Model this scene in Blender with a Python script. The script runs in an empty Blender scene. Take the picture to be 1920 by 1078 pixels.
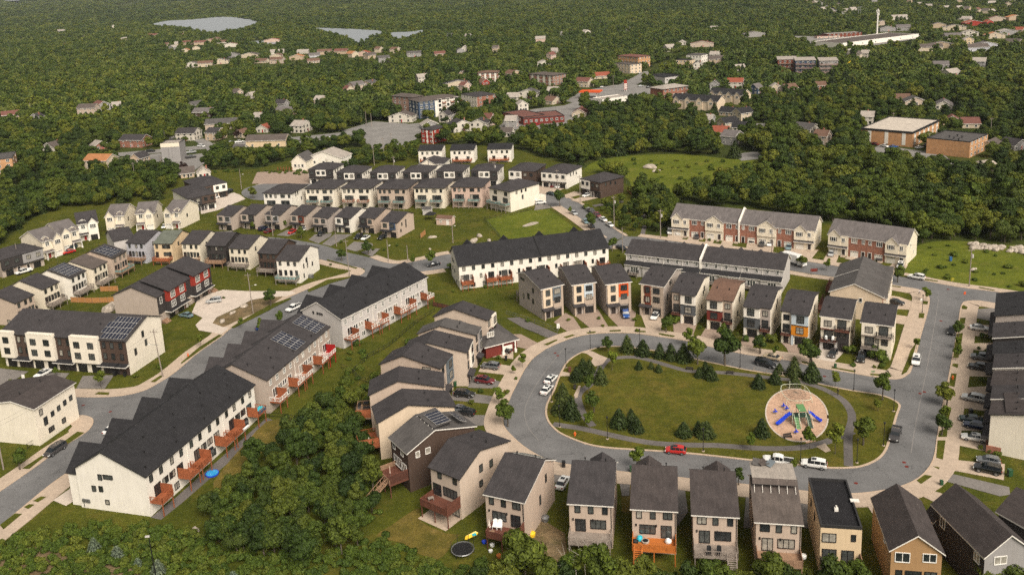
# Aerial view of a new housing estate with a small oval park, older town and woods behind.
import bpy,bmesh,math,random
from mathutils import Vector,Matrix,noise
from mathutils.geometry import tessellate_polygon
random.seed(7)
scene=bpy.context.scene
col=scene.collection
R=math.radians
# -- camera, sky, sun, exposure
CAM_H,PITCH,ROLL,FPX,PCX,PCY=97.19,.2243,-.0474,1673.1,960.0,325.7
fw=Vector((0,math.cos(PITCH),-math.sin(PITCH)))
up0=Vector((0,math.sin(PITCH),math.cos(PITCH)))
rt=math.cos(ROLL)*Vector((1,0,0))+math.sin(ROLL)*up0
up=-math.sin(ROLL)*Vector((1,0,0))+math.cos(ROLL)*up0
cam_data=bpy.data.cameras.new('camera')
cam=bpy.data.objects.new('camera',cam_data)
col.objects.link(cam)
cam.matrix_world=Matrix(((rt.x,up.x,-fw.x,0),(rt.y,up.y,-fw.y,0),(rt.z,up.z,-fw.z,CAM_H),(0,0,0,1)))
cam_data.sensor_width=36
cam_data.lens=36*FPX/1920
cam_data.shift_y=-(539-PCY)/1920
cam_data.clip_start=1
cam_data.clip_end=40000
scene.camera=cam
SUN_EL,SUN_AZ=R(45),R(152)
world=bpy.data.worlds.new('World')
scene.world=world
world.use_nodes=True
nt=world.node_tree
nt.nodes.clear()
sky=nt.nodes.new('ShaderNodeTexSky')
sky.sky_type='NISHITA'
sky.sun_disc=False
sky.sun_elevation=SUN_EL
sky.sun_rotation=SUN_AZ
sky.air_density=1.0
sky.dust_density=6.0
sky.ozone_density=1.0
hsv=nt.nodes.new('ShaderNodeHueSaturation')
hsv.inputs['Saturation'].default_value=.12
bg=nt.nodes.new('ShaderNodeBackground')
bg.inputs['Strength'].default_value=.06
wo=nt.nodes.new('ShaderNodeOutputWorld')
nt.links.new(sky.outputs[0],hsv.inputs['Color'])
warm=nt.nodes.new('ShaderNodeMix')
warm.data_type='RGBA'
warm.blend_type='MULTIPLY'
warm.inputs[0].default_value=1
warm.inputs[7].default_value=(1.03,1.0,.93,1)
nt.links.new(hsv.outputs[0],warm.inputs[6])
nt.links.new(warm.outputs[2],bg.inputs['Color'])
nt.links.new(bg.outputs[0],wo.inputs['Surface'])
sun_data=bpy.data.lights.new('sun','SUN')
sun_data.energy=1.42
sun_data.angle=R(34)
sun_data.color=(1.0,.92,.81)
sun=bpy.data.objects.new('sun',sun_data)
col.objects.link(sun)
sdir=Vector((math.sin(SUN_AZ)*math.cos(SUN_EL),math.cos(SUN_AZ)*math.cos(SUN_EL),math.sin(SUN_EL)))
sun.rotation_euler=sdir.to_track_quat('Z','Y').to_euler()
sun.location=(0,0,300)
vs=scene.view_settings
vs.view_transform='Standard'
vs.look='None'
vs.gamma=1
vs.use_curve_mapping=False
vs.exposure=1.12
cy=scene.cycles
cy.max_bounces=5
cy.diffuse_bounces=2
cy.glossy_bounces=2
cy.transmission_bounces=3
cy.volume_bounces=0
cy.volume_step_rate=4
cy.caustics_reflective=False
cy.caustics_refractive=False
try:
 cy.use_denoising=False
 cy.denoiser='OPENIMAGEDENOISE'
except Exception:
 pass
 # -- survey: photo point -> ground point
def G(x,y,z=0.0):
 """Where the sight line through photo point (x, y) of the 1920 x 1078 picture meets height z."""
 r=fw+rt*((x-PCX)/FPX)-up*((y-PCY)/FPX)
 t=(z-CAM_H)/r.z
 return Vector((r.x*t,r.y*t,z))
def px_of(p):
 d=Vector(p)-Vector((0,0,CAM_H))
 z=d.dot(fw)
 return PCX+FPX*d.dot(rt)/z,PCY-FPX*d.dot(up)/z
def GP(pts,z=0.0):
 return[G(p[0],p[1],z).to_2d()for p in pts]
def smooth(pts,n=5,closed=False):
 """Catmull-Rom through 2-D points."""
 out=[]
 m=len(pts)
 rng=range(m if closed else m-1)
 for i in rng:
  if closed:
   p0,p1,p2,p3=pts[i-1],pts[i],pts[(i+1)%m],pts[(i+2)%m]
  else:
   p1,p2=pts[i],pts[i+1]
   p0=pts[i-1]if i>0 else p1*2-p2
   p3=pts[i+2]if i+2<m else p2*2-p1
  for k in range(n):
   t=k/n
   out.append(.5*((2*p1)+(p2-p0)*t+(2*p0-5*p1+4*p2-p3)*t*t+(3*p1-p0-3*p2+p3)*t**3))
 if not closed:
  out.append(pts[-1])
 return out
def inside(p,poly):
 c=False
 j=len(poly)-1
 for i in range(len(poly)):
  a,b=poly[i],poly[j]
  if(a[1]>p[1])!=(b[1]>p[1])and p[0]<(b[0]-a[0])*(p[1]-a[1])/(b[1]-a[1])+a[0]:
   c=not c
  j=i
 return c
 # -- materials
MATS={}
def new_mat(name):
 m=bpy.data.materials.new(name)
 m.use_nodes=True
 t=m.node_tree
 t.nodes.clear()
 o=t.nodes.new('ShaderNodeOutputMaterial')
 b=t.nodes.new('ShaderNodeBsdfPrincipled')
 t.links.new(b.outputs[0],o.inputs['Surface'])
 MATS[name]=m
 return m,t,b
def ramp(t,stops):
 n=t.nodes.new('ShaderNodeValToRGB')
 e=n.color_ramp.elements
 while len(e)<len(stops):
  e.new(.5)
 for k,(pos,c)in enumerate(stops):
  e[k].position=pos
  e[k].color=(c[0],c[1],c[2],1)
 return n
def noise_node(t,vec,scale,detail=4,rough=.6):
 n=t.nodes.new('ShaderNodeTexNoise')
 n.inputs['Scale'].default_value=scale
 n.inputs['Detail'].default_value=detail
 n.inputs['Roughness'].default_value=rough
 t.links.new(vec,n.inputs['Vector'])
 return n
def mixc(t,fac,a,b,mode='MIX'):
 n=t.nodes.new('ShaderNodeMix')
 n.data_type='RGBA'
 n.blend_type=mode
 for sock,v in((n.inputs[0],fac),(n.inputs[6],a),(n.inputs[7],b)):
  if isinstance(v,(int,float)):
   sock.default_value=v
  elif isinstance(v,(tuple,list)):
   sock.default_value=(v[0],v[1],v[2],1)
  else:
   t.links.new(v,sock)
 return n.outputs[2]
def vec_of(t,kind):
 if kind=='pos':
  return t.nodes.new('ShaderNodeNewGeometry').outputs['Position']
 return t.nodes.new('ShaderNodeTexCoord').outputs['Object']
def mottled(name,c,var=.18,scale=1.2,rough=.8,kind='obj',fine=None,bump=0.0,spec=.3,stretch=None):
 """One colour with uneven weathering at two scales."""
 m,t,b=new_mat(name)
 v=vec_of(t,kind)
 if stretch:
  mp=t.nodes.new('ShaderNodeMapping')
  mp.inputs['Scale'].default_value=stretch
  t.links.new(v,mp.inputs['Vector'])
  v=mp.outputs[0]
 n1=noise_node(t,v,scale,5,.65)
 lo=[x*(1-var)for x in c]
 hi=[min(1,x*(1+var))for x in c]
 r1=ramp(t,[(.3,lo),(.7,hi)])
 t.links.new(n1.outputs['Fac'],r1.inputs['Fac'])
 out=r1.outputs[0]
 if fine:
  n2=noise_node(t,v,fine[0],2,.7)
  r2=ramp(t,[(.3,(1-fine[1],)*3),(.7,(1+fine[1],)*3)])
  t.links.new(n2.outputs['Fac'],r2.inputs['Fac'])
  out=mixc(t,1.0,out,r2.outputs[0],'MULTIPLY')
  if bump:
   bp=t.nodes.new('ShaderNodeBump')
   bp.inputs['Strength'].default_value=bump
   t.links.new(n2.outputs['Fac'],bp.inputs['Height'])
   t.links.new(bp.outputs[0],b.inputs['Normal'])
 t.links.new(out,b.inputs['Base Color'])
 b.inputs['Roughness'].default_value=rough
 b.inputs['Specular IOR Level'].default_value=spec
 return m
def siding(name,c,var=.07):
 """Lap siding: faint courses, faint streaks of weather below."""
 m,t,b=new_mat(name)
 v=vec_of(t,'obj')
 n1=noise_node(t,v,.55,5,.6)
 r1=ramp(t,[(.3,[x*(1-var)for x in c]),(.75,[min(1,x*(1+var*.6))for x in c])])
 t.links.new(n1.outputs['Fac'],r1.inputs['Fac'])
 mp=t.nodes.new('ShaderNodeMapping')
 mp.inputs['Scale'].default_value=(3,3,.25)
 t.links.new(v,mp.inputs['Vector'])
 n2=noise_node(t,mp.outputs[0],1.4,3,.6)
 r2=ramp(t,[(.35,(.86,.85,.83)),(.6,(1,1,1))])
 t.links.new(n2.outputs['Fac'],r2.inputs['Fac'])
 o=mixc(t,.6,r1.outputs[0],r2.outputs[0],'MULTIPLY')
 w=t.nodes.new('ShaderNodeTexWave')
 w.wave_type='BANDS'
 w.bands_direction='Z'
 w.wave_profile='SAW'
 w.inputs['Scale'].default_value=1.6
 t.links.new(v,w.inputs['Vector'])
 r3=ramp(t,[(0,(.9,.9,.9)),(.25,(1,1,1))])
 t.links.new(w.outputs['Fac'],r3.inputs['Fac'])
 o=mixc(t,.7,o,r3.outputs[0],'MULTIPLY')
 t.links.new(o,b.inputs['Base Color'])
 b.inputs['Roughness'].default_value=.75
 b.inputs['Specular IOR Level'].default_value=.25
 return m
def brickwork(name,c1,c2,mortar):
 m,t,b=new_mat(name)
 v=vec_of(t,'obj')
 br=t.nodes.new('ShaderNodeTexBrick')
 mp=t.nodes.new('ShaderNodeMapping')
 mp.inputs['Rotation'].default_value=(R(90),0,0)
 t.links.new(v,mp.inputs['Vector'])
 t.links.new(mp.outputs[0],br.inputs['Vector'])
 br.inputs['Color1'].default_value=(*c1,1)
 br.inputs['Color2'].default_value=(*c2,1)
 br.inputs['Mortar'].default_value=(*mortar,1)
 br.inputs['Scale'].default_value=2.2
 n=noise_node(t,v,.8,4,.6)
 r=ramp(t,[(.3,(.75,.75,.75)),(.7,(1.15,1.15,1.15))])
 t.links.new(n.outputs['Fac'],r.inputs['Fac'])
 t.links.new(mixc(t,1,br.outputs['Color'],r.outputs[0],'MULTIPLY'),b.inputs['Base Color'])
 b.inputs['Roughness'].default_value=.9
 return m
def shingle(name,c,var=.16):
 """Asphalt shingles: coarse granule speckle, uneven tabs, old rain streaks."""
 m,t,b=new_mat(name)
 v=vec_of(t,'obj')
 n1=noise_node(t,v,.5,4,.6)
 r1=ramp(t,[(.3,[x*(1-var)for x in c]),(.7,[x*(1+var)for x in c])])
 t.links.new(n1.outputs['Fac'],r1.inputs['Fac'])
 n2=noise_node(t,v,4.5,3,.75)
 r2=ramp(t,[(.32,(.68,.66,.66)),(.68,(1.32,1.3,1.28))])
 t.links.new(n2.outputs['Fac'],r2.inputs['Fac'])
 o=mixc(t,.75,r1.outputs[0],r2.outputs[0],'MULTIPLY')
 mp=t.nodes.new('ShaderNodeMapping')
 mp.inputs['Scale'].default_value=(2.2,.3,.3)
 t.links.new(v,mp.inputs['Vector'])
 n3=noise_node(t,mp.outputs[0],1.2,2,.5)
 r3=ramp(t,[(.4,(.85,.85,.86)),(.65,(1.06,1.05,1.05))])
 t.links.new(n3.outputs['Fac'],r3.inputs['Fac'])
 o=mixc(t,.8,o,r3.outputs[0],'MULTIPLY')
 t.links.new(o,b.inputs['Base Color'])
 bp=t.nodes.new('ShaderNodeBump')
 bp.inputs['Strength'].default_value=.4
 bp.inputs['Distance'].default_value=.05
 t.links.new(n2.outputs['Fac'],bp.inputs['Height'])
 t.links.new(bp.outputs[0],b.inputs['Normal'])
 b.inputs['Roughness'].default_value=.9
 b.inputs['Specular IOR Level'].default_value=.2
 return m
def plain(name,c,rough=.5,metal=0.0,spec=.5,coat=0.0):
 m,t,b=new_mat(name)
 b.inputs['Base Color'].default_value=(*c,1)
 b.inputs['Roughness'].default_value=rough
 b.inputs['Metallic'].default_value=metal
 b.inputs['Specular IOR Level'].default_value=spec
 b.inputs['Coat Weight'].default_value=coat
 return m
def turf(name,a,b_,dry,scale=.05,speck=.35,dryness=(.52,.75)):
 m,t,b=new_mat(name)
 v=vec_of(t,'pos')
 n1=noise_node(t,v,scale,6,.62)
 r1=ramp(t,[(.3,a),(.62,b_)])
 t.links.new(n1.outputs['Fac'],r1.inputs['Fac'])
 n2=noise_node(t,v,scale*2.3,5,.7)
 r2=ramp(t,[(dryness[0],(0,0,0)),(dryness[1],(1,1,1))])
 t.links.new(n2.outputs['Fac'],r2.inputs['Fac'])
 o=mixc(t,r2.outputs[0],r1.outputs[0],dry)
 n3=noise_node(t,v,2.4,3,.75)
 r3=ramp(t,[(.3,(1-speck,)*3),(.7,(1+speck,)*3)])
 t.links.new(n3.outputs['Fac'],r3.inputs['Fac'])
 o=mixc(t,1,o,r3.outputs[0],'MULTIPLY')
 n4=noise_node(t,v,.42,4,.7)
 r4=ramp(t,[(.34,(.70,.74,.72)),(.66,(1.28,1.2,1.15))])
 t.links.new(n4.outputs['Fac'],r4.inputs['Fac'])
 o=mixc(t,.75,o,r4.outputs[0],'MULTIPLY')
 t.links.new(o,b.inputs['Base Color'])
 bp=t.nodes.new('ShaderNodeBump')
 bp.inputs['Strength'].default_value=.6
 bp.inputs['Distance'].default_value=.2
 t.links.new(n3.outputs['Fac'],bp.inputs['Height'])
 t.links.new(bp.outputs[0],b.inputs['Normal'])
 b.inputs['Roughness'].default_value=.95
 b.inputs['Specular IOR Level'].default_value=.1
 return m
turf('ground',(.030,.042,.008),(.050,.062,.012),(.07,.065,.018),.03,.45)
turf('lawn',(.046,.056,.0065),(.076,.081,.010),(.115,.094,.018),.07,.36)
turf('park_lawn',(.056,.062,.0070),(.084,.083,.011),(.126,.097,.020),.06,.32,(.46,.76))
turf('meadow',(.070,.092,.009),(.108,.125,.014),(.15,.14,.026),.05,.4)
turf('dry_lawn',(.085,.075,.014),(.14,.105,.025),(.19,.135,.045),.12,.3)
turf('bare_earth',(.10,.07,.035),(.19,.14,.08),(.10,.09,.03),.15,.3)
turf('far_wood',(.022,.036,.010),(.040,.055,.014),(.052,.062,.02),.012,.5)
def asphalt(name,c):
 m,t,b=new_mat(name)
 v=vec_of(t,'pos')
 n1=noise_node(t,v,.12,6,.6)
 r1=ramp(t,[(.32,[x*.80 for x in c]),(.68,[x*1.17 for x in c])])
 t.links.new(n1.outputs['Fac'],r1.inputs['Fac'])
 n2=noise_node(t,v,3.0,3,.8)
 r2=ramp(t,[(.3,(.8,)*3),(.7,(1.2,)*3)])
 t.links.new(n2.outputs['Fac'],r2.inputs['Fac'])
 o=mixc(t,1,r1.outputs[0],r2.outputs[0],'MULTIPLY')
 vo=t.nodes.new('ShaderNodeTexVoronoi')
 vo.feature='DISTANCE_TO_EDGE'
 vo.inputs['Scale'].default_value=.09
 n3=noise_node(t,v,.25,3,.6)
 vm=t.nodes.new('ShaderNodeVectorMath')
 vm.operation='MULTIPLY_ADD'
 t.links.new(n3.outputs['Color'],vm.inputs[0])
 vm.inputs[1].default_value=(9,9,9)
 t.links.new(v,vm.inputs[2])
 t.links.new(vm.outputs[0],vo.inputs['Vector'])
 r3=ramp(t,[(.004,(.62,)*3),(.012,(1,1,1))])
 t.links.new(vo.outputs['Distance'],r3.inputs['Fac'])
 o=mixc(t,.8,o,r3.outputs[0],'MULTIPLY')
 t.links.new(o,b.inputs['Base Color'])
 b.inputs['Roughness'].default_value=.85
 b.inputs['Specular IOR Level'].default_value=.3
 return m
asphalt('asphalt',(.145,.140,.138))
asphalt('drive_asphalt',(.185,.165,.150))
asphalt('path_asphalt',(.125,.110,.102))
asphalt('far_asphalt',(.21,.195,.18))
mottled('concrete',(.43,.335,.255),.12,.35,.9,'pos',(1.6,.12))
mottled('pale_concrete',(.52,.44,.37),.1,.3,.9,'pos',(1.6,.1))
mottled('kerb',(.46,.345,.25),.12,.5,.9,'pos')
mottled('pavers',(.30,.22,.17),.14,.5,.9,'pos',(5,.25))
mottled('wood_chips',(.47,.30,.205),.12,.4,.95,'pos',(3,.3))
mottled('rock',(.38,.32,.26),.3,.8,.95,'obj',(3,.25),.5)
mottled('dark_water',(.008,.008,.006),.2,.1,.12,'pos')
# -- mesh helpers
class MB:
 """Collects shapes and links them as one mesh object."""
 def __init__(s):
  s.v,s.f,s.m=[],[],[]
 def quad(s,pts,mi=0):
  n=len(s.v)
  s.v+=[tuple(p)for p in pts]
  s.f.append(tuple(range(n,n+len(pts))))
  s.m.append(mi)
 def box(s,x0,x1,y0,y1,z0,z1,mi=0):
  n=len(s.v)
  s.v+=[(x0,y0,z0),(x1,y0,z0),(x1,y1,z0),(x0,y1,z0),(x0,y0,z1),(x1,y0,z1),(x1,y1,z1),(x0,y1,z1)]
  for f in((0,3,2,1),(4,5,6,7),(0,1,5,4),(1,2,6,5),(2,3,7,6),(3,0,4,7)):
   s.f.append(tuple(n+i for i in f))
   s.m.append(mi)
 def bar(s,a,b,r,mi=0,n=4,r2=None):
  a,b=Vector(a),Vector(b)
  d=(b-a).normalized()
  q=d.to_track_quat('Z','Y')
  k=len(s.v)
  r2=r if r2 is None else r2
  for i in range(n):
   t=(i+.5)*2*math.pi/n
   o=q@Vector((math.cos(t),math.sin(t),0))
   s.v+=[tuple(a+o*r),tuple(b+o*r2)]
  for i in range(n):
   j=(i+1)%n
   s.f.append((k+2*i,k+2*j,k+2*j+1,k+2*i+1))
   s.m.append(mi)
  s.f.append(tuple(k+2*i for i in range(n))[::-1])
  s.m.append(mi)
  s.f.append(tuple(k+2*i+1 for i in range(n)))
  s.m.append(mi)
 def slab(s,pts,th,mi=0):
  """A plate: polygon pts on top, thickness th straight down."""
  n=len(s.v)
  k=len(pts)
  s.v+=[tuple(p)for p in pts]+[(p[0],p[1],p[2]-th)for p in pts]
  s.f.append(tuple(range(n,n+k)))
  s.f.append(tuple(range(n+2*k-1,n+k-1,-1)))
  s.m+=[mi,mi]
  for i in range(k):
   j=(i+1)%k
   s.f.append((n+i,n+k+i,n+k+j,n+j))
   s.m.append(mi)
 def mesh(s,name,mats,smooth_=False):
  me=bpy.data.meshes.new(name)
  me.from_pydata(s.v,[],s.f)
  for m in(mats if isinstance(mats,(list,tuple))else[mats]):
   me.materials.append(MATS[m])
  me.polygons.foreach_set('material_index',s.m)
  if smooth_:
   me.polygons.foreach_set('use_smooth',[True]*len(s.f))
  me.update()
  return me
 def build(s,name,mats,parent=None,loc=(0,0,0),rz=0.0,smooth_=False):
  return link(name,s.mesh(name,mats,smooth_),parent,loc,rz)
def link(name,data,parent=None,loc=(0,0,0),rz=0.0):
 o=bpy.data.objects.new(name,data)
 col.objects.link(o)
 if parent is not None:
  o.parent=parent
 o.location=loc
 if rz:
  o.rotation_euler=(0,0,rz)
 return o
def tag(o,label=None,cat=None,group=None,kind=None):
 if label:
  o['label']=label
 if cat:
  o['category']=cat
 if group:
  o['group']=group
 if kind:
  o['kind']=kind
 return o
def thing(name,label,cat,loc=(0,0,0),rz=0.0,group=None):
 return tag(link(name,None,None,loc,rz),label,cat,group)
def sheet(name,poly,z,mat,skirt=0.0,label=None):
 """A flat piece of ground from a 2-D outline, with a step down to the ground round its edge."""
 poly=[Vector((p[0],p[1]))for p in poly]
 me=bpy.data.meshes.new(name)
 tris=tessellate_polygon([[Vector((p.x,p.y,0))for p in poly]])
 v=[(p.x,p.y,z)for p in poly]
 f=[]
 for a,b,c in tris:
  A,B,C_=poly[a],poly[b],poly[c]
  f.append((a,b,c)if(B-A).cross(C_-A)>0 else(a,c,b))
 n=len(poly)
 if skirt:
  v+=[(p.x,p.y,z-skirt)for p in poly]
  area=sum(poly[i-1].cross(poly[i])for i in range(n))
  for i in range(n):
   j=(i+1)%n
   f.append((i,n+i,n+j,j)if area>0 else(i,j,n+j,n+i))
 me.from_pydata(v,[],f)
 me.materials.append(MATS[mat])
 me.update()
 o=link(name,me)
 o['kind']='structure'
 if label:
  o['label']=label
 return o
def strip(name,line,w,z,mat,skirt=0.0,off=0.0):
 """A band of width w along a 2-D line (off: shift to the left of it)."""
 L,Rr=[],[]
 n=len(line)
 for i in range(n):
  a=line[max(0,i-1)]
  b=line[min(n-1,i+1)]
  d=(b-a).normalized()
  nrm=Vector((-d.y,d.x))
  L.append(line[i]+nrm*(off+w/2))
  Rr.append(line[i]+nrm*(off-w/2))
 v=[(p.x,p.y,z)for p in L]+[(p.x,p.y,z)for p in Rr]
 f=[(i,n+i,n+i+1,i+1)for i in range(n-1)]
 if skirt:
  k=len(v)
  v+=[(p.x,p.y,z-skirt)for p in L]+[(p.x,p.y,z-skirt)for p in Rr]
  f+=[(i,i+1,k+i+1,k+i)for i in range(n-1)]
  f+=[(n+i+1,n+i,k+n+i,k+n+i+1)for i in range(n-1)]
 me=bpy.data.meshes.new(name)
 me.from_pydata(v,[],f)
 me.materials.append(MATS[mat])
 me.update()
 o=link(name,me)
 o['kind']='structure'
 return o,L,Rr
 # -- terrain
LAKES=[]
def terrain_z(x,y):
 r=math.hypot(x,y)
 if r<800:
  return 0.0
 t=min(1.0,(r-800)/900)
 z=t*5*(noise.noise(Vector((x/420,y/420,3.1)))+.2)
 z+=max(0.0,r-2700)*.024*(1+.25*noise.noise(Vector((x/1300,y/1300,7))))
 return min(z,110)
def build_ground():
 def axis(a,b,n,p):
  return[math.copysign(abs(u)**p,u)*(b if u>0 else-a)for u in[(-1+2*i/n)for i in range(n+1)]]
 xs=axis(-12000,12000,150,2.6)
 ys=[-150+17000*(i/170)**2.4 for i in range(171)]
 v=[(x,y,terrain_z(x,y))for y in ys for x in xs]
 n=len(xs)
 f=[(j*n+i,j*n+i+1,(j+1)*n+i+1,(j+1)*n+i)for j in range(len(ys)-1)for i in range(n-1)]
 me=bpy.data.meshes.new('ground')
 me.from_pydata(v,[],f)
 me.materials.append(MATS['ground'])
 me.polygons.foreach_set('use_smooth',[True]*len(f))
 me.update()
 link('ground',me)['kind']='structure'
build_ground()
CLEAR=[]
Z_LAWN,Z_ROAD,Z_DRIVE,Z_WALK,Z_VERGE=.03,.06,.09,.16,.175
def area(name,px,z,mat,skirt=0.0,sm=0,clear=False,closed=True):
 p=GP(px)
 if sm:
  p=smooth(p,sm,True)
 if clear:
  CLEAR.append(p)
 return sheet(name,p,z,mat,skirt)
 # lakes, pond, fields
m,t,b=new_mat('water')
b.inputs['Base Color'].default_value=(.85,.88,.90,1)
b.inputs['Roughness'].default_value=.3
b.inputs['Metallic'].default_value=1
b.inputs['Specular IOR Level'].default_value=1.0
def lake(px,z=1.0):
 p=smooth(GP(px,z),4,True)
 CLEAR.append(p)
 LAKES.append(p)
 sheet('lake',p,z,'water')
lake([(284,47),(310,40),(360,37),(420,32),(462,36),(484,43),(470,50),(452,55),(430,58),(404,63),(380,60),(340,52),(306,50)],6.0)
lake([(590,53),(640,54),(700,57),(716,60),(708,68),(690,72),(684,80),(668,79),(655,72),(640,66),(610,60)],5.0)
lake([(732,62),(770,60),(792,57),(788,63),(760,70),(742,72)],5.0)
lake([(217,21),(240,17),(262,14),(256,19),(238,23),(222,23)],12.0)
lake([(0,-1),(34,-1),(36,1.5),(0,2)],62.0)
lake([(448,79),(500,77),(540,80),(500,84),(455,83)],2.0)
def dark_pond(px):
 p=smooth(GP(px),4,True)
 CLEAR.append(p)
 sheet('pond',p,.2,'dark_water')
dark_pond([(-10,358),(40,350),(90,345),(140,341),(185,345),(150,352),(110,360),(84,371),(40,366),(-10,369)])
area('meadow',[(1096,322),(1110,306),(1150,296),(1200,291),(1290,290),(1360,298),(1430,304),(1412,338),(1340,356),(1278,371),(1226,374),(1190,360),(1176,335),(1140,322)],Z_LAWN,'meadow',0,3,True)
area('meadow',[(1702,472),(1740,455),(1800,452),(1860,460),(1930,466),(1930,548),(1865,545),(1810,538),(1755,529),(1706,518),(1690,500)],Z_LAWN,'meadow',0,3,True)
area('meadow',[(1640,62),(1682,60),(1682,76),(1646,76)],1.2,'dry_lawn',0,0,True)
# -- the estate: base turf
ESTATE=[(-20,1085),(-20,830),(-20,480),(20,440),(60,410),(120,385),(190,375),(300,350),(360,320),(480,318),(600,285),(760,268),(960,276),(1000,292),(1096,316),(1190,352),(1180,380),(1205,380),(1212,440),(1258,440),(1255,400),(1272,384),(1420,392),(1540,418),(1700,436),(1706,512),(1940,560),(1940,1090)]
CLEAR.append(GP(ESTATE))
area('lawn',ESTATE,Z_LAWN-.015,'lawn')
# -- streets
inner=[(1124,651.5),(1102,657.5),(1088.5,661.5),(1073.5,670),(1061.8,680),(1053.4,694),(1045,712),(1037.6,732),(1029,748),(1023.4,762),(1022.5,777),(1027.6,792),(1038.4,804.5),(1052,814.5),(1083.6,828),(1110,836),(1143.7,841),(1189,844),(1244,847.5),(1290,851),(1347,857),(1414,864.5),(1492,872),(1555,878.3),(1600,877.7),(1622,873.5),(1642,865),(1655,855),(1664,841),(1671,820),(1677,800),(1683.5,777),(1688.5,763),(1686,757),(1678,751),(1662,744),(1640,738.5),(1604,733.2),(1570,727),(1537,720),(1504,711),(1470,704.5),(1447,701),(1403,694),(1375,688.4),(1320,677),(1285,669),(1247,661),(1217,656),(1180,651),(1150,649.5)]
outer=[(1016.8,659.5),(1000,672),(985,692),(972,716),(958,744),(949,768),(944,787),(946,800),(957,814),(976.7,832.5),(998.4,847.5),(1020,858.5),(1046.8,867.6),(1090,874.5),(1163,884),(1187,886),(1240,891.5),(1290,897),(1385,906.8),(1440,913),(1499,919.5),(1540,924),(1575,926),(1610,924.8),(1640,921.5),(1670,916.5),(1693.5,910),(1713.6,901),(1730,889),(1742,875),(1748.6,861.8),(1752.8,846),(1756,822),(1761,793),(1765,768),(1775.4,720),(1783.7,676.7),(1788.7,652),(1793.7,622),(1798,594),(1800.4,579),(1804,570),(1811,565.5),(1834,564.3),(1865,569),(1950,583),(1950,561),(1865.5,547.5),(1813.8,541),(1759,532),(1688.5,517.6),(1570,499.4),(1510,490),(1395,471),(1320,460.5),(1235,449),(1195,444),(1173,443.5)]
# west edge of the north street, then along the white row, main street, back
street_n=[(1173,443.5),(1152,430),(1118,404),(1084,380),(1053.5,367),(1020,357),(960,352),(820,347),(640,344),(520,343),(475,349),(454,358),(458,369),(488,376),(560,373),(700,372),(860,374),(985,377),(1020,381),(1038,391),(1062,408),(1102,437.5),(1128,458),(1128,470),(1080,478)]
# the ring road with its two entrances
rg=smooth(GP(outer[:33]),4)
ring_poly=GP([(1016.8,659.5)])
def road(px,sm=4,name='road',mat='asphalt',z=Z_ROAD):
 p=smooth(GP(px),sm,True)if sm else GP(px)
 CLEAR.append(p)
 return sheet(name,p,z,mat)
outer_n=[(1637,707),(1602,701),(1570,695.6),(1537,690),(1502,682),(1478,676),(1412,667),(1378,661),(1320,648),(1288,639.5),(1234,631.5),(1189,625.5),(1144,624.5),(1107,627),(1077,632.8),(1050,642.5),(1026.8,653)]
corner=[(1743.3,562),(1741,580),(1733.6,607),(1727,630.3),(1719.4,660),(1708.6,695),(1703,702),(1692,709),(1673,711.5),(1650,709)]
# one paved sheet: ring + east street + north-east street; the park lies on top of it
def road_poly(px):
 return smooth(GP(px),3,True)
road_sheet=[(1667,533.4),(1690,537.6),(1723.6,543.5),(1736,550)]+corner+outer_n+outer[:58]
# north-east street south edge from the west
ne_south=[(1180,462),(1260,474),(1330,485),(1400,495),(1472,506),(1520,513.6),(1552,518)]
p=GP(road_sheet+[(1128,470)]+ne_south)
CLEAR.append(p)
sheet('road',p,Z_ROAD,'asphalt')
CLEAR.append(GP(street_n))
sheet('road',smooth(GP(street_n),3,True),Z_ROAD-.004,'asphalt')
# street along the white row to the main street, and the north-west street
road([(1136,452),(1120,470),(1040,480),(960,487),(900,494),(832,504.5),(800,509),(760,513),(733,518),(705,530),(680,545),(660,530),(684,507.6),(672,502),(640,497),(600,487),(560,476),(500,462),(450,452),(440,444),(520,446),(598.8,458.5),(640,471),(693,483),(720,492),(750,494.5),(794,487),(827,479),(900,470),(1000,462),(1080,455)],3,z=Z_ROAD+.004)
main_l=[(-30,944),(0,922),(65,877),(100,851),(127,833),(160,812),(172,800),(175.4,790),(172,783.5),(158.7,779.3),(143.6,779),(75,777),(-30,775),(-30,744),(55,744.5),(120,744),(167,745),(209,744),(242,740),(274,731),(300,717),(320,704.5),(340,689),(373,661),(415,632),(432,617),(487,587),(522,567.5),(555,552),(597,535),(660,518)]
main_r=[(724,500),(728,530),(700,540),(640,568),(590,598),(540,632),(480,676),(420,722),(350,776),(280,824),(200,868),(130,884),(90,912),(40,953),(0,985),(-30,1008)]
road(main_l+main_r,2)
CLEAR_ROADS=list(CLEAR)
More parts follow.
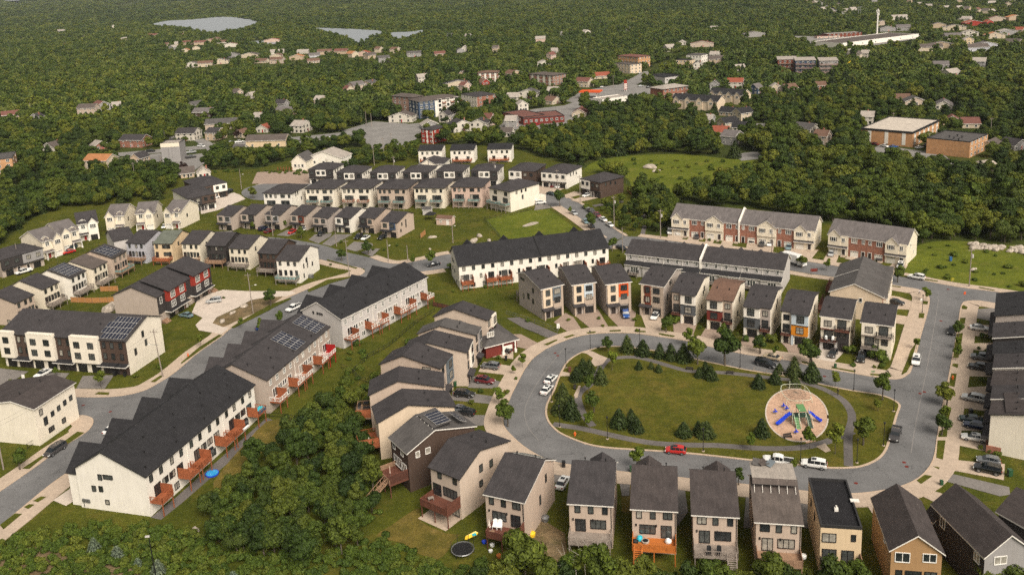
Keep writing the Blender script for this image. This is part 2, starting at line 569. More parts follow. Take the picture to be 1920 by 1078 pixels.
# -- pavements beside the streets (slabs a step above the road)
def walk(px,sm=3,name='pavement',mat='concrete',z=Z_WALK):
 p=smooth(GP(px),sm,True)if sm else GP(px)
 return sheet(name,p,z,mat,.14)
NBAND=[0]
def band(px,w,side,name='pavement',mat='concrete',z=Z_WALK,sm=4):
 NBAND[0]+=1
 z=z-.0011*NBAND[0]
 """Pavement of width w on the left (+1) or right (-1) of a kerb line."""
 line=smooth(GP(px),sm)
 strip('kerb',line,.34,z+.012,'kerb',.14,side*.17)
 return strip(name,line,w-.345,z,mat,.14,side*(.345+(w-.345)/2))
ring_w=outer[:34]
line_w=[(1292,640.5),(1234,631.5),(1189,625.5),(1144,624.5),(1107,627),(1077,632.8),(1050,642.5),(1026.8,653)]+outer[:33]
band([(1756,822),(1761,793),(1765,768),(1775.4,720),(1783.7,676.7),(1788.7,652),(1793.7,622),(1798,594),(1800.4,579),(1804,570),(1811,565.5),(1834,564.3),(1865,569),(1950,583)],4.3,-1)
band(list(line_w),4.3,-1)
band([(1667,533.4),(1690,537.6),(1723.6,543.5),(1738,552),(1743.3,562),(1741,580),(1733.6,607),(1727,630.3),(1719.4,660),(1708.6,695),(1703,702),(1692,709),(1673,711.5),(1637,707),(1602,701),(1570,695.6),(1537,690),(1502,682),(1478,676),(1412,667),(1378,661),(1320,648),(1292,640.5)],4.6,-1)
band([(1950,561),(1865.5,547.5),(1813.8,541),(1759,532),(1688.5,517.6),(1570,499.4),(1510,490),(1395,471),(1320,460.5),(1235,449),(1195,444)],3.4,-1)
band([(1150,462),(1180,464.5),(1260,475),(1330,486),(1400,496),(1472,507),(1520,514.6),(1552,519),(1600,525)],3.0,-1)
band([(1173,443.5),(1152,430),(1118,404),(1084,380),(1053.5,367)],1.2,-1)
band([(1033.5,389),(1062,408),(1102,437.5),(1118,449)],4.4,1)
band([(832,504.5),(800,509),(760,513),(733,518)],3.4,1)
band([(693,483),(720,492),(750,494.5),(794,487),(827,479),(845,476)],3.2,1)
band([(684,507.6),(672,502),(640,497),(600,487)],3.4,1)
band(main_l[17:]+[(684,508)],4.0,1)
band(main_l[1:13],4.0,1)
band(main_l[13:19],4.2,1)
band([(140,876),(90,912),(40,953),(0,985),(-30,1008)],4.6,1)
area('pavement',[(150,780),(130,784),(127,790),(136,800),(128,808),(140,817),(158,811),(170,799),(173,788),(168,782)],Z_WALK+.004,'concrete',.14,2)
area('pavement',[(646,514),(662,507),(655,500),(672,502),(684,508),(680,514),(662,520)],Z_WALK+.004,'concrete',.14,2)
# -- the park: lawn, kerb, paths, playground
ip=smooth(GP(inner),4,True)
sheet('park_lawn',ip,Z_WALK-.01,'park_lawn',.12)
strip('kerb',ip+ip[:2],.45,Z_WALK+.015,'kerb',.16,.2)
def path(px,w,z=Z_WALK+.004,mat='path_asphalt',name='path'):
 strip(name,smooth(GP(px),5),w,z,mat,.02)
path([(1037,796),(1056,799),(1090,804),(1130,813),(1180,824),(1230,832),(1290,835),(1345,836),(1400,840),(1450,842),(1500,840),(1540,832),(1580,818),(1598,810)],1.9)
path([(1112,800),(1098,784),(1088,764),(1084,746),(1090,734),(1106,722),(1120,702),(1128,688),(1140,676),(1165,671),(1195,671),(1225,678),(1255,687),(1290,696),(1330,698),(1372,701),(1410,705),(1450,710),(1490,714),(1520,722),(1550,733),(1580,751),(1595,772),(1597,790),(1592,808),(1590,830),(1591,875)],1.7,Z_WALK+.008)
area('path',[(1088.5,661.5),(1102,657.5),(1112,660),(1124,666),(1139,672),(1130,684),(1116,688),(1108,680),(1112,672),(1100,664)],Z_WALK+.012,'concrete')
area('path',[(1085,724),(1089,724),(1083,746),(1079,748),(1076,742)],Z_WALK+.012,'concrete')
area('path',[(1052,697),(1068,700),(1068,706),(1047,706)],Z_WALK+.012,'concrete')
area('path',[(1530,838),(1547,832),(1558,846),(1548,849)],Z_WALK+.012,'concrete')
area('path',[(1502,820),(1524,818),(1530,828),(1512,832)],Z_WALK+.012,'wood_chips')
def ellipse(cx,cy_,rx,ry,n=40,skew=0.0):
 return[(cx+rx*math.cos(2*math.pi*k/n)+skew*math.sin(2*math.pi*k/n),cy_+ry*math.sin(2*math.pi*k/n))for k in range(n)]
PLAY=ellipse(1494,779.5,58,49.5,48,6)
pp=GP(PLAY)
sheet('playground_surface',pp,Z_WALK+.02,'wood_chips')
strip('playground_edging',pp+pp[:2],.28,Z_WALK+.07,'pale_concrete',.08)
# -- verge patches, drives, small lawns
NVERGE=[0]
def verge(px):
 NVERGE[0]+=1
 sheet('verge',GP(px),Z_VERGE+.0008*NVERGE[0],'lawn',.01)
def cr(ox,oy,pts,k=5.9875):
 return[(ox+x/k,oy+y/k)for x,y in pts]
for v_ in([(350,1000),(500,940),(515,950),(400,1008)],[(575,915),(680,885),(710,895),(610,928)],[(830,862),(935,850),(940,868),(850,876)],[(1090,838),(1220,832),(1222,850),(1100,855)],[(1375,842),(1500,846),(1500,862),(1385,860)],[(1645,868),(1830,900),(1815,915),(1650,886)]):
 verge(cr(960,480,v_))
for v_ in([(480,1000),(510,1015),(470,1030)],[(30,880),(150,905),(130,915),(0,895)]):
 verge(cr(1240,480,v_))
for v_ in([(500,945),(640,975),(620,990),(500,965)],[(840,1010),(1110,1058),(1090,1072),(830,1025)]):
 verge(cr(1420,520,v_))
for v_ in([(190,365),(425,385),(425,404),(190,385)],[(540,370),(610,200),(640,110),(690,40),(715,0),(690,90),(650,260),(600,350),(545,382)],[(1105,280),(1120,255),(1180,260),(1170,305)],[(1070,500),(1100,365),(1160,370),(1135,520)],[(1000,770),(1100,770),(1060,920),(985,920)],[(970,1010),(1060,975),(1050,1078),(950,1078)],[(1140,20),(1215,0),(1180,190),(1120,190)]):
 verge(cr(1600,640,v_))
for v_ in([(945,160),(1035,160),(1005,375),(930,355)],[(890,448),(970,462),(960,485)],[(710,610),(800,545),(888,560),(760,648)],[(415,720),(500,695),(545,712),(450,760)]):
 verge(cr(1600,800,v_))
for v_ in([(1215,570),(1240,555),(1285,580),(1270,605),(1220,600)],[(1200,700),(1260,700),(1250,770),(1190,760)],[(740,645),(800,650),(790,705),(730,700)],[(780,510),(840,515),(830,550),(775,545)],[(1160,880),(1230,870),(1200,1078),(1130,1078)],[(1410,352),(1590,388),(1580,396),(1410,364)],[(540,220),(640,232),(640,245),(535,238)],[(800,260),(950,285),(945,295),(800,275)],[(400,335),(535,350),(530,360),(400,345)]):
 verge(cr(1600,480,v_))
for v_ in([(1780,620),(1830,550),(1900,560),(1830,625)],[(1740,840),(1760,700),(1840,705),(1800,838)]):
 verge(cr(640,640,v_))
for v_ in([(555,210),(700,120),(990,0),(1010,5),(760,130),(590,215)],[(0,600),(200,430),(420,290),(460,296),(250,440),(0,620)]):
 verge(cr(340,580,v_))
for v_ in([(1175,385),(1400,270),(1680,232),(1690,240),(1440,310),(1190,410)],[(310,810),(560,660),(760,550),(980,475),(1000,485),(790,590),(480,740),(350,812)]):
 verge(cr(380,480,v_))
for v_ in([(1690,100),(1800,30),(1835,35),(1740,105)],[(1060,240),(1110,215),(1230,220),(1220,248)],[(700,210),(780,205),(740,235)],[(690,790),(870,660),(950,670),(760,800)],[(250,1075),(470,930),(500,940),(330,1078)]):
 verge(cr(0,700,v_))
for v_ in([(185,665),(230,640),(262,642),(215,672)],[(135,700),(165,683),(195,686),(160,710)],[(0,800),(85,735),(125,738),(20,825)]):
 verge(cr(0,718,v_,2.994))
for v_ in([(1395,520),(1740,618),(1720,628),(1400,535)],):
 verge(cr(380,400,v_))
NDRIVE=[0]
def drive(px,mat='drive_asphalt',z=Z_DRIVE):
 NDRIVE[0]+=1
 sheet('driveway',GP(px),z+.0007*NDRIVE[0],mat,.06)
 # ring north
for q,mat in(([(470,745),(600,640),(690,690),(785,830),(640,862)],'pavers'),([(700,665),(965,600),(1085,800),(890,822)],'pavers'),([(1065,660),(1345,600),(1390,640),(1370,800),(1200,800)],'pavers'),([(1440,640),(1700,650),(1670,840),(1505,815)],'concrete'),([(1800,740),(1916,760),(1916,885),(1830,860)],'pavers')):
 drive(cr(960,480,q),mat)
for q,mat in(([(130,730),(400,765),(360,880),(140,860)],'pavers'),([(500,805),(690,825),(660,960),(440,905)],'pavers'),([(920,895),(1090,910),(1020,1035),(885,1005)],'pavers')):
 drive(cr(1240,480,q),mat)
for q,mat in(([(270,735),(560,760),(520,935),(365,880),(330,800)],'pavers'),([(680,790),(1000,810),(870,945),(810,1000),(640,955),(645,840)],'pale_concrete'),([(1110,880),(1390,920),(1320,1055),(1100,1045),(1085,910)],'concrete')):
 drive(cr(1420,520,q),mat)
for q,mat in(([(370,440),(510,460),(715,530),(700,610),(360,590)],'concrete'),([(470,660),(670,690),(640,780),(465,755)],'concrete'),([(1340,600),(1600,585),(1580,740),(1330,690)],'drive_asphalt'),([(1270,760),(1570,780),(1540,915),(1300,890)],'concrete'),([(1290,985),(1570,975),(1560,1078),(1280,1045)],'concrete')):
 drive(cr(1600,480,q),mat)
for q,mat in(([(1290,190),(1560,160),(1550,400),(1240,390)],'concrete'),([(1215,525),(1570,500),(1530,790),(1195,745)],'concrete'),([(1175,850),(1540,830),(1530,1010),(1150,1000)],'concrete')):
 drive(cr(1600,640,q),mat)
for q,mat in(([(1140,80),(1520,120),(1550,300),(1470,270),(1130,200)],'concrete'),([(1100,370),(1400,400),(1700,420),(1690,600),(1640,590),(1060,480)],'concrete'),([(1060,520),(1750,680),(1760,760),(1640,780),(990,600)],'drive_asphalt'),([(830,700),(1245,830),(1110,945),(700,745)],'concrete'),([(60,780),(440,755),(250,850),(270,1060),(130,850)],'concrete')):
 drive(cr(1600,800,q),mat)
 # ring west
for q,mat in(([(1640,620),(1760,620),(1930,680),(1930,800),(1640,770)],'concrete'),([(1600,830),(1916,880),(1870,980),(1540,940)],'concrete'),([(1470,1000),(1560,980),(1830,1070),(1790,1130),(1420,1120)],'drive_asphalt')):
 drive(cr(640,540,q),mat)
for q,mat in(([(1250,560),(1500,590),(1710,620),(1690,705),(1230,660)],'drive_asphalt'),([(1210,780),(1480,830),(1660,830),(1670,940),(1300,960)],'drive_asphalt')):
 drive(cr(640,640,q),mat)
drive(cr(960,480,[(-130,880),(100,880),(300,985),(180,1050),(-40,1000)]),'pavers')
drive(cr(960,480,[(-60,700),(80,690),(530,880),(420,925),(130,810)]),'path_asphalt',Z_DRIVE-.02)
# ring south: drives between the houses
for q in([(1022,905),(1052,905),(1064,884),(1050,870),(1028,866)],[(1262,900),(1282,902),(1290,960),(1268,990)],[(1400,915),(1412,917),(1410,990),(1394,990)],[(1500,940),(1520,944),(1516,990),(1506,990)],[(1160,894),(1182,896),(1180,930),(1166,930)]):
 drive(q,'drive_asphalt')
 # brick rows and grey row
for q,mat in(([(870,620),(930,540),(1030,560),(1010,640)],'concrete'),([(1085,640),(1110,560),(1210,570),(1170,650)],'concrete'),([(1260,655),(1310,575),(1420,590),(1385,680),(1310,690)],'concrete'),([(1560,640),(1590,590),(1700,640),(1740,650),(1720,700),(1545,730)],'concrete'),([(660,590),(680,530),(840,510),(880,540),(800,620)],'concrete')):
 drive(cr(1140,350,q),mat)
for q,mat in(([(285,640),(310,570),(640,590),(690,590),(610,690),(600,720),(480,700)],'concrete'),([(0,560),(190,540),(170,640),(0,620)],'concrete'),([(745,700),(790,620),(920,640),(880,750),(750,735)],'concrete'),([(1460,800),(1530,740),(1690,760),(1640,850),(1500,840)],'concrete'),([(980,690),(1030,650),(1140,660),(1110,720)],'concrete')):
 drive(cr(1420,370,q),mat)
 # north street houses
for q,mat in(([(270,330),(310,285),(500,310),(640,310),(380,388),(290,370)],'concrete'),([(565,405),(700,355),(830,380),(610,432)],'concrete'),([(660,455),(780,420),(1000,420),(740,480)],'concrete'),([(265,500),(370,470),(440,540),(250,570)],'drive_asphalt')):
 drive(cr(960,300,q),mat)
drive(cr(300,300,[(450,520),(540,440),(830,370),(900,395),(960,440),(640,570),(460,610)]),'pale_concrete')
# middle row fronts
for q in([(130,210),(330,200),(350,240),(180,230)],[(1190,300),(1260,240),(1450,230),(1440,260),(1300,340),(1270,330)],[(1340,350),(1480,240),(1680,240),(1440,370)],[(1600,400),(1700,320),(1900,340),(1916,360),(1720,430)],[(1780,440),(1900,400),(1990,400),(1900,490)],[(830,250),(950,190),(1050,230),(960,260)]):
 drive(cr(380,400,q),'drive_asphalt')
 # red and black townhouse: wide pale drives
drive(cr(380,480,[(-120,640),(-60,500),(100,420),(230,385),(500,400),(1000,400),(1040,420),(950,455),(700,470),(540,500),(400,580),(160,690),(110,760),(220,800),(300,810),(210,880),(-40,840),(-80,780),(0,700)]),'pale_concrete',Z_DRIVE+.06)
area('lawn',cr(380,480,[(115,750),(170,690),(400,590),(540,505),(700,475),(905,460),(640,620),(450,700),(240,800),(150,790)]),Z_DRIVE+.062,'bare_earth',.02,2)
# white and brown townhouse drives
for q in([(-30,990),(-30,780),(130,800),(320,820),(60,980)],[(290,985),(400,880),(600,830),(780,840),(640,1000)],[(860,1010),(930,870),(1280,860),(1180,1010)]):
 drive(cr(0,560,q),'drive_asphalt')
drive(cr(0,700,[(440,470),(700,490),(590,680),(480,720),(440,640)]),'drive_asphalt')
drive(cr(0,718,[(300,660),(400,590),(420,660),(370,690)],2.994),'pale_concrete')
# odd patches of worn ground
area('patio_strip',[(283,970),(330,932),(420,853),(500,783),(514,788),(432,864),(342,942),(302,974)],Z_LAWN+.006,'path_asphalt')
area('lawn',[(548,786),(500,790),(462,830),(432,862),(400,905),(410,920),(440,900),(490,850),(530,815)],Z_LAWN+.01,'dry_lawn',0,2)
area('lawn',cr(640,898,[(390,640),(560,520),(760,380),(880,330),(900,480),(1180,610),(1340,620),(1250,700),(1200,800),(1080,900),(850,830),(700,720)]),Z_LAWN+.01,'dry_lawn',0,2)
area('lawn',[(960,905),(990,960),(1060,1000),(1050,1060),(1000,1060),(960,1000)],Z_LAWN+.01,'bare_earth',0,2)
area('lawn',[(1164,905),(1186,905),(1184,960),(1166,960)],Z_LAWN+.012,'dry_lawn',0,0)
area('lawn',[(0,1030),(60,1025),(150,1035),(240,1060),(250,1085),(0,1085)],Z_LAWN+.01,'bare_earth',0,2)
area('lawn',[(908,412),(950,402),(1000,394),(1030,393),(1075,425),(1090,440),(990,450),(940,446),(920,428)],Z_LAWN+.008,'meadow',0,0)
area('lawn',cr(780,270,[(1195,920),(1300,880),(1380,880),(1340,905),(1230,930)]),Z_LAWN+.02,'rock',0,2)
area('path',cr(960,300,[(1440,840),(1470,720),(1440,650),(1500,590),(1560,450),(1490,440),(1510,425),(1590,425),(1590,460),(1540,590),(1480,660),(1510,740),(1490,850)]),.06,'path_asphalt',0,0,True)
area('path',cr(960,300,[(900,510),(1060,480),(1250,462),(1250,480),(1060,505),(930,530)]),.06,'path_asphalt',0,0,True)
for q in([(478,348),(540,330),(600,322),(600,345),(500,352)],):
 area('path',q,.05,'rock',0,2)
area('brown_ground',cr(300,300,[(1030,270),(1090,140),(1660,115),(1680,270)]),.07,'pavers',0,0,True)
# -- far streets and yards
def far_road(px,w,z=.1):
 line=smooth(GP(px),5)
 o,L,Rr=strip('road',line,w,z,'far_asphalt')
 for i in range(len(L)-1):
  q=[L[i],L[i+1],Rr[i+1],Rr[i]]
  CLEAR.append(q)
  for f_ in(8,16):
   CLEAR.append([p*(1-f_/p.length)for p in q])
def far_area(px,mat='far_asphalt',z=.08):
 p=GP(px)
 CLEAR.append(p)
 CLEAR.append([q*(1-9/q.length)for q in p])
 CLEAR.append([q*(1-17/q.length)for q in p])
 sheet('yard',p,z,mat)
far_road([(-20,228),(40,226),(80,222),(110,219)],9)
far_road([(180,294),(250,288),(330,281),(400,275),(470,268),(560,260),(640,252),(720,242),(790,234)],13)
far_road([(560,268),(640,259),(720,252),(800,243)],9,.12)
far_road([(340,330),(365,312),(385,298),(400,282),(380,266),(372,262)],7,.14)
far_area([(215,298),(300,288),(310,296),(285,312),(235,318)])
far_area([(318,295),(380,288),(384,300),(360,320),(330,326)])
far_area([(640,246),(700,228),(760,232),(800,240),(780,262),(740,275),(700,282),(680,262)])
far_road([(742,278),(758,262),(775,246),(790,236)],9,.13)
far_road([(1060,205),(1100,190),(1150,172),(1195,150),(1240,125),(1266,114),(1300,106)],15)
far_area([(1060,190),(1090,172),(1150,160),(1200,160),(1236,164),(1250,172),(1190,186),(1110,200)])
far_area([(930,225),(1000,205),(1060,198),(1100,212),(1060,236),(990,246),(935,240)])
far_area([(1626,285),(1650,272),(1700,280),(1768,288),(1780,300),(1720,302),(1650,296)])
far_area([(1765,300),(1800,312),(1790,322),(1768,318)])
far_area([(1480,70),(1560,72),(1720,66),(1730,74),(1620,92),(1520,84)],z=1.5)
far_area([(1405,232),(1440,232),(1440,250),(1412,252)])
far_area([(1375,290),(1420,284),(1432,298),(1390,302)])
far_road([(1520,-6),(1545,12),(1570,24),(1590,34)],9,2)
far_road([(148,80),(158,72),(160,66)],7,1)
far_road([(300,215),(320,213),(345,210)],7,.1)
# -- building materials
for nm,c in dict(white=(.80,.74,.65),cream=(.76,.67,.53),ivory=(.78,.70,.58),beige=(.56,.45,.36),tan=(.50,.39,.31),taupe=(.44,.36,.30),greige=(.40,.34,.30),lightgrey=(.52,.48,.45),grey=(.30,.28,.27),bluegrey=(.14,.16,.175),slate=(.10,.105,.11),dark=(.045,.038,.036),darkbrown=(.075,.048,.036),black=(.02,.019,.019),yellow=(.66,.50,.32),ochre=(.37,.22,.105),red=(.30,.035,.022),maroon=(.16,.028,.02),rust=(.17,.045,.025),orange=(.62,.22,.015),flame=(.60,.085,.015),paleblue=(.50,.56,.60),navy=(.05,.075,.12),lilac=(.46,.45,.48),sand=(.66,.52,.38),pink=(.58,.42,.34),stone=(.42,.33,.26)).items():
 siding(nm,c)
brickwork('brick',(.30,.10,.055),(.24,.075,.04),(.32,.24,.19))
brickwork('brick_orange',(.52,.26,.11),(.46,.22,.09),(.45,.33,.22))
for nm,c in dict(roof=(.058,.052,.053),roof_warm=(.070,.058,.055),roof_grey=(.105,.097,.092),roof_brown=(.145,.085,.06),roof_taupe=(.12,.098,.086),roof_dark=(.030,.029,.031),roof_mid=(.135,.120,.115),roof_tile=(.36,.16,.07),roof_pale=(.34,.30,.26),roof_green=(.12,.13,.105),roof_red=(.26,.075,.045),roof_membrane=(.50,.44,.37),roof_tar=(.020,.019,.021),roof_maroon=(.16,.07,.055)).items():
 shingle(nm,[q*.84 for q in c]if max(c)<.13 else c)
plain('frame_dark',(.018,.016,.016),.45)
plain('frame_white',(.78,.74,.68),.5)
plain('fascia_white',(.74,.69,.62),.55)
plain('fascia_dark',(.025,.023,.023),.55)
plain('metal_grey',(.25,.25,.25),.4,.6)
plain('post_black',(.012,.012,.013),.45)
def glass(name,c,rough=.06):
 m,t,b=new_mat(name)
 v=vec_of(t,'obj')
 n=noise_node(t,v,1.1,3,.6)
 r=ramp(t,[(.35,[x*.55 for x in c]),(.7,[x*1.25 for x in c])])
 t.links.new(n.outputs['Fac'],r.inputs['Fac'])
 t.links.new(r.outputs[0],b.inputs['Base Color'])
 b.inputs['Roughness'].default_value=rough
 b.inputs['Specular IOR Level'].default_value=.7
glass('glass',(.026,.030,.031))
glass('glass_grey',(.075,.080,.075))
glass('glass_blind',(.34,.31,.26),.2)
glass('glass_rail',(.20,.30,.28),.08)
def boards(name,c,scale=3.4,direction='X',dark=.6):
 m,t,b=new_mat(name)
 v=vec_of(t,'obj')
 w=t.nodes.new('ShaderNodeTexWave')
 w.bands_direction=direction
 w.wave_profile='SAW'
 w.inputs['Scale'].default_value=scale
 t.links.new(v,w.inputs['Vector'])
 r=ramp(t,[(0,[x*dark for x in c]),(.14,c),(1,[x*1.12 for x in c])])
 t.links.new(w.outputs['Fac'],r.inputs['Fac'])
 n=noise_node(t,v,1.3,4,.65)
 r2=ramp(t,[(.3,(.72,.7,.68)),(.7,(1.15,1.15,1.15))])
 t.links.new(n.outputs['Fac'],r2.inputs['Fac'])
 t.links.new(mixc(t,1,r.outputs[0],r2.outputs[0],'MULTIPLY'),b.inputs['Base Color'])
 b.inputs['Roughness'].default_value=.8
boards('wood_red',(.29,.082,.028))
boards('wood_orange',(.46,.135,.02))
boards('wood_brown',(.125,.042,.024))
boards('wood_tan',(.30,.18,.11))
boards('wood_grey',(.26,.215,.18))
boards('wood_fence',(.42,.19,.06),5.0)
boards('wood_pale',(.44,.32,.22))
plain('paint_crimson',(.34,.012,.012),.5)
plain('garage_black',(.016,.015,.015),.45)
plain('garage_white',(.76,.71,.63),.5)
plain('door_dark',(.03,.022,.02),.5)
plain('door_red',(.32,.02,.015),.5)
m,t,b=new_mat('solar_cell')
b.inputs['Base Color'].default_value=(.018,.020,.034,1)
b.inputs['Roughness'].default_value=.22
m,t,b=new_mat('solar_cell_pale')
b.inputs['Base Color'].default_value=(.16,.165,.15,1)
b.inputs['Roughness'].default_value=.3
plain('solar_frame',(.55,.52,.48),.4,.3)
# -- building kit
CACHE={}
FOOT=[]
def cached(key,fn):
 if key not in CACHE:
  CACHE[key]=fn()
 return CACHE[key]
def face_tf(W,D,face):
 """Middle of a wall at ground level and the turn that makes local -y look outwards."""
 return{'F':((0,-D/2),0),'B':((0,D/2),math.pi),'R':((W/2,0),math.pi/2),'L':((-W/2,0),-math.pi/2)}[face]
def on_face(W,D,face,u,z,out=0.0):
 (x,y),r=face_tf(W,D,face)
 c,s=math.cos(r),math.sin(r)
 return(x+c*u+s*out,y+s*u-c*out,z),r
def window(root,W,D,face,u,z,w,h,fr='frame_dark',cols=1,glass_=None,out=0.0,sub=True,rows=1):
 """z: middle height. Frame ring with mullions; the pane is its sub-part."""
 w,h=round(w,2),round(h,2)
 if glass_ is None:
  glass_=random.choice(('glass','glass','glass_grey','glass_grey','glass_blind'))
 def frame():
  b=MB()
  t=.11
  y0,y1=-.09,-.004
  b.box(-w/2-t,-w/2,y0,y1,-h/2-t,h/2+t)
  b.box(w/2,w/2+t,y0,y1,-h/2-t,h/2+t)
  b.box(-w/2,w/2,y0,y1,h/2,h/2+t)
  b.box(-w/2,w/2,y0-.04,y1,-h/2-t,-h/2)
  for k in range(1,cols):
   x=-w/2+w*k/cols
   b.box(x-.05,x+.05,y0+.015,y1,-h/2,h/2)
  for k in range(1,rows):
   x=-h/2+h*k/rows
   b.box(-w/2,w/2,y0+.02,y1,x-.035,x+.035)
  return b
 loc,r=on_face(W,D,face,u,z,out)
 if sub:
  me=cached(('wf',w,h,fr,cols,rows),lambda:frame().mesh('window',fr))
  o=link('window',me,root,loc,r)
  def pane():
   b=MB()
   b.quad([(-w/2,-.03,-h/2),(w/2,-.03,-h/2),(w/2,-.03,h/2),(-w/2,-.03,h/2)])
   return b.mesh('pane',glass_)
  link('pane',cached(('wp',w,h,glass_),pane),o)
 else:
  def both():
   b=frame()
   b.quad([(-w/2,-.03,-h/2),(w/2,-.03,-h/2),(w/2,-.03,h/2),(-w/2,-.03,h/2)],1)
   return b.mesh('window',[fr,glass_])
  o=link('window',cached(('wb',w,h,fr,cols,rows,glass_),both),root,loc,r)
 return o
def garage_door(root,W,D,face,u,w,h,mat='garage_black',out=0.0,z0=.02,lights=False):
 def mk():
  b=MB()
  n=4
  for k in range(n):
   b.box(-w/2,w/2,-.07,-.004,h*k/n+.015,h*(k+1)/n-.015,0)
  if lights:
   for k in range(4):
    x=-w/2+w*(k+.5)/4
    b.box(x-w*.09,x+w*.09,-.085,-.07,h*.80,h*.92,1)
  return b.mesh('garage_door',[mat,'glass'])
 loc,r=on_face(W,D,face,u,z0,out)
 return link('garage_door',cached(('gd',w,h,mat,lights),mk),root,loc,r)
def door(root,W,D,face,u,w=.95,h=2.1,mat='door_dark',out=0.0,z0=.15,fr='frame_white'):
 def mk():
  b=MB()
  b.box(-w/2,w/2,-.05,-.004,0,h,0)
  b.box(-w/2-.12,-w/2,-.08,-.004,0,h+.12,1)
  b.box(w/2,w/2+.12,-.08,-.004,0,h+.12,1)
  b.box(-w/2,w/2,-.08,-.004,h,h+.12,1)
  return b.mesh('door',[mat,fr])
 loc,r=on_face(W,D,face,u,z0,out)
 return link('door',cached(('dr',w,h,mat,fr),mk),root,loc,r)
def panel(root,W,D,face,u0,u1,z0,z1,mat,out=.12,name='cladding_panel',back=0.0):
 """A clad bay standing proud of the wall."""
 b=MB()
 b.box(u0,u1,-out,back+.004,z0,z1)
 loc,r=on_face(W,D,face,0,0)
 return b.build(name,mat,root,loc,r)
def porch_roof(root,W,D,face,u0,u1,z,depth,drop=.45,mat='roof_dark',fascia='fascia_white',name='porch_roof',out=0.0):
 b=MB()
 b.v+=[(u0,-out-depth,z-drop),(u1,-out-depth,z-drop),(u1,-out-.003,z),(u0,-out-.003,z),(u0,-out-depth,z-drop-.2),(u1,-out-depth,z-drop-.2),(u1,-out-.003,z-drop-.2),(u0,-out-.003,z-drop-.2)]
 b.f+=[(0,1,2,3),(7,6,5,4),(4,5,1,0),(5,6,2,1),(7,4,0,3)]
 b.m+=[0,1,1,1,1]
 loc,r=on_face(W,D,face,0,0)
 return b.build(name,[mat,fascia],root,loc,r)
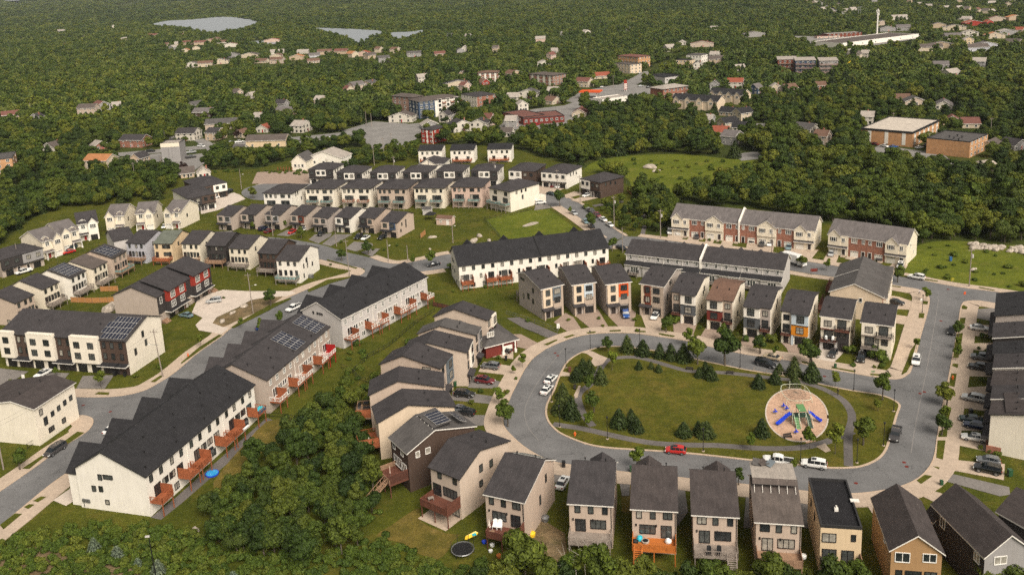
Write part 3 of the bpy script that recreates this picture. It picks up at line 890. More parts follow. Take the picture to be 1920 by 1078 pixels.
def deck(root,W,D,face,u0,u1,depth,z,mat='wood_red',rail='wood_red',style='bars',screens='',screen_mat=None,stairs=None,out=0.0,posts=True,open_='',sub=True):
 """Raised deck on a wall: boards, posts to the ground, railing, optional privacy screens and stairs."""
 loc,r=on_face(W,D,face,0,0)
 b=MB()
 y0,y1=-out-depth,-out-.01
 b.box(u0,u1,y0,y1,z-.1,z)
 b.box(u0,u1,y0-.05,y0,z-.34,z+.02)
 b.box(u0-.05,u0,y0,y1,z-.34,z+.02)
 b.box(u1,u1+.05,y0,y1,z-.34,z+.02)
 dk=b.build('deck',mat,root,loc,r)
 if posts and z>.8:
  xs=[u0+.12,u1-.12]+([(u0+u1)/2]if u1-u0>3.4 else[])
  def mk():
   q=MB()
   q.box(-.08,.08,-.08,.08,0,z-.11)
   return q.mesh('deck_post',mat)
  me=cached(('dp',round(z,2),mat),mk)
  for x in xs:
   link('deck_post',me,dk,(x,y0+.15,0))
 if rail:
  q=MB()
  segs=[]
  if 'f' not in open_:
   segs.append(((u0,y0),(u1,y0)))
  if 'L' not in screens and 'l' not in open_:
   segs.append(((u0,y0),(u0,y1)))
  if 'R' not in screens and 'r' not in open_:
   segs.append(((u1,y0),(u1,y1)))
  for(ax,ay),(bx,by)in segs:
   q.bar((ax,ay,z+1.02),(bx,by,z+1.02),.06)
   q.bar((ax,ay,z+.12),(bx,by,z+.12),.045)
   L=math.hypot(bx-ax,by-ay)
   n=max(2,int(L/1.5)+1)
   for k in range(n+1):
    t=k/n
    x,y=ax+(bx-ax)*t,ay+(by-ay)*t
    q.box(x-.055,x+.055,y-.055,y+.055,z,z+1.06)
   if style=='bars':
    n=max(3,int(L/.32))
    for k in range(n):
     t=(k+.5)/n
     x,y=ax+(bx-ax)*t,ay+(by-ay)*t
     q.box(x-.022,x+.022,y-.022,y+.022,z+.1,z+1.0)
   elif style=='solid':
    n=max(3,int(L/.22))
    for k in range(n):
     t0,t1=(k+.06)/n,(k+.94)/n
     dx,dy=(bx-ax),(by-ay)
     nx,ny=-dy/L*.02,dx/L*.02
     p0,p1=(ax+dx*t0,ay+dy*t0),(ax+dx*t1,ay+dy*t1)
     q.slab([(p0[0]-nx,p0[1]-ny,z+.98),(p1[0]-nx,p1[1]-ny,z+.98),(p1[0]+nx,p1[1]+ny,z+.98),(p0[0]+nx,p0[1]+ny,z+.98)],.96)
   elif style=='glass':
    dx,dy=(bx-ax),(by-ay)
    nx,ny=-dy/L*.012,dx/L*.012
    q.slab([(ax-nx,ay-ny,z+.95),(bx-nx,by-ny,z+.95),(bx+nx,by+ny,z+.95),(ax+nx,ay+ny,z+.95)],.8,1)
  q.build('railing',[rail,'glass_rail'],dk)
 for s_ in screens:
  if s_ not in 'LR':
   continue
  x=u0 if s_=='L' else u1
  q=MB()
  n=12
  for k in range(n):
   q.box(x-.035,x+.035,y0+depth*k/n+.012,y0+depth*(k+1)/n-.012,z+.01,z+1.85)
  q.box(x-.06,x+.06,y0-.02,y1,z+1.85,z+1.93)
  q.build('privacy_screen',screen_mat or mat,dk)
 if stairs:
  su,sw,d_=stairs
  q=MB()
  n=max(3,int(z/.19))
  run=.27
  for k in range(n):
   zz=z-(k+1)*z/n
   if d_=='f':
    q.box(su-sw/2,su+sw/2,y0-.06-(k+1)*run,y0-.06-k*run+.02,zz-.05+.19,zz+.19)
   else:
    s2=-1 if d_=='l' else 1
    xe=(u0 if d_=='l' else u1)+s2*.06
    xa,xb=sorted((xe+s2*k*run,xe+s2*((k+1)*run+.02)))
    q.box(xa,xb,y0+.02,y0+sw,zz-.05+.19,zz+.19)
  if d_=='f':
   for x in(su-sw/2,su+sw/2):
    q.bar((x,y0-.06,z+.0),(x,y0-.06-n*run,.05),.12)
    q.bar((x,y0-.06,z+.95),(x,y0-.06-n*run,.95),.06)
    for k in range(0,n+1,3):
     yy=y0-.06-k*run
     q.box(x-.045,x+.045,yy-.045,yy+.045,z*(1-k/n),z*(1-k/n)+.95)
  else:
   s2=-1 if d_=='l' else 1
   xe=(u0 if d_=='l' else u1)+s2*.06
   for y in(y0+.02,y0+sw):
    q.bar((xe,y,z),(xe+s2*n*run,y,.05),.12)
    q.bar((xe,y,z+.95),(xe+s2*n*run,y,.95),.06)
  q.build('stairs',rail or mat,dk)
 return dk
def roof_plate(b,pts,th=.22):
 n=len(b.v)
 k=len(pts)
 b.v+=[tuple(p)for p in pts]+[(p[0],p[1],p[2]-th)for p in pts]
 b.f.append(tuple(range(n,n+k)))
 b.m.append(0)
 b.f.append(tuple(range(n+2*k-1,n+k-1,-1)))
 b.m.append(1)
 for i in range(k):
  j=(i+1)%k
  b.f.append((n+i,n+k+i,n+k+j,n+j))
  b.m.append(1)
def walls_gx(W,D,hf,hb,yr,hr):
 b=MB()
 w,d=W/2,D/2
 b.quad([(-w,-d,0),(w,-d,0),(w,-d,hf),(-w,-d,hf)])
 b.quad([(w,d,0),(-w,d,0),(-w,d,hb),(w,d,hb)])
 b.quad([(w,-d,0),(w,d,0),(w,d,hb),(w,yr,hr),(w,-d,hf)])
 b.quad([(-w,d,0),(-w,-d,0),(-w,-d,hf),(-w,yr,hr),(-w,d,hb)])
 return b
def roof_gx(W,D,hf,hb,yr,hr,oh=.35,lift=.06):
 b=MB()
 w,d=W/2+oh,D/2
 sf=(hr-hf)/(yr+d)
 sb=(hr-hb)/(d-yr)
 hr,hf,hb=hr+lift,hf+lift,hb+lift
 roof_plate(b,[(-w,-d-oh,hf-sf*oh),(w,-d-oh,hf-sf*oh),(w,yr,hr),(-w,yr,hr)])
 roof_plate(b,[(-w,yr,hr),(w,yr,hr),(w,d+oh,hb-sb*oh),(-w,d+oh,hb-sb*oh)])
 return b
def walls_gy(W,D,h,hr,xr=0.0):
 b=MB()
 w,d=W/2,D/2
 b.quad([(-w,-d,0),(w,-d,0),(w,-d,h),(xr,-d,hr),(-w,-d,h)])
 b.quad([(w,d,0),(-w,d,0),(-w,d,h),(xr,d,hr),(w,d,h)])
 b.quad([(w,-d,0),(w,d,0),(w,d,h),(w,-d,h)])
 b.quad([(-w,d,0),(-w,-d,0),(-w,-d,h),(-w,d,h)])
 return b
def roof_gy(W,D,h,hr,xr=0.0,oh=.35,lift=.06):
 b=MB()
 w,d=W/2,D/2+oh
 sl,sr=(hr-h)/(w+xr),(hr-h)/(w-xr)
 h,hr=h+lift,hr+lift
 roof_plate(b,[(-w-oh,d,h-sl*oh),(-w-oh,-d,h-sl*oh),(xr,-d,hr),(xr,d,hr)])
 roof_plate(b,[(xr,d,hr),(xr,-d,hr),(w+oh,-d,h-sr*oh),(w+oh,d,h-sr*oh)])
 return b
def roof_hip(W,D,h,rise,oh=.5):
 b=MB()
 w,d=W/2+oh,D/2+oh
 m_=min(w,d)
 a,c=w-m_,d-m_
 e=[(-w,-d,h),(w,-d,h),(w,d,h),(-w,d,h)]
 z=h+rise
 if a>c:
  r0,r1=(-a,0,z),(a,0,z)
  tops=[[e[0],e[1],r1,r0],[e[1],e[2],r1],[e[2],e[3],r0,r1],[e[3],e[0],r0]]
 else:
  r0,r1=(0,-c,z),(0,c,z)
  tops=[[e[0],e[1],r0],[e[1],e[2],r1,r0],[e[2],e[3],r1],[e[3],e[0],r0,r1]]
 for f in tops:
  b.quad(f,0)
 for i in range(4):
  p,q=e[i],e[(i+1)%4]
  b.quad([(p[0],p[1],h-.24),(q[0],q[1],h-.24),q,p],1)
 b.quad([(x,y,h-.24)for x,y,_ in e][::-1],1)
 return b
def walls_box(W,D,h):
 b=MB()
 w,d=W/2,D/2
 b.quad([(-w,-d,0),(w,-d,0),(w,-d,h),(-w,-d,h)])
 b.quad([(w,-d,0),(w,d,0),(w,d,h),(w,-d,h)])
 b.quad([(w,d,0),(-w,d,0),(-w,d,h),(w,d,h)])
 b.quad([(-w,d,0),(-w,-d,0),(-w,-d,h),(-w,d,h)])
 return b
def walls_hipd(W,D,h):
 return walls_box(W,D,h-.1)
def roof_flat(W,D,h,par=.45):
 b=MB()
 w,d,t=W/2,D/2,.25
 b.quad([(-w+t,-d+t,h-par+.05),(w-t,-d+t,h-par+.05),(w-t,d-t,h-par+.05),(-w+t,d-t,h-par+.05)],0)
 for x0,x1,y0,y1 in((-w-.03,w+.03,-d-.03,-d+t),(-w-.03,w+.03,d-t,d+.03),(-w-.03,-w+t,-d+t,d-t),(w-t,w+.03,-d+t,d-t)):
  b.box(x0,x1,y0,y1,h-par,h+.04,1)
 return b
def vent(root,x,y,z):
 def mk():
  b=MB()
  b.bar((0,0,-.25),(0,0,.5),.09,0,6)
  b.box(-.16,.16,-.16,.16,.5,.58)
  return b.mesh('roof_vent','frame_dark')
 link('roof_vent',cached('vent',mk),root,(x,y,z))
def front_gable(root,W,D,face,u,w,out,h,hr,inner,mat,rmat,fascia='fascia_white',wall=True,z0=0.0,name='gable'):
 """A cross gable standing out from a wall, its roof running back into the main roof."""
 loc,r=on_face(W,D,face,u,0)
 if wall:
  b=MB()
  b.quad([(-w/2,-out,z0),(w/2,-out,z0),(w/2,-out,h),(0,-out,hr),(-w/2,-out,h)])
  b.quad([(w/2,-out,z0),(w/2,0,z0),(w/2,0,h),(w/2,-out,h)])
  b.quad([(-w/2,0,z0),(-w/2,-out,z0),(-w/2,-out,h),(-w/2,0,h)])
  b.build(name+'_wall',mat,root,loc,r)
 b=MB()
 oh=.3
 s=(hr-h)/(w/2)
 zl=h-s*oh+.05
 roof_plate(b,[(-w/2-oh,inner,zl),(-w/2-oh,-out-oh,zl),(0,-out-oh,hr+.05),(0,inner,hr+.05)],.18)
 roof_plate(b,[(0,inner,hr+.05),(0,-out-oh,hr+.05),(w/2+oh,-out-oh,zl),(w/2+oh,inner,zl)],.18)
 b.build(name+'_roof',[rmat,fascia],root,loc,r)
def solar(root,W,D,p0,ux,uy,nx,ny,pw,ph,gap=.04,cell='solar_cell',skip=()):
 """Rows of panels: corner p0, directions ux (along the ridge), uy (up the slope)."""
 ux,uy=Vector(ux).normalized(),Vector(uy).normalized()
 n=ux.cross(uy)
 M=Matrix((ux,uy,n)).transposed()
 eul=M.to_euler()
 def mk():
  b=MB()
  b.box(0,pw-gap,0,ph-gap,0,.05,1)
  b.box(.05,pw-gap-.05,.05,ph-gap-.05,.05,.062,0)
  return b.mesh('solar_panel',[cell,'solar_frame'])
 me=cached(('sp',pw,ph,cell),mk)
 for i in range(nx):
  for j in range(ny):
   if(i,j)in skip:
    continue
   o=link('solar_panel',me,root,Vector(p0)+ux*(i*pw)+uy*(j*ph)+n*.12)
   o.rotation_euler=eul
ALL_HOUSES=[]
def house(label,A,B,z,D,face='F',w=None,hf=9.0,hb=None,yr=.1,hr=11.2,kind='gx',wall='beige',roof='roof',fascia='fascia_dark',oh=.4,cat='house',name='house',group=None,vents=2,shift=0.0,ang_=None):
 """A, B: left and right corner of the reference wall as one stands outside it, sighted at height z."""
 a,b_=G(A[0],A[1],z).to_2d(),G(B[0],B[1],z).to_2d()
 if ang_ is not None:
  b_=a+Vector((math.cos(R(ang_)),math.sin(R(ang_))))*(w or(b_-a).length)
 d=b_-a
 W=d.length
 if w:
  mid=(a+b_)/2
  W=w
 else:
  mid=(a+b_)/2
  if z>2:
   W-=2*oh*.7
 u=d.normalized()
 inw=Vector((-u.y,u.x))
 c=mid+inw*(D/2+(oh*.7 if z>2 else 0)+shift)
 ang=math.atan2(u.y,u.x)
 if face=='B':
  ang+=math.pi
 if face in 'LR':
  ang+=-math.pi/2 if face=='R' else math.pi/2
  W,D=D,W
 root=thing(name,label,cat,(c.x,c.y,0),ang,group)
 FOOT.append((c.x,c.y,W/2,D/2,ang))
 hb=hf if hb is None else hb
 y_r=yr*D
 if kind=='gx':
  walls_gx(W,D,hf,hb,y_r,hr).build('wall',wall,root)
  rf=roof_gx(W,D,hf,hb,y_r,hr,oh).build('roof',[roof,fascia],root)
  for k in range(vents):
   x=W*(-.28+.5*k)
   vent(rf,x,-D*.18,hf+(hr-hf)*((-D*.18+D/2)/(y_r+D/2))+.05)
 elif kind=='gy':
  walls_gy(W,D,hf,hr,yr*W).build('wall',wall,root)
  roof_gy(W,D,hf,hr,yr*W,oh).build('roof',[roof,fascia],root)
 elif kind=='hip':
  walls_hipd(W,D,hf).build('wall',wall,root)
  roof_hip(W,D,hf,hr-hf,oh).build('roof',[roof,fascia],root)
 else:
  walls_box(W,D,hf-.2).build('wall',wall,root)
  roof_flat(W,D,hf).build('roof',[roof,fascia],root)
 ALL_HOUSES.append(root)
 return root,W,D
 # -- houses round the park: north side (fronts to the camera)
def win(root,W,D,face,lst,fr='frame_dark',sub=True,out=0.0):
 for q in lst:
  u,z,w,h=q[:4]
  window(root,W,D,face,u,z,w,h,fr,q[4]if len(q)>4 else 1,q[5]if len(q)>5 else None,q[6]if len(q)>6 else out,sub)
def north_a(label,A,B,c1,c2,pier='stone',wall='greige',D=14,hip=True,ang_=None):
 r,W,D=house(label,A,B,0,D,hf=9.3,hb=10.0,yr=.16,hr=11.6 if not hip else 11.4,wall=wall,roof='roof',fascia='fascia_white',oh=.45,ang_=ang_,w=6.8 if ang_ is not None else None)
 h=W/2
 panel(r,W,D,'F',-h+.25,-.1,3.35,9.15,'sand',.35,'bay')
 panel(r,W,D,'F',.0,h*.80,5.0,9.15,c2,.30,'bay')
 panel(r,W,D,'F',h*.80,h,.0,9.1,pier,.34,'pier')
 panel(r,W,D,'F',.0,h*.80,2.75,5.0,pier,.28)
 panel(r,W,D,'F',-.2,.05,0,2.75,pier,.34,'pier')
 panel(r,W,D,'F',-h+.1,-h+.5,0,2.6,pier,1.2,'porch_post')
 if c1:
  panel(r,W,D,'F',-.1,.0,3.35,9.15,'black',.45)
 for zz in(4.9,7.7):
  window(r,W,D,'F',-h/2+.1,zz,1.25,1.6,cols=2,glass_=random.choice(('glass','glass_grey')),out=.35)
  window(r,W,D,'F',h*.42,zz+(.2 if zz<6 else 0),1.75,1.45,cols=3,glass_=random.choice(('glass','glass_grey','glass_blind')),out=.30)
 porch_roof(r,W,D,'F',-h-.2,.1,3.4,1.5,.5,'roof','fascia_dark')
 door(r,W,D,'F',-h*.45,1.0,2.2,'door_dark',fr='frame_dark')
 garage_door(r,W,D,'F',h*.42,2.5,2.2,'garage_black')
 return r,W,D
r,W,D=north_a('grey-sided tall narrow house with blue-grey bay, west end of row above the park',(1017.6,599.4),(1059.9,591),True,'bluegrey',ang_=27)
win(r,W,D,'L',[(-1,4.6,.9,1.5),(1.8,3.9,.7,1.2),(-4,3.8,.6,1.4),(2,7.2,.7,1.2),(-4.3,8.9,2.2,.5)])
deck(r,W,D,'B',-3,3,2.6,2.6,'wood_grey','wood_grey')
r,W,D=north_a('tall narrow house with pale blue bay, second from west above the park',(1075.2,591),(1117,585.2),False,'paleblue')
deck(r,W,D,'B',-3,3,2.6,2.6,'wood_red','wood_red','solid')
r,W,D=north_a('tall narrow house with bright orange-red bay and blue pickup in its drive',(1137.9,590.2),(1183,584.4),False,'flame')
r,W,D=north_a('tall stone-fronted house with rust red bay and white car in its drive',(1202,588.5),(1246.4,591),False,'stone',ang_=-31)
panel(r,W,D,'F',-2.1,-.2,3.3,9.2,'rust',.42,'bay')
win(r,W,D,'F',[(-1.15,4.9,1.1,1.5,2,None,.43),(-1.15,7.8,1.1,1.5,2,None,.43)])
win(r,W,D,'R',[(-2,8.6,.55,.9),(-1.1,8.8,.55,.9),(-4,5.2,.5,1.6)])
def north_b(label,A,B,mid,top='ivory',left=True,side='stone',roof='roof',wall='ivory'):
 """Main bay with white top, coloured middle and garage; a narrow stone bay with balcony beside it."""
 s=1 if left else-1
 r,W,D=house(label,A,B,0,12.5,hf=8.9,hb=10.3,yr=.08,hr=11.3,wall=wall,roof=roof,fascia='fascia_dark',oh=.3,w=6.7,ang_=-29.5)
 h=W/2
 a0,a1=(-h-.02,h*.22)if left else(-h*.22,h+.02)
 n0,n1=(h*.24,h)if left else(-h,-h*.24)
 panel(r,W,D,'F',a0,a1,5.75,8.75,top,.75,'bay')
 panel(r,W,D,'F',a0,a1,2.85,5.55,mid,.72,'bay')
 panel(r,W,D,'F',a0,a1,5.55,5.75,'black',.80)
 panel(r,W,D,'F',a0,a0+.5,0,2.85,top,.6,'pier')
 panel(r,W,D,'F',a1-.5,a1,0,2.85,top,.6,'pier')
 panel(r,W,D,'F',n0,n1,.0,8.7,side,.06)
 rc=(a0+a1)/2
 roof_slope=(11.3-8.9)/(.58*12.5)
 b=MB()
 loc,rr=on_face(W,D,'F',0,0)
 roof_plate(b,[(a0-.25,-1.1,8.95-.5*roof_slope),(a1+.2,-1.1,8.95-.5*roof_slope),(a1+.2,.8,8.98+1.55*roof_slope),(a0-.25,.8,8.98+1.55*roof_slope)],.2)
 b.build('bay_roof',[roof,'fascia_dark'],r,loc,rr)
 window(r,W,D,'F',rc-.2*s,7.3,1.7,1.75,cols=2,glass_='glass_grey',out=.75,rows=2)
 window(r,W,D,'F',rc-.1*s,4.3,1.7,1.6,cols=2,glass_=random.choice(('glass','glass_grey','glass_blind')),out=.72,rows=2)
 garage_door(r,W,D,'F',rc,2.5,2.25,'garage_black',lights=True)
 nc=(n0+n1)/2
 window(r,W,D,'F',nc,7.2,1.3,1.3,cols=2,out=.06)
 door(r,W,D,'F',nc,1.5,2.2,'glass',.06,3.1,'frame_dark')
 deck(r,W,D,'F',n0+.02,n1,1.1,2.9,'wood_brown','post_black','bars',posts=False,out=.07)
 door(r,W,D,'F',nc,.95,2.1,'door_dark',.06,fr='frame_dark')
 win(r,W,D,'R',[(.5,6.9,.6,1.2),(1.4,8.0,.6,1.2),(-1,3.5,.5,1.2)])
 return r,W,D
north_b('white-topped grey narrow house with black frames, fifth in row above the park',(1260.5,602.5),(1305.5,608.8),'slate','white',False,'stone')
north_b('narrow white house with brown shingle roof and dark red middle storey',(1326.8,616),(1374.5,618.6),'maroon','ivory',True,'stone','roof_brown')
r,W,D=north_b('white-topped house with slate grey middle storey and two balcony chairs',(1395.3,630.3),(1443,632.8),'slate','white',True,'greige')
north_b('narrow white house with bright orange middle storey facing the park',(1464.3,642),(1514.4,647),'orange','paleblue',False,'ivory')
def north_c(label,A,B,z,mid,low):
 r,W,D=house(label,A,B,z,11.5,hf=9.0,hb=10.0,yr=.2,hr=10.8,wall='cream',roof='roof',fascia='fascia_white',oh=.45,w=6.9,ang_=-28)
 h=W/2
 panel(r,W,D,'F',-h,-.1,5.9,8.9,'ivory',.5,'bay')
 panel(r,W,D,'F',-h,h,5.65,5.9,mid,.7)
 panel(r,W,D,'F',-h,.6,2.6,2.85,'lightgrey',1.5,'balcony_slab')
 panel(r,W,D,'F',-h,-h+.7,0,2.6,'lightgrey',.9,'pier')
 panel(r,W,D,'F',.1,.6,0,2.6,'lightgrey',.9,'pier')
 panel(r,W,D,'F',.6,h-.1,.05,5.6,low,.05)
 window(r,W,D,'F',-h*.5,7.3,1.6,1.4,cols=2,glass_='glass_blind',out=.5)
 door(r,W,D,'F',h*.45,1.9,2.3,'glass_grey',0,6.0,'frame_dark')
 door(r,W,D,'F',-h*.45,2.0,2.3,'glass_grey',0,2.9,'frame_dark')
 window(r,W,D,'F',.2,4.5,.6,1.0)
 deck(r,W,D,'F',0,h,1.0,5.92,mid,'frame_dark','bars',posts=False)
 deck(r,W,D,'F',-h+.05,.55,1.45,2.87,mid,'frame_dark','bars',posts=False)
 garage_door(r,W,D,'F',-h*.42,2.5,2.2,'garage_black',.05)
 door(r,W,D,'F',h*.55,.95,2.1,'door_dark',.05,fr='frame_dark')
 window(r,W,D,'F',h*.55,4.4,1.3,1.5,cols=2,glass_='glass',out=.05)
 win(r,W,D,'R',[(-3,5.2,.4,1.2),(-1,3.6,.4,1.6)])
 return r,W,D
north_c('cream narrow house with dark ground floor and two white chairs on its balcony',(1537.7,653.6),(1590.4,656),0,'wood_brown','dark')
north_c('cream narrow house with two balconies, corner plot at the east end above the park',(1613.5,666.5),(1667,659),0,'wood_grey','cream')
# -- west side of the ring (fronts to the road, backs to the thicket)
def west(label,A,B,z,D,face,wall,roof='roof',fascia='fascia_dark',hf=9.0,hb=8.6,yr=.1,hr=11.3,front='beige',bay='bluegrey',dk=None,wins=True,frm='frame_dark'):
 r,W,D=house(label,A,B,z,D,face,hf=hf,hb=hb,yr=yr,hr=hr,wall=wall,roof=roof,fascia=fascia,oh=.4)
 h=W/2
 panel(r,W,D,'F',.1,h-.2,3.2,8.8,bay,.5,'bay')
 win(r,W,D,'F',[(-h/2,4.8,1.2,1.6,2),(-h/2,7.5,1.2,1.6,2),(h*.45,4.9,1.6,1.6,2,None,.5),(h*.45,7.6,1.6,1.6,2,None,.5)],frm)
 porch_roof(r,W,D,'F',-h-.2,.1,3.3,1.5,.5,'roof','fascia_dark')
 door(r,W,D,'F',-h*.5,mat='door_dark',fr='frame_dark')
 garage_door(r,W,D,'F',h*.4,2.5,2.2,'garage_black')
 if dk:
  deck(r,W,D,'B',*dk[0],**dk[1])
 return r,W,D
r,W,D=west('beige house with white top and dark red bay, north end of the west row',(914,600),(929,584.3),9,15,'F','beige',bay='maroon')
panel(r,W,D,'F',-.2,W/2,5.9,9.0,'ivory',.62,'bay')
win(r,W,D,'F',[(W*.25,7.5,1.4,1.6,2,None,.63)])
win(r,W,D,'L',[(-1,7.6,.5,.8)])
west('house with pale weathered grey roof, second from north in the west row',(892.2,627.7),(902,612.7),9,15,'F','beige','roof_grey',bay='grey',hr=11.0)
r,W,D=west('house with white projecting front bay, third from north in the west row',(875.5,660),(886.3,636),9,15.5,'F','beige',bay='white')
r,W,D=west('beige house with slim slot window high in its gable, west row',(825.4,690.3),(848.8,663.6),9,15,'F','tan',bay='bluegrey',dk=((-3,3,2.4,2.7),dict(mat='wood_tan',rail='wood_tan',style='solid')))
win(r,W,D,'L',[(4.2,8.5,1.9,.45),(-6.6,1.3,.9,2.1)])
r,W,D=west('beige house with long dark roof and deck dining set behind, west row',(694,712),(690,740),8.6,16,'B','tan',bay='taupe',dk=((-3.1,3.1,3.4,2.9),dict(mat='wood_tan',rail='wood_tan',style='bars',screens='R',screen_mat='wood_red')))
win(r,W,D,'L',[(2,7.5,1.0,.5)])
r,W,D=west('sand-coloured house with red deck and folded parasol behind, west row',(696.8,761),(706.8,792),8.6,16,'B','sand',bay='taupe',dk=((-3,3,4.2,2.9),dict(mat='wood_red',rail='wood_red',style='bars',screens='R')),fascia='fascia_dark')
win(r,W,D,'L',[(2.6,5.6,1.1,1.6)])
r,W,D=west('dark brown house with white window trim and solar panels on tilted roof frames',(728.5,818.5),(762.8,849.4),8.6,15,'B','darkbrown','roof_grey','fascia_white',bay='dark',frm='frame_white',dk=((-2.4,3.2,4.0,2.9),dict(mat='wood_brown',rail='wood_tan',style='solid',screens='R',stairs=(1.6,1.3,'f'))))
win(r,W,D,'L',[(2.8,7.0,.9,1.1),(-3.2,7.4,.9,1.1),(-5.4,7.4,.7,1.1),(1.0,5.2,1.0,1.9),(5,1.6,1.1,1.8)],'frame_white')
win(r,W,D,'B',[(-2.2,7.4,.9,1.3),(1.2,7.4,.9,1.3),(-1.0,4.5,3.0,1.9,4),(1.9,4.1,1.5,2.2,2)],'frame_white')
# the raised solar frame: a sloping rack on struts with loose panels
b=MB()
roof_plate(b,[(-W/2,1.6,11.6),(W/2-.3,1.6,11.6),(W/2-.3,-2.6,11.75),(-W/2,-2.6,11.75)],.1)
b.build('solar_rack',['roof_grey','fascia_dark'],r)
for k in range(5):
 x=-W/2+.4+k*(W-1)/4
 q=MB()
 q.bar((x,2.2,10.4),(x,1.6,11.5),.05)
 q.build('rack_strut','fascia_white',r)
solar(r,W,D,(-W/2+.3,-2.4,11.68),(1,0,0),(0,1,0),5,1,1.05,3.2)
solar(r,W,D,(-W/2+.4,-5.9,10.2),(1,0,0),(0,1,.45),4,1,1.05,1.7)
r,W,D=west('greige house with dark brown deck on tall posts over a patio',(802.8,873.6),(861.3,897),8.6,14.5,'B','beige',dk=((-3.2,3.4,3.6,2.9),dict(mat='wood_brown',rail='wood_brown',style='solid',screens='R')),bay='taupe')
win(r,W,D,'B',[(-1.3,7.5,.8,1.2),(2.4,7.5,.8,1.2),(-2.1,4.3,1.8,2.1,2),(1.1,4.6,3.2,1.6,4),(2.2,1.4,1.5,1.9,2)])
win(r,W,D,'L',[(1.8,6.9,.8,1.3),(-1.2,7.4,.8,1.3),(-1.4,4.4,.8,1.1)])
b=MB()
b.box(-3.3,3.5,0,4.2,.03,.09)
b.build('patio','concrete',r,(0,D/2+.02,0))
# -- south row (backs to the camera)
def south(label,A,B,z=8.6,wall='tan',roof='roof',D=13.2,hipfront=True,order=0,deckmat='wood_grey',**dk):
 r,W,D=house(label,A,B,z,D,'B',hf=8.4,hb=8.4,yr=-.17,hr=11.0,wall=wall,roof=roof,fascia='fascia_white',oh=.35)
 h=W/2
 up_=[(-h*.68,.75,1.25,1),(-h*.05,.75,1.25,1),(h*.62,1.35,1.15,2)]
 if order:
  up_=[(h*.68,.75,1.25,1),(h*.02,.75,1.25,1),(-h*.6,1.35 if order==1 else.8,1.15,2 if order==1 else 1)]
 for u,w,hh,c_ in up_:
  window(r,W,D,'B',u,7.25,w,hh,cols=c_)
 if order:
  window(r,W,D,'B',h*.35,4.55,2.5,1.5,cols=3)
  window(r,W,D,'B',-h*.48,4.25,1.6,2.1,cols=2)
 else:
  window(r,W,D,'B',-h*.3,4.55,2.5,1.5,cols=3)
  window(r,W,D,'B',h*.55,4.25,1.6,2.1,cols=2)
 win(r,W,D,'B',[(-h*.5,1.5,1.2,1.2,2)])
 win(r,W,D,'L',[(3,7,.5,1.4),(0,4.4,.5,1.6)])
 win(r,W,D,'R',[(-3,7,.5,1.4),(1,4.4,.5,1.6)])
 for u in(-h*.82,h*.1):
  b=MB()
  b.box(-.12,.12,-.16,-.004,-.2,.2)
  loc,rr=on_face(W,D,'B',u,5.3)
  b.build('wall_lamp','frame_dark',r,loc,rr)
 b=MB()
 b.box(-.06,.06,-.1,-.004,.2,8.2)
 loc,rr=on_face(W,D,'B',h-.14,0)
 b.build('downpipe','fascia_dark',r,loc,rr)
 if hipfront:
  front_gable(r,W,D,'F',-h*.3*(1 if hipfront>0 else-1),W*.56,.7,8.4,9.75,3.2,wall,roof,'fascia_white')
 garage_door(r,W,D,'F',h*.4,2.5,2.2)
 door(r,W,D,'F',-h*.5)
 win(r,W,D,'F',[(h*.4,5,1.5,1.5,2),(h*.4,7.4,1.5,1.3,2)])
 if dk:
  deck(r,W,D,'B',dk.pop('u0',-h+.1),dk.pop('u1',h-.1),dk.pop('depth',3.3),dk.pop('zd',2.9),deckmat,**dk)
 return r,W,D
r,W,D=south('greige house with pale solar panels on its ridge beside a white car',(906,923.5),(983,940),8.6,'tan','roof',14.2,0,0,'wood_brown',u0=-2.2,depth=3.4,zd=2.6,rail='wood_brown',style='solid',screens='R')
sl=Vector((0,.33*D,-2.6)).normalized()
sf_=Vector((0,.33*D,2.6)).normalized()
solar(r,W,D,(-W/2+.15,-D/2+.4,8.7),(1,0,0),(0,.33*D,2.55),6,4,1.02,1.15,cell='solar_cell_pale',skip=((0,0),(0,1),(1,0),(0,2),(1,1)))
south('greige house with grey timber stairs behind, second in the south row',(1063.5,941),(1149.6,946),8.6,'tan','roof',13.5,1,2,'wood_grey',rail='wood_grey',style='bars',stairs=(2.2,1.5,'f'))
south('greige house with bright orange deck and stairs behind',(1182,951),(1270.6,956),8.6,'tan','roof_warm',13.5,-1,0,'wood_orange',rail='wood_orange',style='solid',stairs=(-2.6,1.3,'f'))
south('greige house with weathered grey deck and two round chairs behind',(1296.7,962),(1386,967),8.6,'tan','roof_warm',13.5,1,1,'wood_grey',rail='wood_grey',style='bars',stairs=(2.5,1.4,'f'))
r,W,D=south('tan-roofed house with raised solar racks and cluttered deck behind',(1415,975.3),(1506.3,981),8.6,'tan','roof_taupe',13.5,0,1,'wood_tan',rail='wood_tan',style='solid')
b=MB()
roof_plate(b,[(-W/2-.1,-D/2+.4,11.3),(W/2+.1,-D/2+.4,11.3),(W/2+.1,-.5,11.75),(-W/2-.1,-.5,11.75)],.12)
b.build('solar_rack',['roof_pale','fascia_dark'],r)
b=MB()
roof_plate(b,[(-W/2-.1,-.49,11.72),(W/2+.1,-.49,11.72),(W/2+.1,.5,11.2),(-W/2-.1,.5,11.2)],.1)
b.build('rack_flashing',['roof_taupe','fascia_dark'],r)
for k in range(6):
 x=-W/2+.2+k*(W-.4)/5
 q=MB()
 q.bar((x,1.3,9.9),(x,-.3,11.6),.045)
 q.build('rack_strut','fascia_white',r)
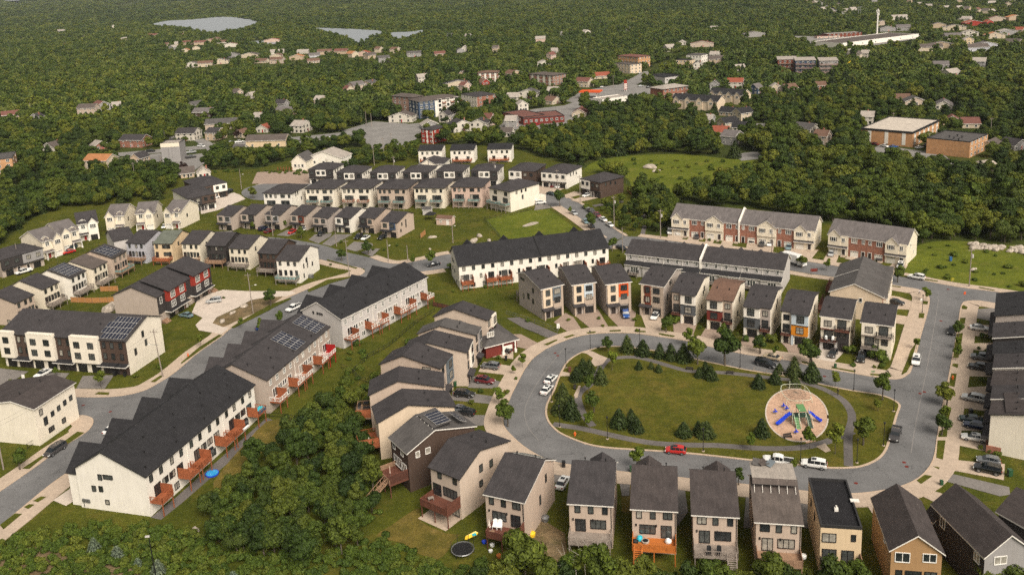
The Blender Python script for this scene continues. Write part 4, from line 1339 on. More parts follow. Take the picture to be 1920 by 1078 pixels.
for k in range(6):
 q=MB()
 q.box(-.6,.6,-.8,.8,-.03,.03)
 o=q.build('solar_panel',('roof_grey','roof_taupe','bluegrey')[k%3],r,(W*.34-(k%3)*1.1,-D/2+.6+(k//3)*.9,11.45+.07*k))
 o.rotation_euler=(.25*((k%3)-1),.3*((k%2)-.5),.5*k)
r,W,D=house('cream house with flat black roof in the south row',(1539,984.5),(1616.7,989.4),8.8,13.6,'B',hf=8.9,kind='flat',wall='yellow',roof='roof_tar',fascia='fascia_dark',oh=0)
win(r,W,D,'B',[(1.9,6.9,.55,1.0),(-1.8,6.7,2.0,1.4,2,'glass_blind'),(1.1,3.5,1.7,2.0,2),(-1.7,3.5,2.0,2.1,2)])
deck(r,W,D,'B',-3,3,2.6,2.3,'wood_tan','frame_dark','solid',screens='R')
win(r,W,D,'R',[(-3,6.5,.5,1.2),(1,6.5,.5,1.2)])
b=MB()
b.box(-.3,.3,-.3,.3,0,.5)
b.bar((0,0,.5),(0,0,.9),.15,0,6)
b.build('roof_vent','fascia_white',r,(0,2,8.5))
b=MB()
b.box(0,1.4,-.4,.4,0,.14)
b.build('chimney_cap','fascia_white',r,(-W/2-.9,-.5,8.9))
r,W,D=house('ochre brown house with gabled grey roof facing away, south-east corner',(1668.6,1028.4),(1771.9,1035.7),8.0,13.5,'B',hf=7.9,hr=10.6,yr=0,kind='gy',wall='ochre',roof='roof_warm',fascia='fascia_white')
win(r,W,D,'B',[(1.9,6.7,1.8,1.3,2),(-2.0,6.5,2.0,1.5,2)],'frame_white')
win(r,W,D,'B',[(2.2,3.3,1.6,1.8,2),(-.3,3.2,2.2,1.9,2),(-2.4,3.2,.8,1.9)])
win(r,W,D,'R',[(2.4,6.7,.9,1.3)],'frame_white')
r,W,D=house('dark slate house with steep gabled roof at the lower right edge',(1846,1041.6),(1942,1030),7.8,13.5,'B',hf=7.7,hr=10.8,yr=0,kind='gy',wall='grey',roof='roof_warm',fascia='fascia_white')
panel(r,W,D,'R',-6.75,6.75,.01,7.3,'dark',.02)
win(r,W,D,'B',[(-1.3,6.5,1.9,1.2,2),(2,3.2,1.8,1.9,2)],'frame_white')
win(r,W,D,'R',[(5,6,1.2,1.3,2,'glass_blind',.03),(-4,6,1.2,1.6,2,None,.03)],'frame_white')
front_gable(r,W,D,'F',W*.3,3.6,1.6,5.0,7.0,1.0,'dark','roof_warm')
r,W,D=house('dark house with shingled roof cut by the right edge near the stone steps',(1868,955.6),(1924,987),7.8,9,'R',hf=7.7,hr=10.4,yr=0,kind='gy',wall='dark',roof='roof_warm',fascia='fascia_white')
# -- east row (fronts to the west, cut by the frame)
EAST=[('big dark-roofed house at the top of the east row by the corner',(1869,548),(1865,590),'gx','greige','roof_dark'),('dark-roofed house beside the white sedan, east row',(1863,606),(1861,634),'gx','dark','roof'),('dark-roofed house above the white wall strip, east row',(1863,638),(1862,660),'gx','white','roof_dark'),('dark-roofed house facing the grey and black cars, east row',(1866,664),(1862,690),'gx','white','roof'),('dark-roofed house between two pale wall strips, east row',(1864,692),(1858,720),'gx','ivory','roof_warm'),('dark-roofed house beside the silver crossover, east row',(1862,722),(1858,747),'gx','ivory','roof'),('cream-walled end house with low dark roof, east row',(1861,749),(1854.7,774),'gx','ivory','roof_warm')]
for i,(lb,A,B,kd,wl,rf)in enumerate(EAST):
 e=(.0,.3,-.2,.25,-.1,.2,.0)[i]
 r,W,D=house(lb,A,B,8.5,13,'F',hf=8.3+e,hb=8.5+e,yr=.12,hr=10.2+e,wall=wl,roof=rf,fascia='fascia_white' if i%2 else 'fascia_dark',oh=.4)
 h=W/2
 win(r,W,D,'F',[(-h/2,4.8,1.2,1.6,2),(-h/2,7.3,1.2,1.4,2),(h*.45,4.9,1.6,1.6,2),(h*.45,7.2,1.6,1.4,2)])
 porch_roof(r,W,D,'F',-h,h,3.3,1.4,.5,'roof','fascia_dark')
 garage_door(r,W,D,'F',h*.4,2.4,2.2)
 door(r,W,D,'F',-h*.5)
r,W,D=house('white house with dark brown panel and stone base cut by the right edge',(1878,793),(1886,876),0,14,'F',w=8,hf=9.2,hb=9.4,yr=.1,hr=10.6,wall='ivory',roof='roof_warm',fascia='fascia_dark')
panel(r,W,D,'F',0,4.02,4.2,7.6,'darkbrown',.8,'bay')
panel(r,W,D,'F',0,4.0,0,4.2,'lightgrey',.7,'bay')
panel(r,W,D,'F',-4.0,-3.6,0,9.0,'brick',.5,'pier')
win(r,W,D,'F',[(2,5.9,1.6,.9,1,'glass_blind',.8),(-1.6,7,1.5,1.4,2)])
b=MB()
for k in range(6):
 b.box(-1.1,1.1,-.35*k-.4,-.35*k,0,1.2-.2*k)
b.box(-1.4,-1.1,-2.6,0,0,1.5)
b.box(1.1,1.4,-2.6,0,0,1.5)
b.build('steps','brick',r,(3.2,-D/2-.7,0))
# -- terraces along the main street (decks on the camera side)
def terrace_main(label,A,B,z,D,units,wall,roof,fascia,hf=8.6,hr=12.2,fr='frame_dark',deckmat='wood_red',rail='wood_red',style='bars',screen='wood_red',gab=4,steps=(),hipped=False,scr=None):
 """Row of houses: long roof, cross gables over the street side, a deck for each unit behind."""
 r,W,D=house(label,A,B,z,D,'B',hf=hf,hb=hf,yr=-.08,hr=hr,wall=wall,roof=roof,fascia=fascia,oh=.35,cat='terrace',name='terrace',vents=0)
 U=W/units
 for k in range(gab):
  u=-W/2+W*(k+.5)/gab
  front_gable(r,W,D,'F',u,W/gab*.9,2.4,hf-1.4,hf+2.5,6.0,wall,roof,fascia)
 rf=[c for c in r.children if c.name.startswith('roof')][0]
 for k in range(units*2):
  x=-W/2+W*(k+.5)/(units*2)
  y=D*(.12+.16*((k*7)%3))
  vent(rf,x,y,hr-(hr-hf)*(y+.08*D)/(.58*D)+.05)
 for k in range(units):
  u=-W/2+U*(k+.5)
  for du in(-U*.27,U*.2):
   window(r,W,D,'B',u+du,7.2,.8,1.25,fr,1 if fr=='frame_dark' else 2,rows=2)
  s=1 if k%2 else-1
  window(r,W,D,'B',u+s*U*.05,4.1,1.7,2.1,fr,2)
  window(r,W,D,'B',u-s*U*.26,4.5,.65,1.2,fr)
  window(r,W,D,'B',u-s*U*.40,4.5,.65,1.2,fr)
  window(r,W,D,'B',u-s*U*.2,1.5,1.2,1.2,fr,2)
  door(r,W,D,'F',u,mat='door_dark')
  garage_door(r,W,D,'F',u+U*.26,2.4,2.2,'garage_white')
  sm=screen if not scr else scr[k%len(scr)]
  dk_u=(u-U*.08,u+U*.44)if s>0 else(u-U*.44,u+U*.08)
  deck(r,W,D,'B',dk_u[0],dk_u[1],2.7,2.95,deckmat if not scr else sm,rail,style,screens='L' if s>0 else 'R',screen_mat=sm)
  if k and k%2==0:
   b=MB()
   b.box(-.06,.06,-.12,-.004,.2,hf-.2)
   loc,rr=on_face(W,D,'B',-W/2+U*k,0)
   b.build('downpipe',fascia if fascia!='fascia_dark' else 'fascia_white',r,loc,rr)
 return r,W,D
r,W,D=terrace_main('white terrace with orange-red decks and privacy screens, nearest at lower left',(272,893),(478,720),8.6,15.6,6,'white','roof_dark','fascia_dark',hr=12.6)
win(r,W,D,'R',[(-2.4,7.1,.75,1.0),(-.6,7.3,2.0,.7),(-4.2,4.5,.75,1.0),(-2.6,4.6,.75,1.0),(-1.6,1.9,.75,.8)])
b=MB()
for k in range(3):
 b.box(-.9+k*.62,-.4+k*.62,-.22,-.004,1.3,2.0)
b.box(-.7,-.6,-.1,-.004,.2,1.3)
b.build('meter_box','metal_grey',r,*on_face(W,D,'R',-6.4,0))
r,W,D=terrace_main('grey terrace with two blocks of solar panels on its roof',(500.3,712),(619,611.7),8.6,14.6,5,'taupe','roof','fascia_dark',hr=11.8,fr='frame_white',deckmat='wood_tan',rail='frame_white',style='bars',scr=('wood_red','wood_red','wood_red','wood_red','paint_crimson'))
slope=(0,-.58*D,11.8-8.6)
for x0 in(-W/2+.6,-W/2+W*.36):
 solar(r,W,D,(x0+5.2,D/2-.7,8.98),(-1,0,0),slope,5,4,1.05,1.75)
r,W,D=terrace_main('white terrace with red decks and white railings below the junction',(639.7,598.6),(802,518.6),8.6,14.6,6,'lightgrey','roof_dark','fascia_white',hr=12.0,fr='frame_white',deckmat='wood_red',rail='frame_white',style='bars')
win(r,W,D,'R',[(-3,8.6,.4,.5),(-1.4,8.6,.4,.4),(-.6,8.6,.4,.4),(.2,8.6,.4,.4)])
deckst=[c for c in r.children if c.name.startswith('deck')][0]
# -- white terrace behind the north row
r,W,D=house('long white terrace with black stepped roof and red decks, centre',(858.8,498.6),(1142.7,463.5),8.0,14.5,'B',hf=8.0,hb=8.0,yr=-.1,hr=11.8,wall='white',roof='roof_dark',fascia='fascia_dark',cat='terrace',name='terrace',vents=2)
for k in range(4):
 front_gable(r,W,D,'F',-W/2+W*(k+.5)/4,8,2.2,7.0,11.0,5,'white','roof_dark','fascia_dark')
for k in range(16):
 u=-W/2+W*(k+.5)/16
 window(r,W,D,'B',u,6.7,.85,1.15,rows=2)
 window(r,W,D,'B',u-.8,3.9,.55,1.2)
for k in range(8):
 u=-W/2+W*(k+.5)/8
 s=1 if k%2 else-1
 window(r,W,D,'B',u+s*.9,3.6,1.7,2.0,cols=2)
 window(r,W,D,'B',u-s*1.2,1.2,1.2,1.1,cols=2)
 deck(r,W,D,'B',u+s*.9-1.9,u+s*.9+1.9,2.4,2.5,'wood_red','wood_red','bars',screens='L' if s>0 else 'R')
 if k%2==0 and k:
  b=MB()
  b.box(-.09,.09,-.14,-.004,.2,7.7)
  b.build('downpipe','fascia_white',r,*on_face(W,D,'B',-W/2+W*k/8,0))
win(r,W,D,'R',[(-4,6.6,.5,1.0),(-2,6.6,1.2,.7),(-4,3.8,.6,1),(-1,3.8,.6,1),(2,1.2,.6,.6)])
b=MB()
b.box(-.3,.3,-D/2-.1,D/2+.1,7.6,8.1)
fire=MB()
fire.v+=[(-.16,-D/2,8.0),(.16,-D/2,8.0),(.16,-.1*D,12.05),(-.16,-.1*D,12.05),(-.16,D/2+.4,8.05),(.16,D/2+.4,8.05)]
fire.f+=[(0,1,2,3),(3,2,5,4)]
fire.m+=[0,0]
fire.build('fire_wall_cap','black',r,(-2.0,0,.14))
# -- grey stepped terrace, backs to the camera
r,W,D=house('light grey terrace of eight with lean-to roofs and white trim, behind the north row',(1171.7,475.3),(1470,507),6.8,11.5,'B',hf=6.8,hb=6.8,yr=-.1,hr=9.6,wall='lightgrey',roof='roof',fascia='fascia_white',cat='terrace',name='terrace',vents=2)
for k in range(8):
 U=W/8
 u=-W/2+U*(k+.5)
 o=.5 if k%2 else.1
 panel(r,W,D,'B',u-U/2,u+U/2,0,3.5,'lightgrey',1.7+o,'lower_wall')
 porch_roof(r,W,D,'B',u-U/2,u+U/2-.04,4.6,2.1+o,.85,'roof_dark','fascia_white','lean_to_roof')
 for du in(-1.5,1.5):
  window(r,W,D,'B',u+du,5.8,.75,1.1,'frame_white',rows=2)
 window(r,W,D,'B',u+.3,2.2,2.3,1.7,'frame_white',3,out=1.7+o)
 deck(r,W,D,'B',u-1.5,u+1.7,1.6,1.3,'wood_grey','frame_dark','bars',out=1.72+o)
 b=MB()
 b.box(-.08,.08,-.12,-.004,3.6,6.6)
 b.build('downpipe','fascia_white',r,*on_face(W,D,'B',u-U/2+.1,0))
 front_gable(r,W,D,'F',u,4.5,1.2,6.2,8.4,3.5,'lightgrey','roof')
 garage_door(r,W,D,'F',u+U*.2,2.4,2.2,'garage_white',1.2)
def fire_wall(r,x,D,hf,hr,yr,mat='white'):
 b=MB()
 t=.28
 for s_ in(-1,1):
  b.quad([(s_*t,-D/2-.5,0),(s_*t,D/2+.5,0),(s_*t,D/2+.5,hf+.75),(s_*t,yr*D,hr+.75),(s_*t,-D/2-.5,hf+.75)][::s_])
 b.quad([(-t,-D/2-.5,hf+.75),(t,-D/2-.5,hf+.75),(t,yr*D,hr+.75),(-t,yr*D,hr+.75)])
 b.quad([(-t,yr*D,hr+.75),(t,yr*D,hr+.75),(t,D/2+.5,hf+.75),(-t,D/2+.5,hf+.75)])
 b.quad([(-t,D/2+.5,0),(-t,D/2+.5,hf+.75),(t,D/2+.5,hf+.75),(t,D/2+.5,0)][::-1])
 b.quad([(-t,-D/2-.5,0),(t,-D/2-.5,0),(t,-D/2-.5,hf+.75),(-t,-D/2-.5,hf+.75)])
 b.build('fire_wall',mat,r,(x,0,0))
fire_wall(r,0.3,D,6.8,9.6,-.1)
# -- brick and cream terraces
def brick_terrace(label,A,B,D,seq,fire=None):
 r,W,D=house(label,A,B,0,D,'F',hf=7.0,hb=7.0,yr=.05,hr=10.4,wall='cream',roof='roof_mid',fascia='fascia_white',cat='terrace',name='terrace',vents=0)
 tot=sum(1.12 if s in 'Cc' else 1 for s in seq)
 x=-W/2
 for s in seq:
  U=W/tot*(1.12 if s in 'Cc' else 1)
  u=x+U/2
  if s=='b' or s=='B':
   m_=1 if s=='b' else-1
   panel(r,W,D,'F',x+.02,x+U-.02,.0,6.9,'brick',.1,'brick_front')
   window(r,W,D,'F',u-m_*U*.18,5.6,1.7,1.4,'frame_white',3,out=.1)
   window(r,W,D,'F',u+m_*U*.32,5.6,.8,1.2,'frame_white',2,out=.1)
   garage_door(r,W,D,'F',u-m_*U*.16,2.5,2.2,'garage_white',.1,lights=True)
   door(r,W,D,'F',u+m_*U*.32,1.0,2.2,'door_dark',.1)
  else:
   m_=1 if s=='C' else-1
   panel(r,W,D,'F',x+.05,x+U-.05,3.4,6.9,'cream',.5,'bay')
   panel(r,W,D,'F',x+.05,x+U-.05,0,3.2,'cream',.3)
   if s=='C' or s=='c':
    gw=U*.62 if s=='C' else U*.98
    gu=u-(U*.18 if s=='C' else 0)
    front_gable(r,W,D,'F',gu,gw,.75,6.9,8.9 if s=='C' else 9.2,4,'cream','roof_mid',z0=3.4)
   for du in(-U*.22,U*.26):
    window(r,W,D,'F',u+du,5.5,1.3 if du<0 else.9,1.3,'frame_white',2,out=.76 if du<0 or s=='c' else.5)
    if du<0:
     for s2 in(-1,1):
      panel(r,W,D,'F',u+du+s2*.95-.15,u+du+s2*.95+.15,4.85,6.15,'dark',.80,'shutter')
   if s=='C':
    porch_roof(r,W,D,'F',x,x+U,3.45,1.3,.5,'roof','fascia_white')
   garage_door(r,W,D,'F',u-U*.2,2.5,2.2,'garage_white',.3,lights=True)
   door(r,W,D,'F',u+U*.28,1.0,2.2,'door_dark',.3)
  b=MB()
  b.box(-.7,.7,-1.5,-.31,.02,.35)
  b.box(-.7,.7,-1.9,-1.5,.02,.18)
  b.build('steps','concrete',r,*on_face(W,D,'F',u+U*.3,0))
  x+=U
 win(r,W,D,'R',[(-2,5.6,.9,1.2),(2,2.4,.9,1.2)],'frame_white')
 return r,W,D
r,W,D=brick_terrace('long terrace of red brick and cream fronts before the wood',(1260,441),(1526,470.2),12,'CbcbBcBC')
fire_wall(r,-.4,D,7.0,10.4,.05)
brick_terrace('short terrace of four brick and cream fronts, nearest the boulder heap',(1552.8,475.2),(1699,497.8),12,'CbBC')
# end terrace seen gable-on
r,W,D=house('cream-gabled terrace with four small dormers, seen end-on beside the lawn',(1657,556),(1670.5,502),7.5,13.4,'F',hf=7.3,hb=7.3,yr=.04,hr=10.2,wall='sand',roof='roof_grey',fascia='fascia_white',cat='terrace',name='terrace',vents=0)
for k in range(4):
 front_gable(r,W,D,'F',-W/2+W*(k+.55)/4,3.6,.9,6.8,8.9,3.2,'cream','roof_grey')
 panel(r,W,D,'F',-W/2+W*k/4+.1,-W/2+W*(k+.45)/4,0,6.5,'brick',.1,'brick_front')
 garage_door(r,W,D,'F',-W/2+W*(k+.3)/4,2.4,2.2,'garage_white',.12)
 window(r,W,D,'F',-W/2+W*(k+.55)/4,5.5,1.5,1.3,'frame_white',2,out=.92)
win(r,W,D,'L',[(1.2,5.6,.7,1.1)],'frame_white')
b=MB()
roof_plate(b,[(-.15,-D/2-.5,7.3-.2),(.15,-D/2-.5,7.1),(.15,.04*D,10.45),(-.15,.04*D,10.45)],.12)
fire_cap=MB()
fire_cap.v+=[(-.17,.04*D,10.5),(.17,.04*D,10.5),(.17,D/2+.4,7.45),(-.17,D/2+.4,7.45)]
fire_cap.f+=[(0,1,2,3)]
fire_cap.m+=[0]
fire_cap.build('fire_wall_cap','fascia_white',r,(-1,0,.05))
deck(r,W,D,'B',3,W/2-.5,3.0,1.6,'wood_brown','wood_brown','bars')
deck(r,W,D,'B',-W/2+.5,-3,3.0,1.6,'wood_brown','wood_brown','bars')
# -- white and brown terrace, red and black terrace (left)
r,W,D=house('white terrace with dark brown recessed bays and blue-black solar corner, left',(1.7,622.6),(231,637.7),9.8,14.6,'F',hf=9.6,hb=10.4,yr=.12,hr=12.8,wall='ivory',roof='roof',fascia='fascia_dark',cat='terrace',name='terrace',vents=2,w=38.5)
xs=[-19.25,-15.6,-11.6,-5.2,-1.2,5.2,12.0,16.4,19.25]
bays=[(-19.2,-15.0,1),(-11.4,-4.6,1),(-.6,6.2,1)]
xw=[(-19.25,-15.3),(-11.2,-4.4),(1.0,7.8)]
for x0,x1 in((-19.2,-14.8),(-10.4,-2.2),(3.0,11.4)):
 panel(r,W,D,'F',x0,x1,3.0,10.0,'ivory',1.1,'bay')
 panel(r,W,D,'F',x0+.05,x1-.05,10.0,10.35,'ivory',1.15,'parapet')
 n=1 if x1-x0<6 else 2
 for k in range(n):
  u=x0+(x1-x0)*(k+.5)/n
  for zz in(5.0,8.0):
   window(r,W,D,'F',u,zz,1.6,1.5,cols=2,out=1.1)
 for k in range(n):
  garage_door(r,W,D,'F',x0+(x1-x0)*(k+.5)/n,2.7,2.3,'garage_black',.1,lights=True)
for x0,x1 in((-14.8,-10.4),(-2.2,3.0),(11.4,19.2)):
 x1=min(x1,16.2)
 panel(r,W,D,'F',x0+.02,x1-.02,3.1,9.5,'darkbrown',.1)
 panel(r,W,D,'F',x0+.02,x1-.02,0,2.5,'dark',.08)
 for zz in(5.0,8.0):
  for k in range(2):
   window(r,W,D,'F',x0+(x1-x0)*(k+.5)/2,zz,.9,1.5,out=.1)
 porch_roof(r,W,D,'F',x0-.6,x1+.6,3.2,1.8,.35,'roof_dark','fascia_white')
 for k in range(2):
  door(r,W,D,'F',x0+(x1-x0)*(k+.5)/2,mat='door_dark',out=.08,fr='frame_dark')
panel(r,W,D,'F',16.2,19.25,.0,9.5,'darkbrown',.1)
win(r,W,D,'F',[(17.6,8,.9,1.5,1,'glass',.1),(17.6,5,.9,1.5,1,'glass',.1)])
porch_roof(r,W,D,'F',16.0,19.4,3.2,1.8,.35,'roof_dark','fascia_white')
win(r,W,D,'R',[(-.6,8.6,.7,1.5),(.2,5.9,.7,1.5),(-4.2,5.2,.7,1.6)])
solar(r,W,D,(10.6,-D/2-.1,9.75),(1,0,0),(0,.62*D,3.2),8,4,1.05,2.1,cell='solar_cell',skip=((0,0),(0,3)))
r,W,D=house('black terrace with red window bays and taupe gable, two doors on pale drive',(293.5,554.5),(395.4,495.2),9.0,14.8,'F',hf=8.6,hb=8.6,yr=.05,hr=11.4,wall='taupe',roof='roof',fascia='fascia_dark',cat='terrace',name='terrace',vents=2)
panel(r,W,D,'F',-W/2,W/2,2.9,8.5,'dark',.1)
for k in range(2):
 x0=-W/2+3.6+k*(W/2-1.0)
 x1=x0+9.0
 panel(r,W,D,'F',x0,x1,5.8,9.3,'red',1.3,'bay')
 panel(r,W,D,'F',x0,x1,3.0,5.8,'dark',1.25,'bay')
 b=MB()
 sl_=(11.4-8.6)/(.55*D)
 roof_plate(b,[(x0-.4,-1.9,9.35-.3*sl_),(x1+.4,-1.9,9.35-.3*sl_),(x1+.4,D*.5,9.4+sl_*D*.55),(x0-.4,D*.5,9.4+sl_*D*.55)],.25)
 b.build('bay_roof',['roof','fascia_dark'],r,*on_face(W,D,'F',0,0))
 for j in range(2):
  u=x0+2.2+j*4.6
  window(r,W,D,'F',u,7.5,2.0,1.9,'frame_white',3,'glass_grey',out=1.3,rows=2)
  window(r,W,D,'F',u,4.5,2.0,1.8,'frame_white',3,'glass',out=1.25,rows=2)
  garage_door(r,W,D,'F',u,2.6,2.3,'garage_black',.3)
 porch_roof(r,W,D,'F',x0-.8,x1+.8,3.1,2.2,.3,'roof_dark','fascia_white')
 panel(r,W,D,'F',x1+.1,x1+1.2,0,2.7,'red',.3)
 door(r,W,D,'F',x1+.65,.9,2.1,'frame_white',.3)
 window(r,W,D,'F',x1+1.0,7.0,.8,1.8,'frame_white',out=.1)
for u in(-W/2+1.6,):
 window(r,W,D,'F',u,6.9,.9,1.9,'frame_white',out=.1)
b=MB()
for k in range(5):
 b.box(-1.2,1.2,-.3*k-.35,-.3*k,0,1.0-.2*k)
b.build('steps','wood_tan',r,(W/2-1.0,-D/2-.4,0))
b=MB()
for k in range(5):
 b.box(-1.2,1.2,-.3*k-.35,-.3*k,0,1.0-.2*k)
b.build('steps','wood_tan',r,(-W/2+1.6,-D/2-.4,0))
r,W,D=house('white terrace end with sloping roof cut by the left edge',(72,835),(78.5,817),0,18,'F',w=12.5,ang_=76,hf=9.0,hb=8.2,yr=-.2,hr=10.4,wall='ivory',roof='roof_warm',fascia='fascia_white',cat='terrace',name='terrace',shift=-.5)
win(r,W,D,'F',[(-4.5,7.2,.8,1.3),(-3.6,4.6,.9,1.7),(-1.4,5.2,.8,1.0),(.6,5.5,.8,1.0),(2.6,5.8,.8,1.0),(4.6,6.0,.8,1.0),(-2.4,2.0,1.5,1.0,2),(1.5,2.0,1.0,1.0,1,'glass_grey')])
# -- left rows (backs to the camera) and row beyond
def back_house(label,A,B,z,wall,roof,D=13,dk='wood_grey',face='B',hf=7.6,fr='frame_dark',fascia='fascia_dark',rail=None,style='bars',arch=False,kind='gx',cols=5,ang_=None,w=None):
 r,W,D=house(label,A,B,z,D,face,hf=hf,hb=hf,yr=-.12,hr=hf+2.5,wall=wall,roof=roof,fascia=fascia,kind=kind,oh=.3,ang_=ang_,w=w)
 h=W/2
 for u in(-h*.68,0.05*h,h*.62):
  window(r,W,D,'B',u,hf-1.2,.75,1.15,fr,rows=2)
 for k in range(cols):
  u=-h*.72+1.44*h*k/(cols-1)
  if k==0:
   door(r,W,D,'B',u,.9,2.0,'door_dark',0,2.3,'frame_dark')
  else:
   window(r,W,D,'B',u,3.5,.75,1.6,fr)
 deck(r,W,D,'B',-h+.3,h-.3,2.6,2.0,dk,rail or dk,style)
 win(r,W,D,'L',[(-2,hf-1.4,.6,1.2),(2,3.8,.6,1.2)],fr)
 win(r,W,D,'R',[(-3,hf-1.0,.6,1.3),(3,1.4,1.0,.6)],fr)
 garage_door(r,W,D,'F',h*.4,2.4,2.2,'garage_white')
 door(r,W,D,'F',-h*.5)
 return r,W,D
F3=lambda x,y:(200+x/5.9875,400+y/5.9875)
F4=lambda x,y:(380+x/5.9875,400+y/5.9875)
K0=lambda x,y:(0+x/5.9875,480+y/5.9875)
back_house('lilac-grey house with pale arched windows, left row',F3(210,330),F3(425,340),7.6,'lilac','roof',dk='wood_tan')
r,W,D=back_house('yellow house with faded green-grey roof and red deck, left row',F3(515,340),F3(730,340),7.6,'yellow','roof_green',dk='wood_red',cols=2)
win(r,W,D,'B',[(1.2,3.6,2.2,1.2,2),(1.6,6.4,2.2,1.2,2)])
back_house('cream house right of the yellow one, left row',F3(830,340),F3(1040,345),7.6,'cream','roof',dk='wood_tan')
back_house('charcoal house with white blinds between two cream ones, left row',F3(1105,360),F3(1330,365),7.6,'dark','roof',dk='wood_tan')
back_house('cream house with grey deck right of the charcoal one, left row',F3(1360,390),F3(1590,400),7.6,'cream','roof',dk='wood_grey')
back_house('dark brown house with ramp on its deck beside the corner house',F4(610,445),F4(835,455),7.6,'darkbrown','roof',dk='wood_grey')
r,W,D=back_house('white corner house with glass-railed deck by the junction',F4(815,525),F4(1080,535),7.8,'white','roof',14,'wood_grey',hf=7.8,rail='wood_grey',style='glass',cols=4)
win(r,W,D,'L',[(-1.5,5.4,.5,.9),(-1.5,4.2,.5,.9),(-1.5,6.6,.5,.9),(-4,5.0,.5,1.2),(-4.4,1.8,.5,1.2)])
b=MB()
b.box(-.7,.7,-.5,.5,.05,1.2)
b.build('heat_pump','metal_grey',r,(W/2+.9 if False else-W/2-1.0,1.5,0))
back_house('tan house at the lower end of the angled left row',K0(170,530),K0(385,430),7.4,'tan','roof',hf=7.4)
back_house('cream house with grey deck above the white and brown terrace',K0(475,375),K0(670,285),7.4,'cream','roof',hf=7.4,dk='wood_grey')
r,W,D=back_house('white house with a full grid of solar panels, angled left row',K0(785,250),K0(970,160),7.4,'white','roof',hf=7.4,dk='wood_grey')
solar(r,W,D,(W/2-.2,D/2-.5,7.75),(-1,0,0),(0,-.62*D,2.5),6,5,1.1,1.45)
back_house('cream house with brown-grey roof beside the solar house, angled left row',K0(1040,145),K0(1205,60),7.4,'cream','roof_taupe',hf=7.4)
r,W,D=back_house('tan house with strips of solar panels and green glass deck',(211,484.4),(238,470),7.4,'tan','roof',hf=7.4,dk='wood_tan',style='glass',rail='wood_tan')
solar(r,W,D,(W/2-.2,D/2-.6,7.75),(-1,0,0),(0,-.62*D,2.5),3,5,2.1,1.3)
house('grey house with long roof behind the striped solar house',(212,452),(252,444),7.6,12,'B',hf=7.6,hr=10,yr=-.1,wall='lightgrey',roof='roof',fascia='fascia_dark')
# craftsman houses
def craft(label,A,B,wall,roof='roof_mid',D=12,hf=6.2,side=1,gd='garage_white',ang_=None,w=7.2):
 r,W,D=house(label,A,B,0,D,'F',hf=hf,hb=hf,yr=.05,hr=hf+3.2,wall=wall,roof=roof,fascia='fascia_white',oh=.4,vents=0,w=w,ang_=ang_)
 h=W/2
 front_gable(r,W,D,'F',side*h*.48,W*.5,1.0,hf-.2,hf+2.0,4.5,wall,roof)
 front_gable(r,W,D,'F',-side*h*.5,2.0,-1.6,hf+.9,hf+1.5,4.0,wall,roof,name='dormer',z0=hf-.5)
 window(r,W,D,'F',side*h*.48,hf-1.3,2.0,1.4,'frame_white',3,out=1.0,rows=2)
 window(r,W,D,'F',-side*h*.5,hf-1.3,1.3,1.4,'frame_white',2,rows=2)
 garage_door(r,W,D,'F',side*h*.48,2.6,2.2,gd,1.0,lights=True)
 porch_roof(r,W,D,'F',-h if side>0 else.1,-.1 if side>0 else h,3.2,1.8,.4,roof,'fascia_white')
 for x in((-h+.2,-.3)if side>0 else(.3,h-.2)):
  b=MB()
  b.box(-.12,.12,-.12,.12,0,2.7)
  b.box(-.25,.25,-.25,.25,0,.9)
  b.build('porch_post','fascia_white',r,on_face(W,D,'F',x,0,1.6)[0])
 door(r,W,D,'F',-side*h*.4,mat='door_red')
 win(r,W,D,'R',[(-2,4.5,.7,1.1)],'frame_dark')
 win(r,W,D,'L',[(2,4.5,.7,1.1)],'frame_dark')
 return r,W,D
C0=lambda x,y:(0+x/5.9875,360+y/5.9875)
craft('cream gabled house with white dormer, second from left edge by the wood',C0(505,760),C0(700,720),'cream','roof_mid',14,7.0,1,ang_=58)
craft('cream gabled house behind the red car near the wood',C0(700,670),C0(905,605),'cream','roof_mid',14,7.0,-1,ang_=50)
craft('white gabled house with dark roof and black garage by the wood',C0(900,555),C0(1130,515),'white','roof',13,7.0,1,'garage_black',ang_=28)
craft('pale house with gable left and dormer right, third from the road',C0(1215,455),C0(1445,440),'cream','roof_mid',12,7.0,-1,ang_=0)
craft('pale house with gable right and dormer left, second from the road',C0(1550,428),C0(1770,392),'cream','roof_mid',12,7.0,1,ang_=6)
craft('pale house with white side wall, nearest the dark brown duplexes',(312.5,427.8),(346.8,424.4),'cream','roof_mid',13,7.0,-1,ang_=-14)
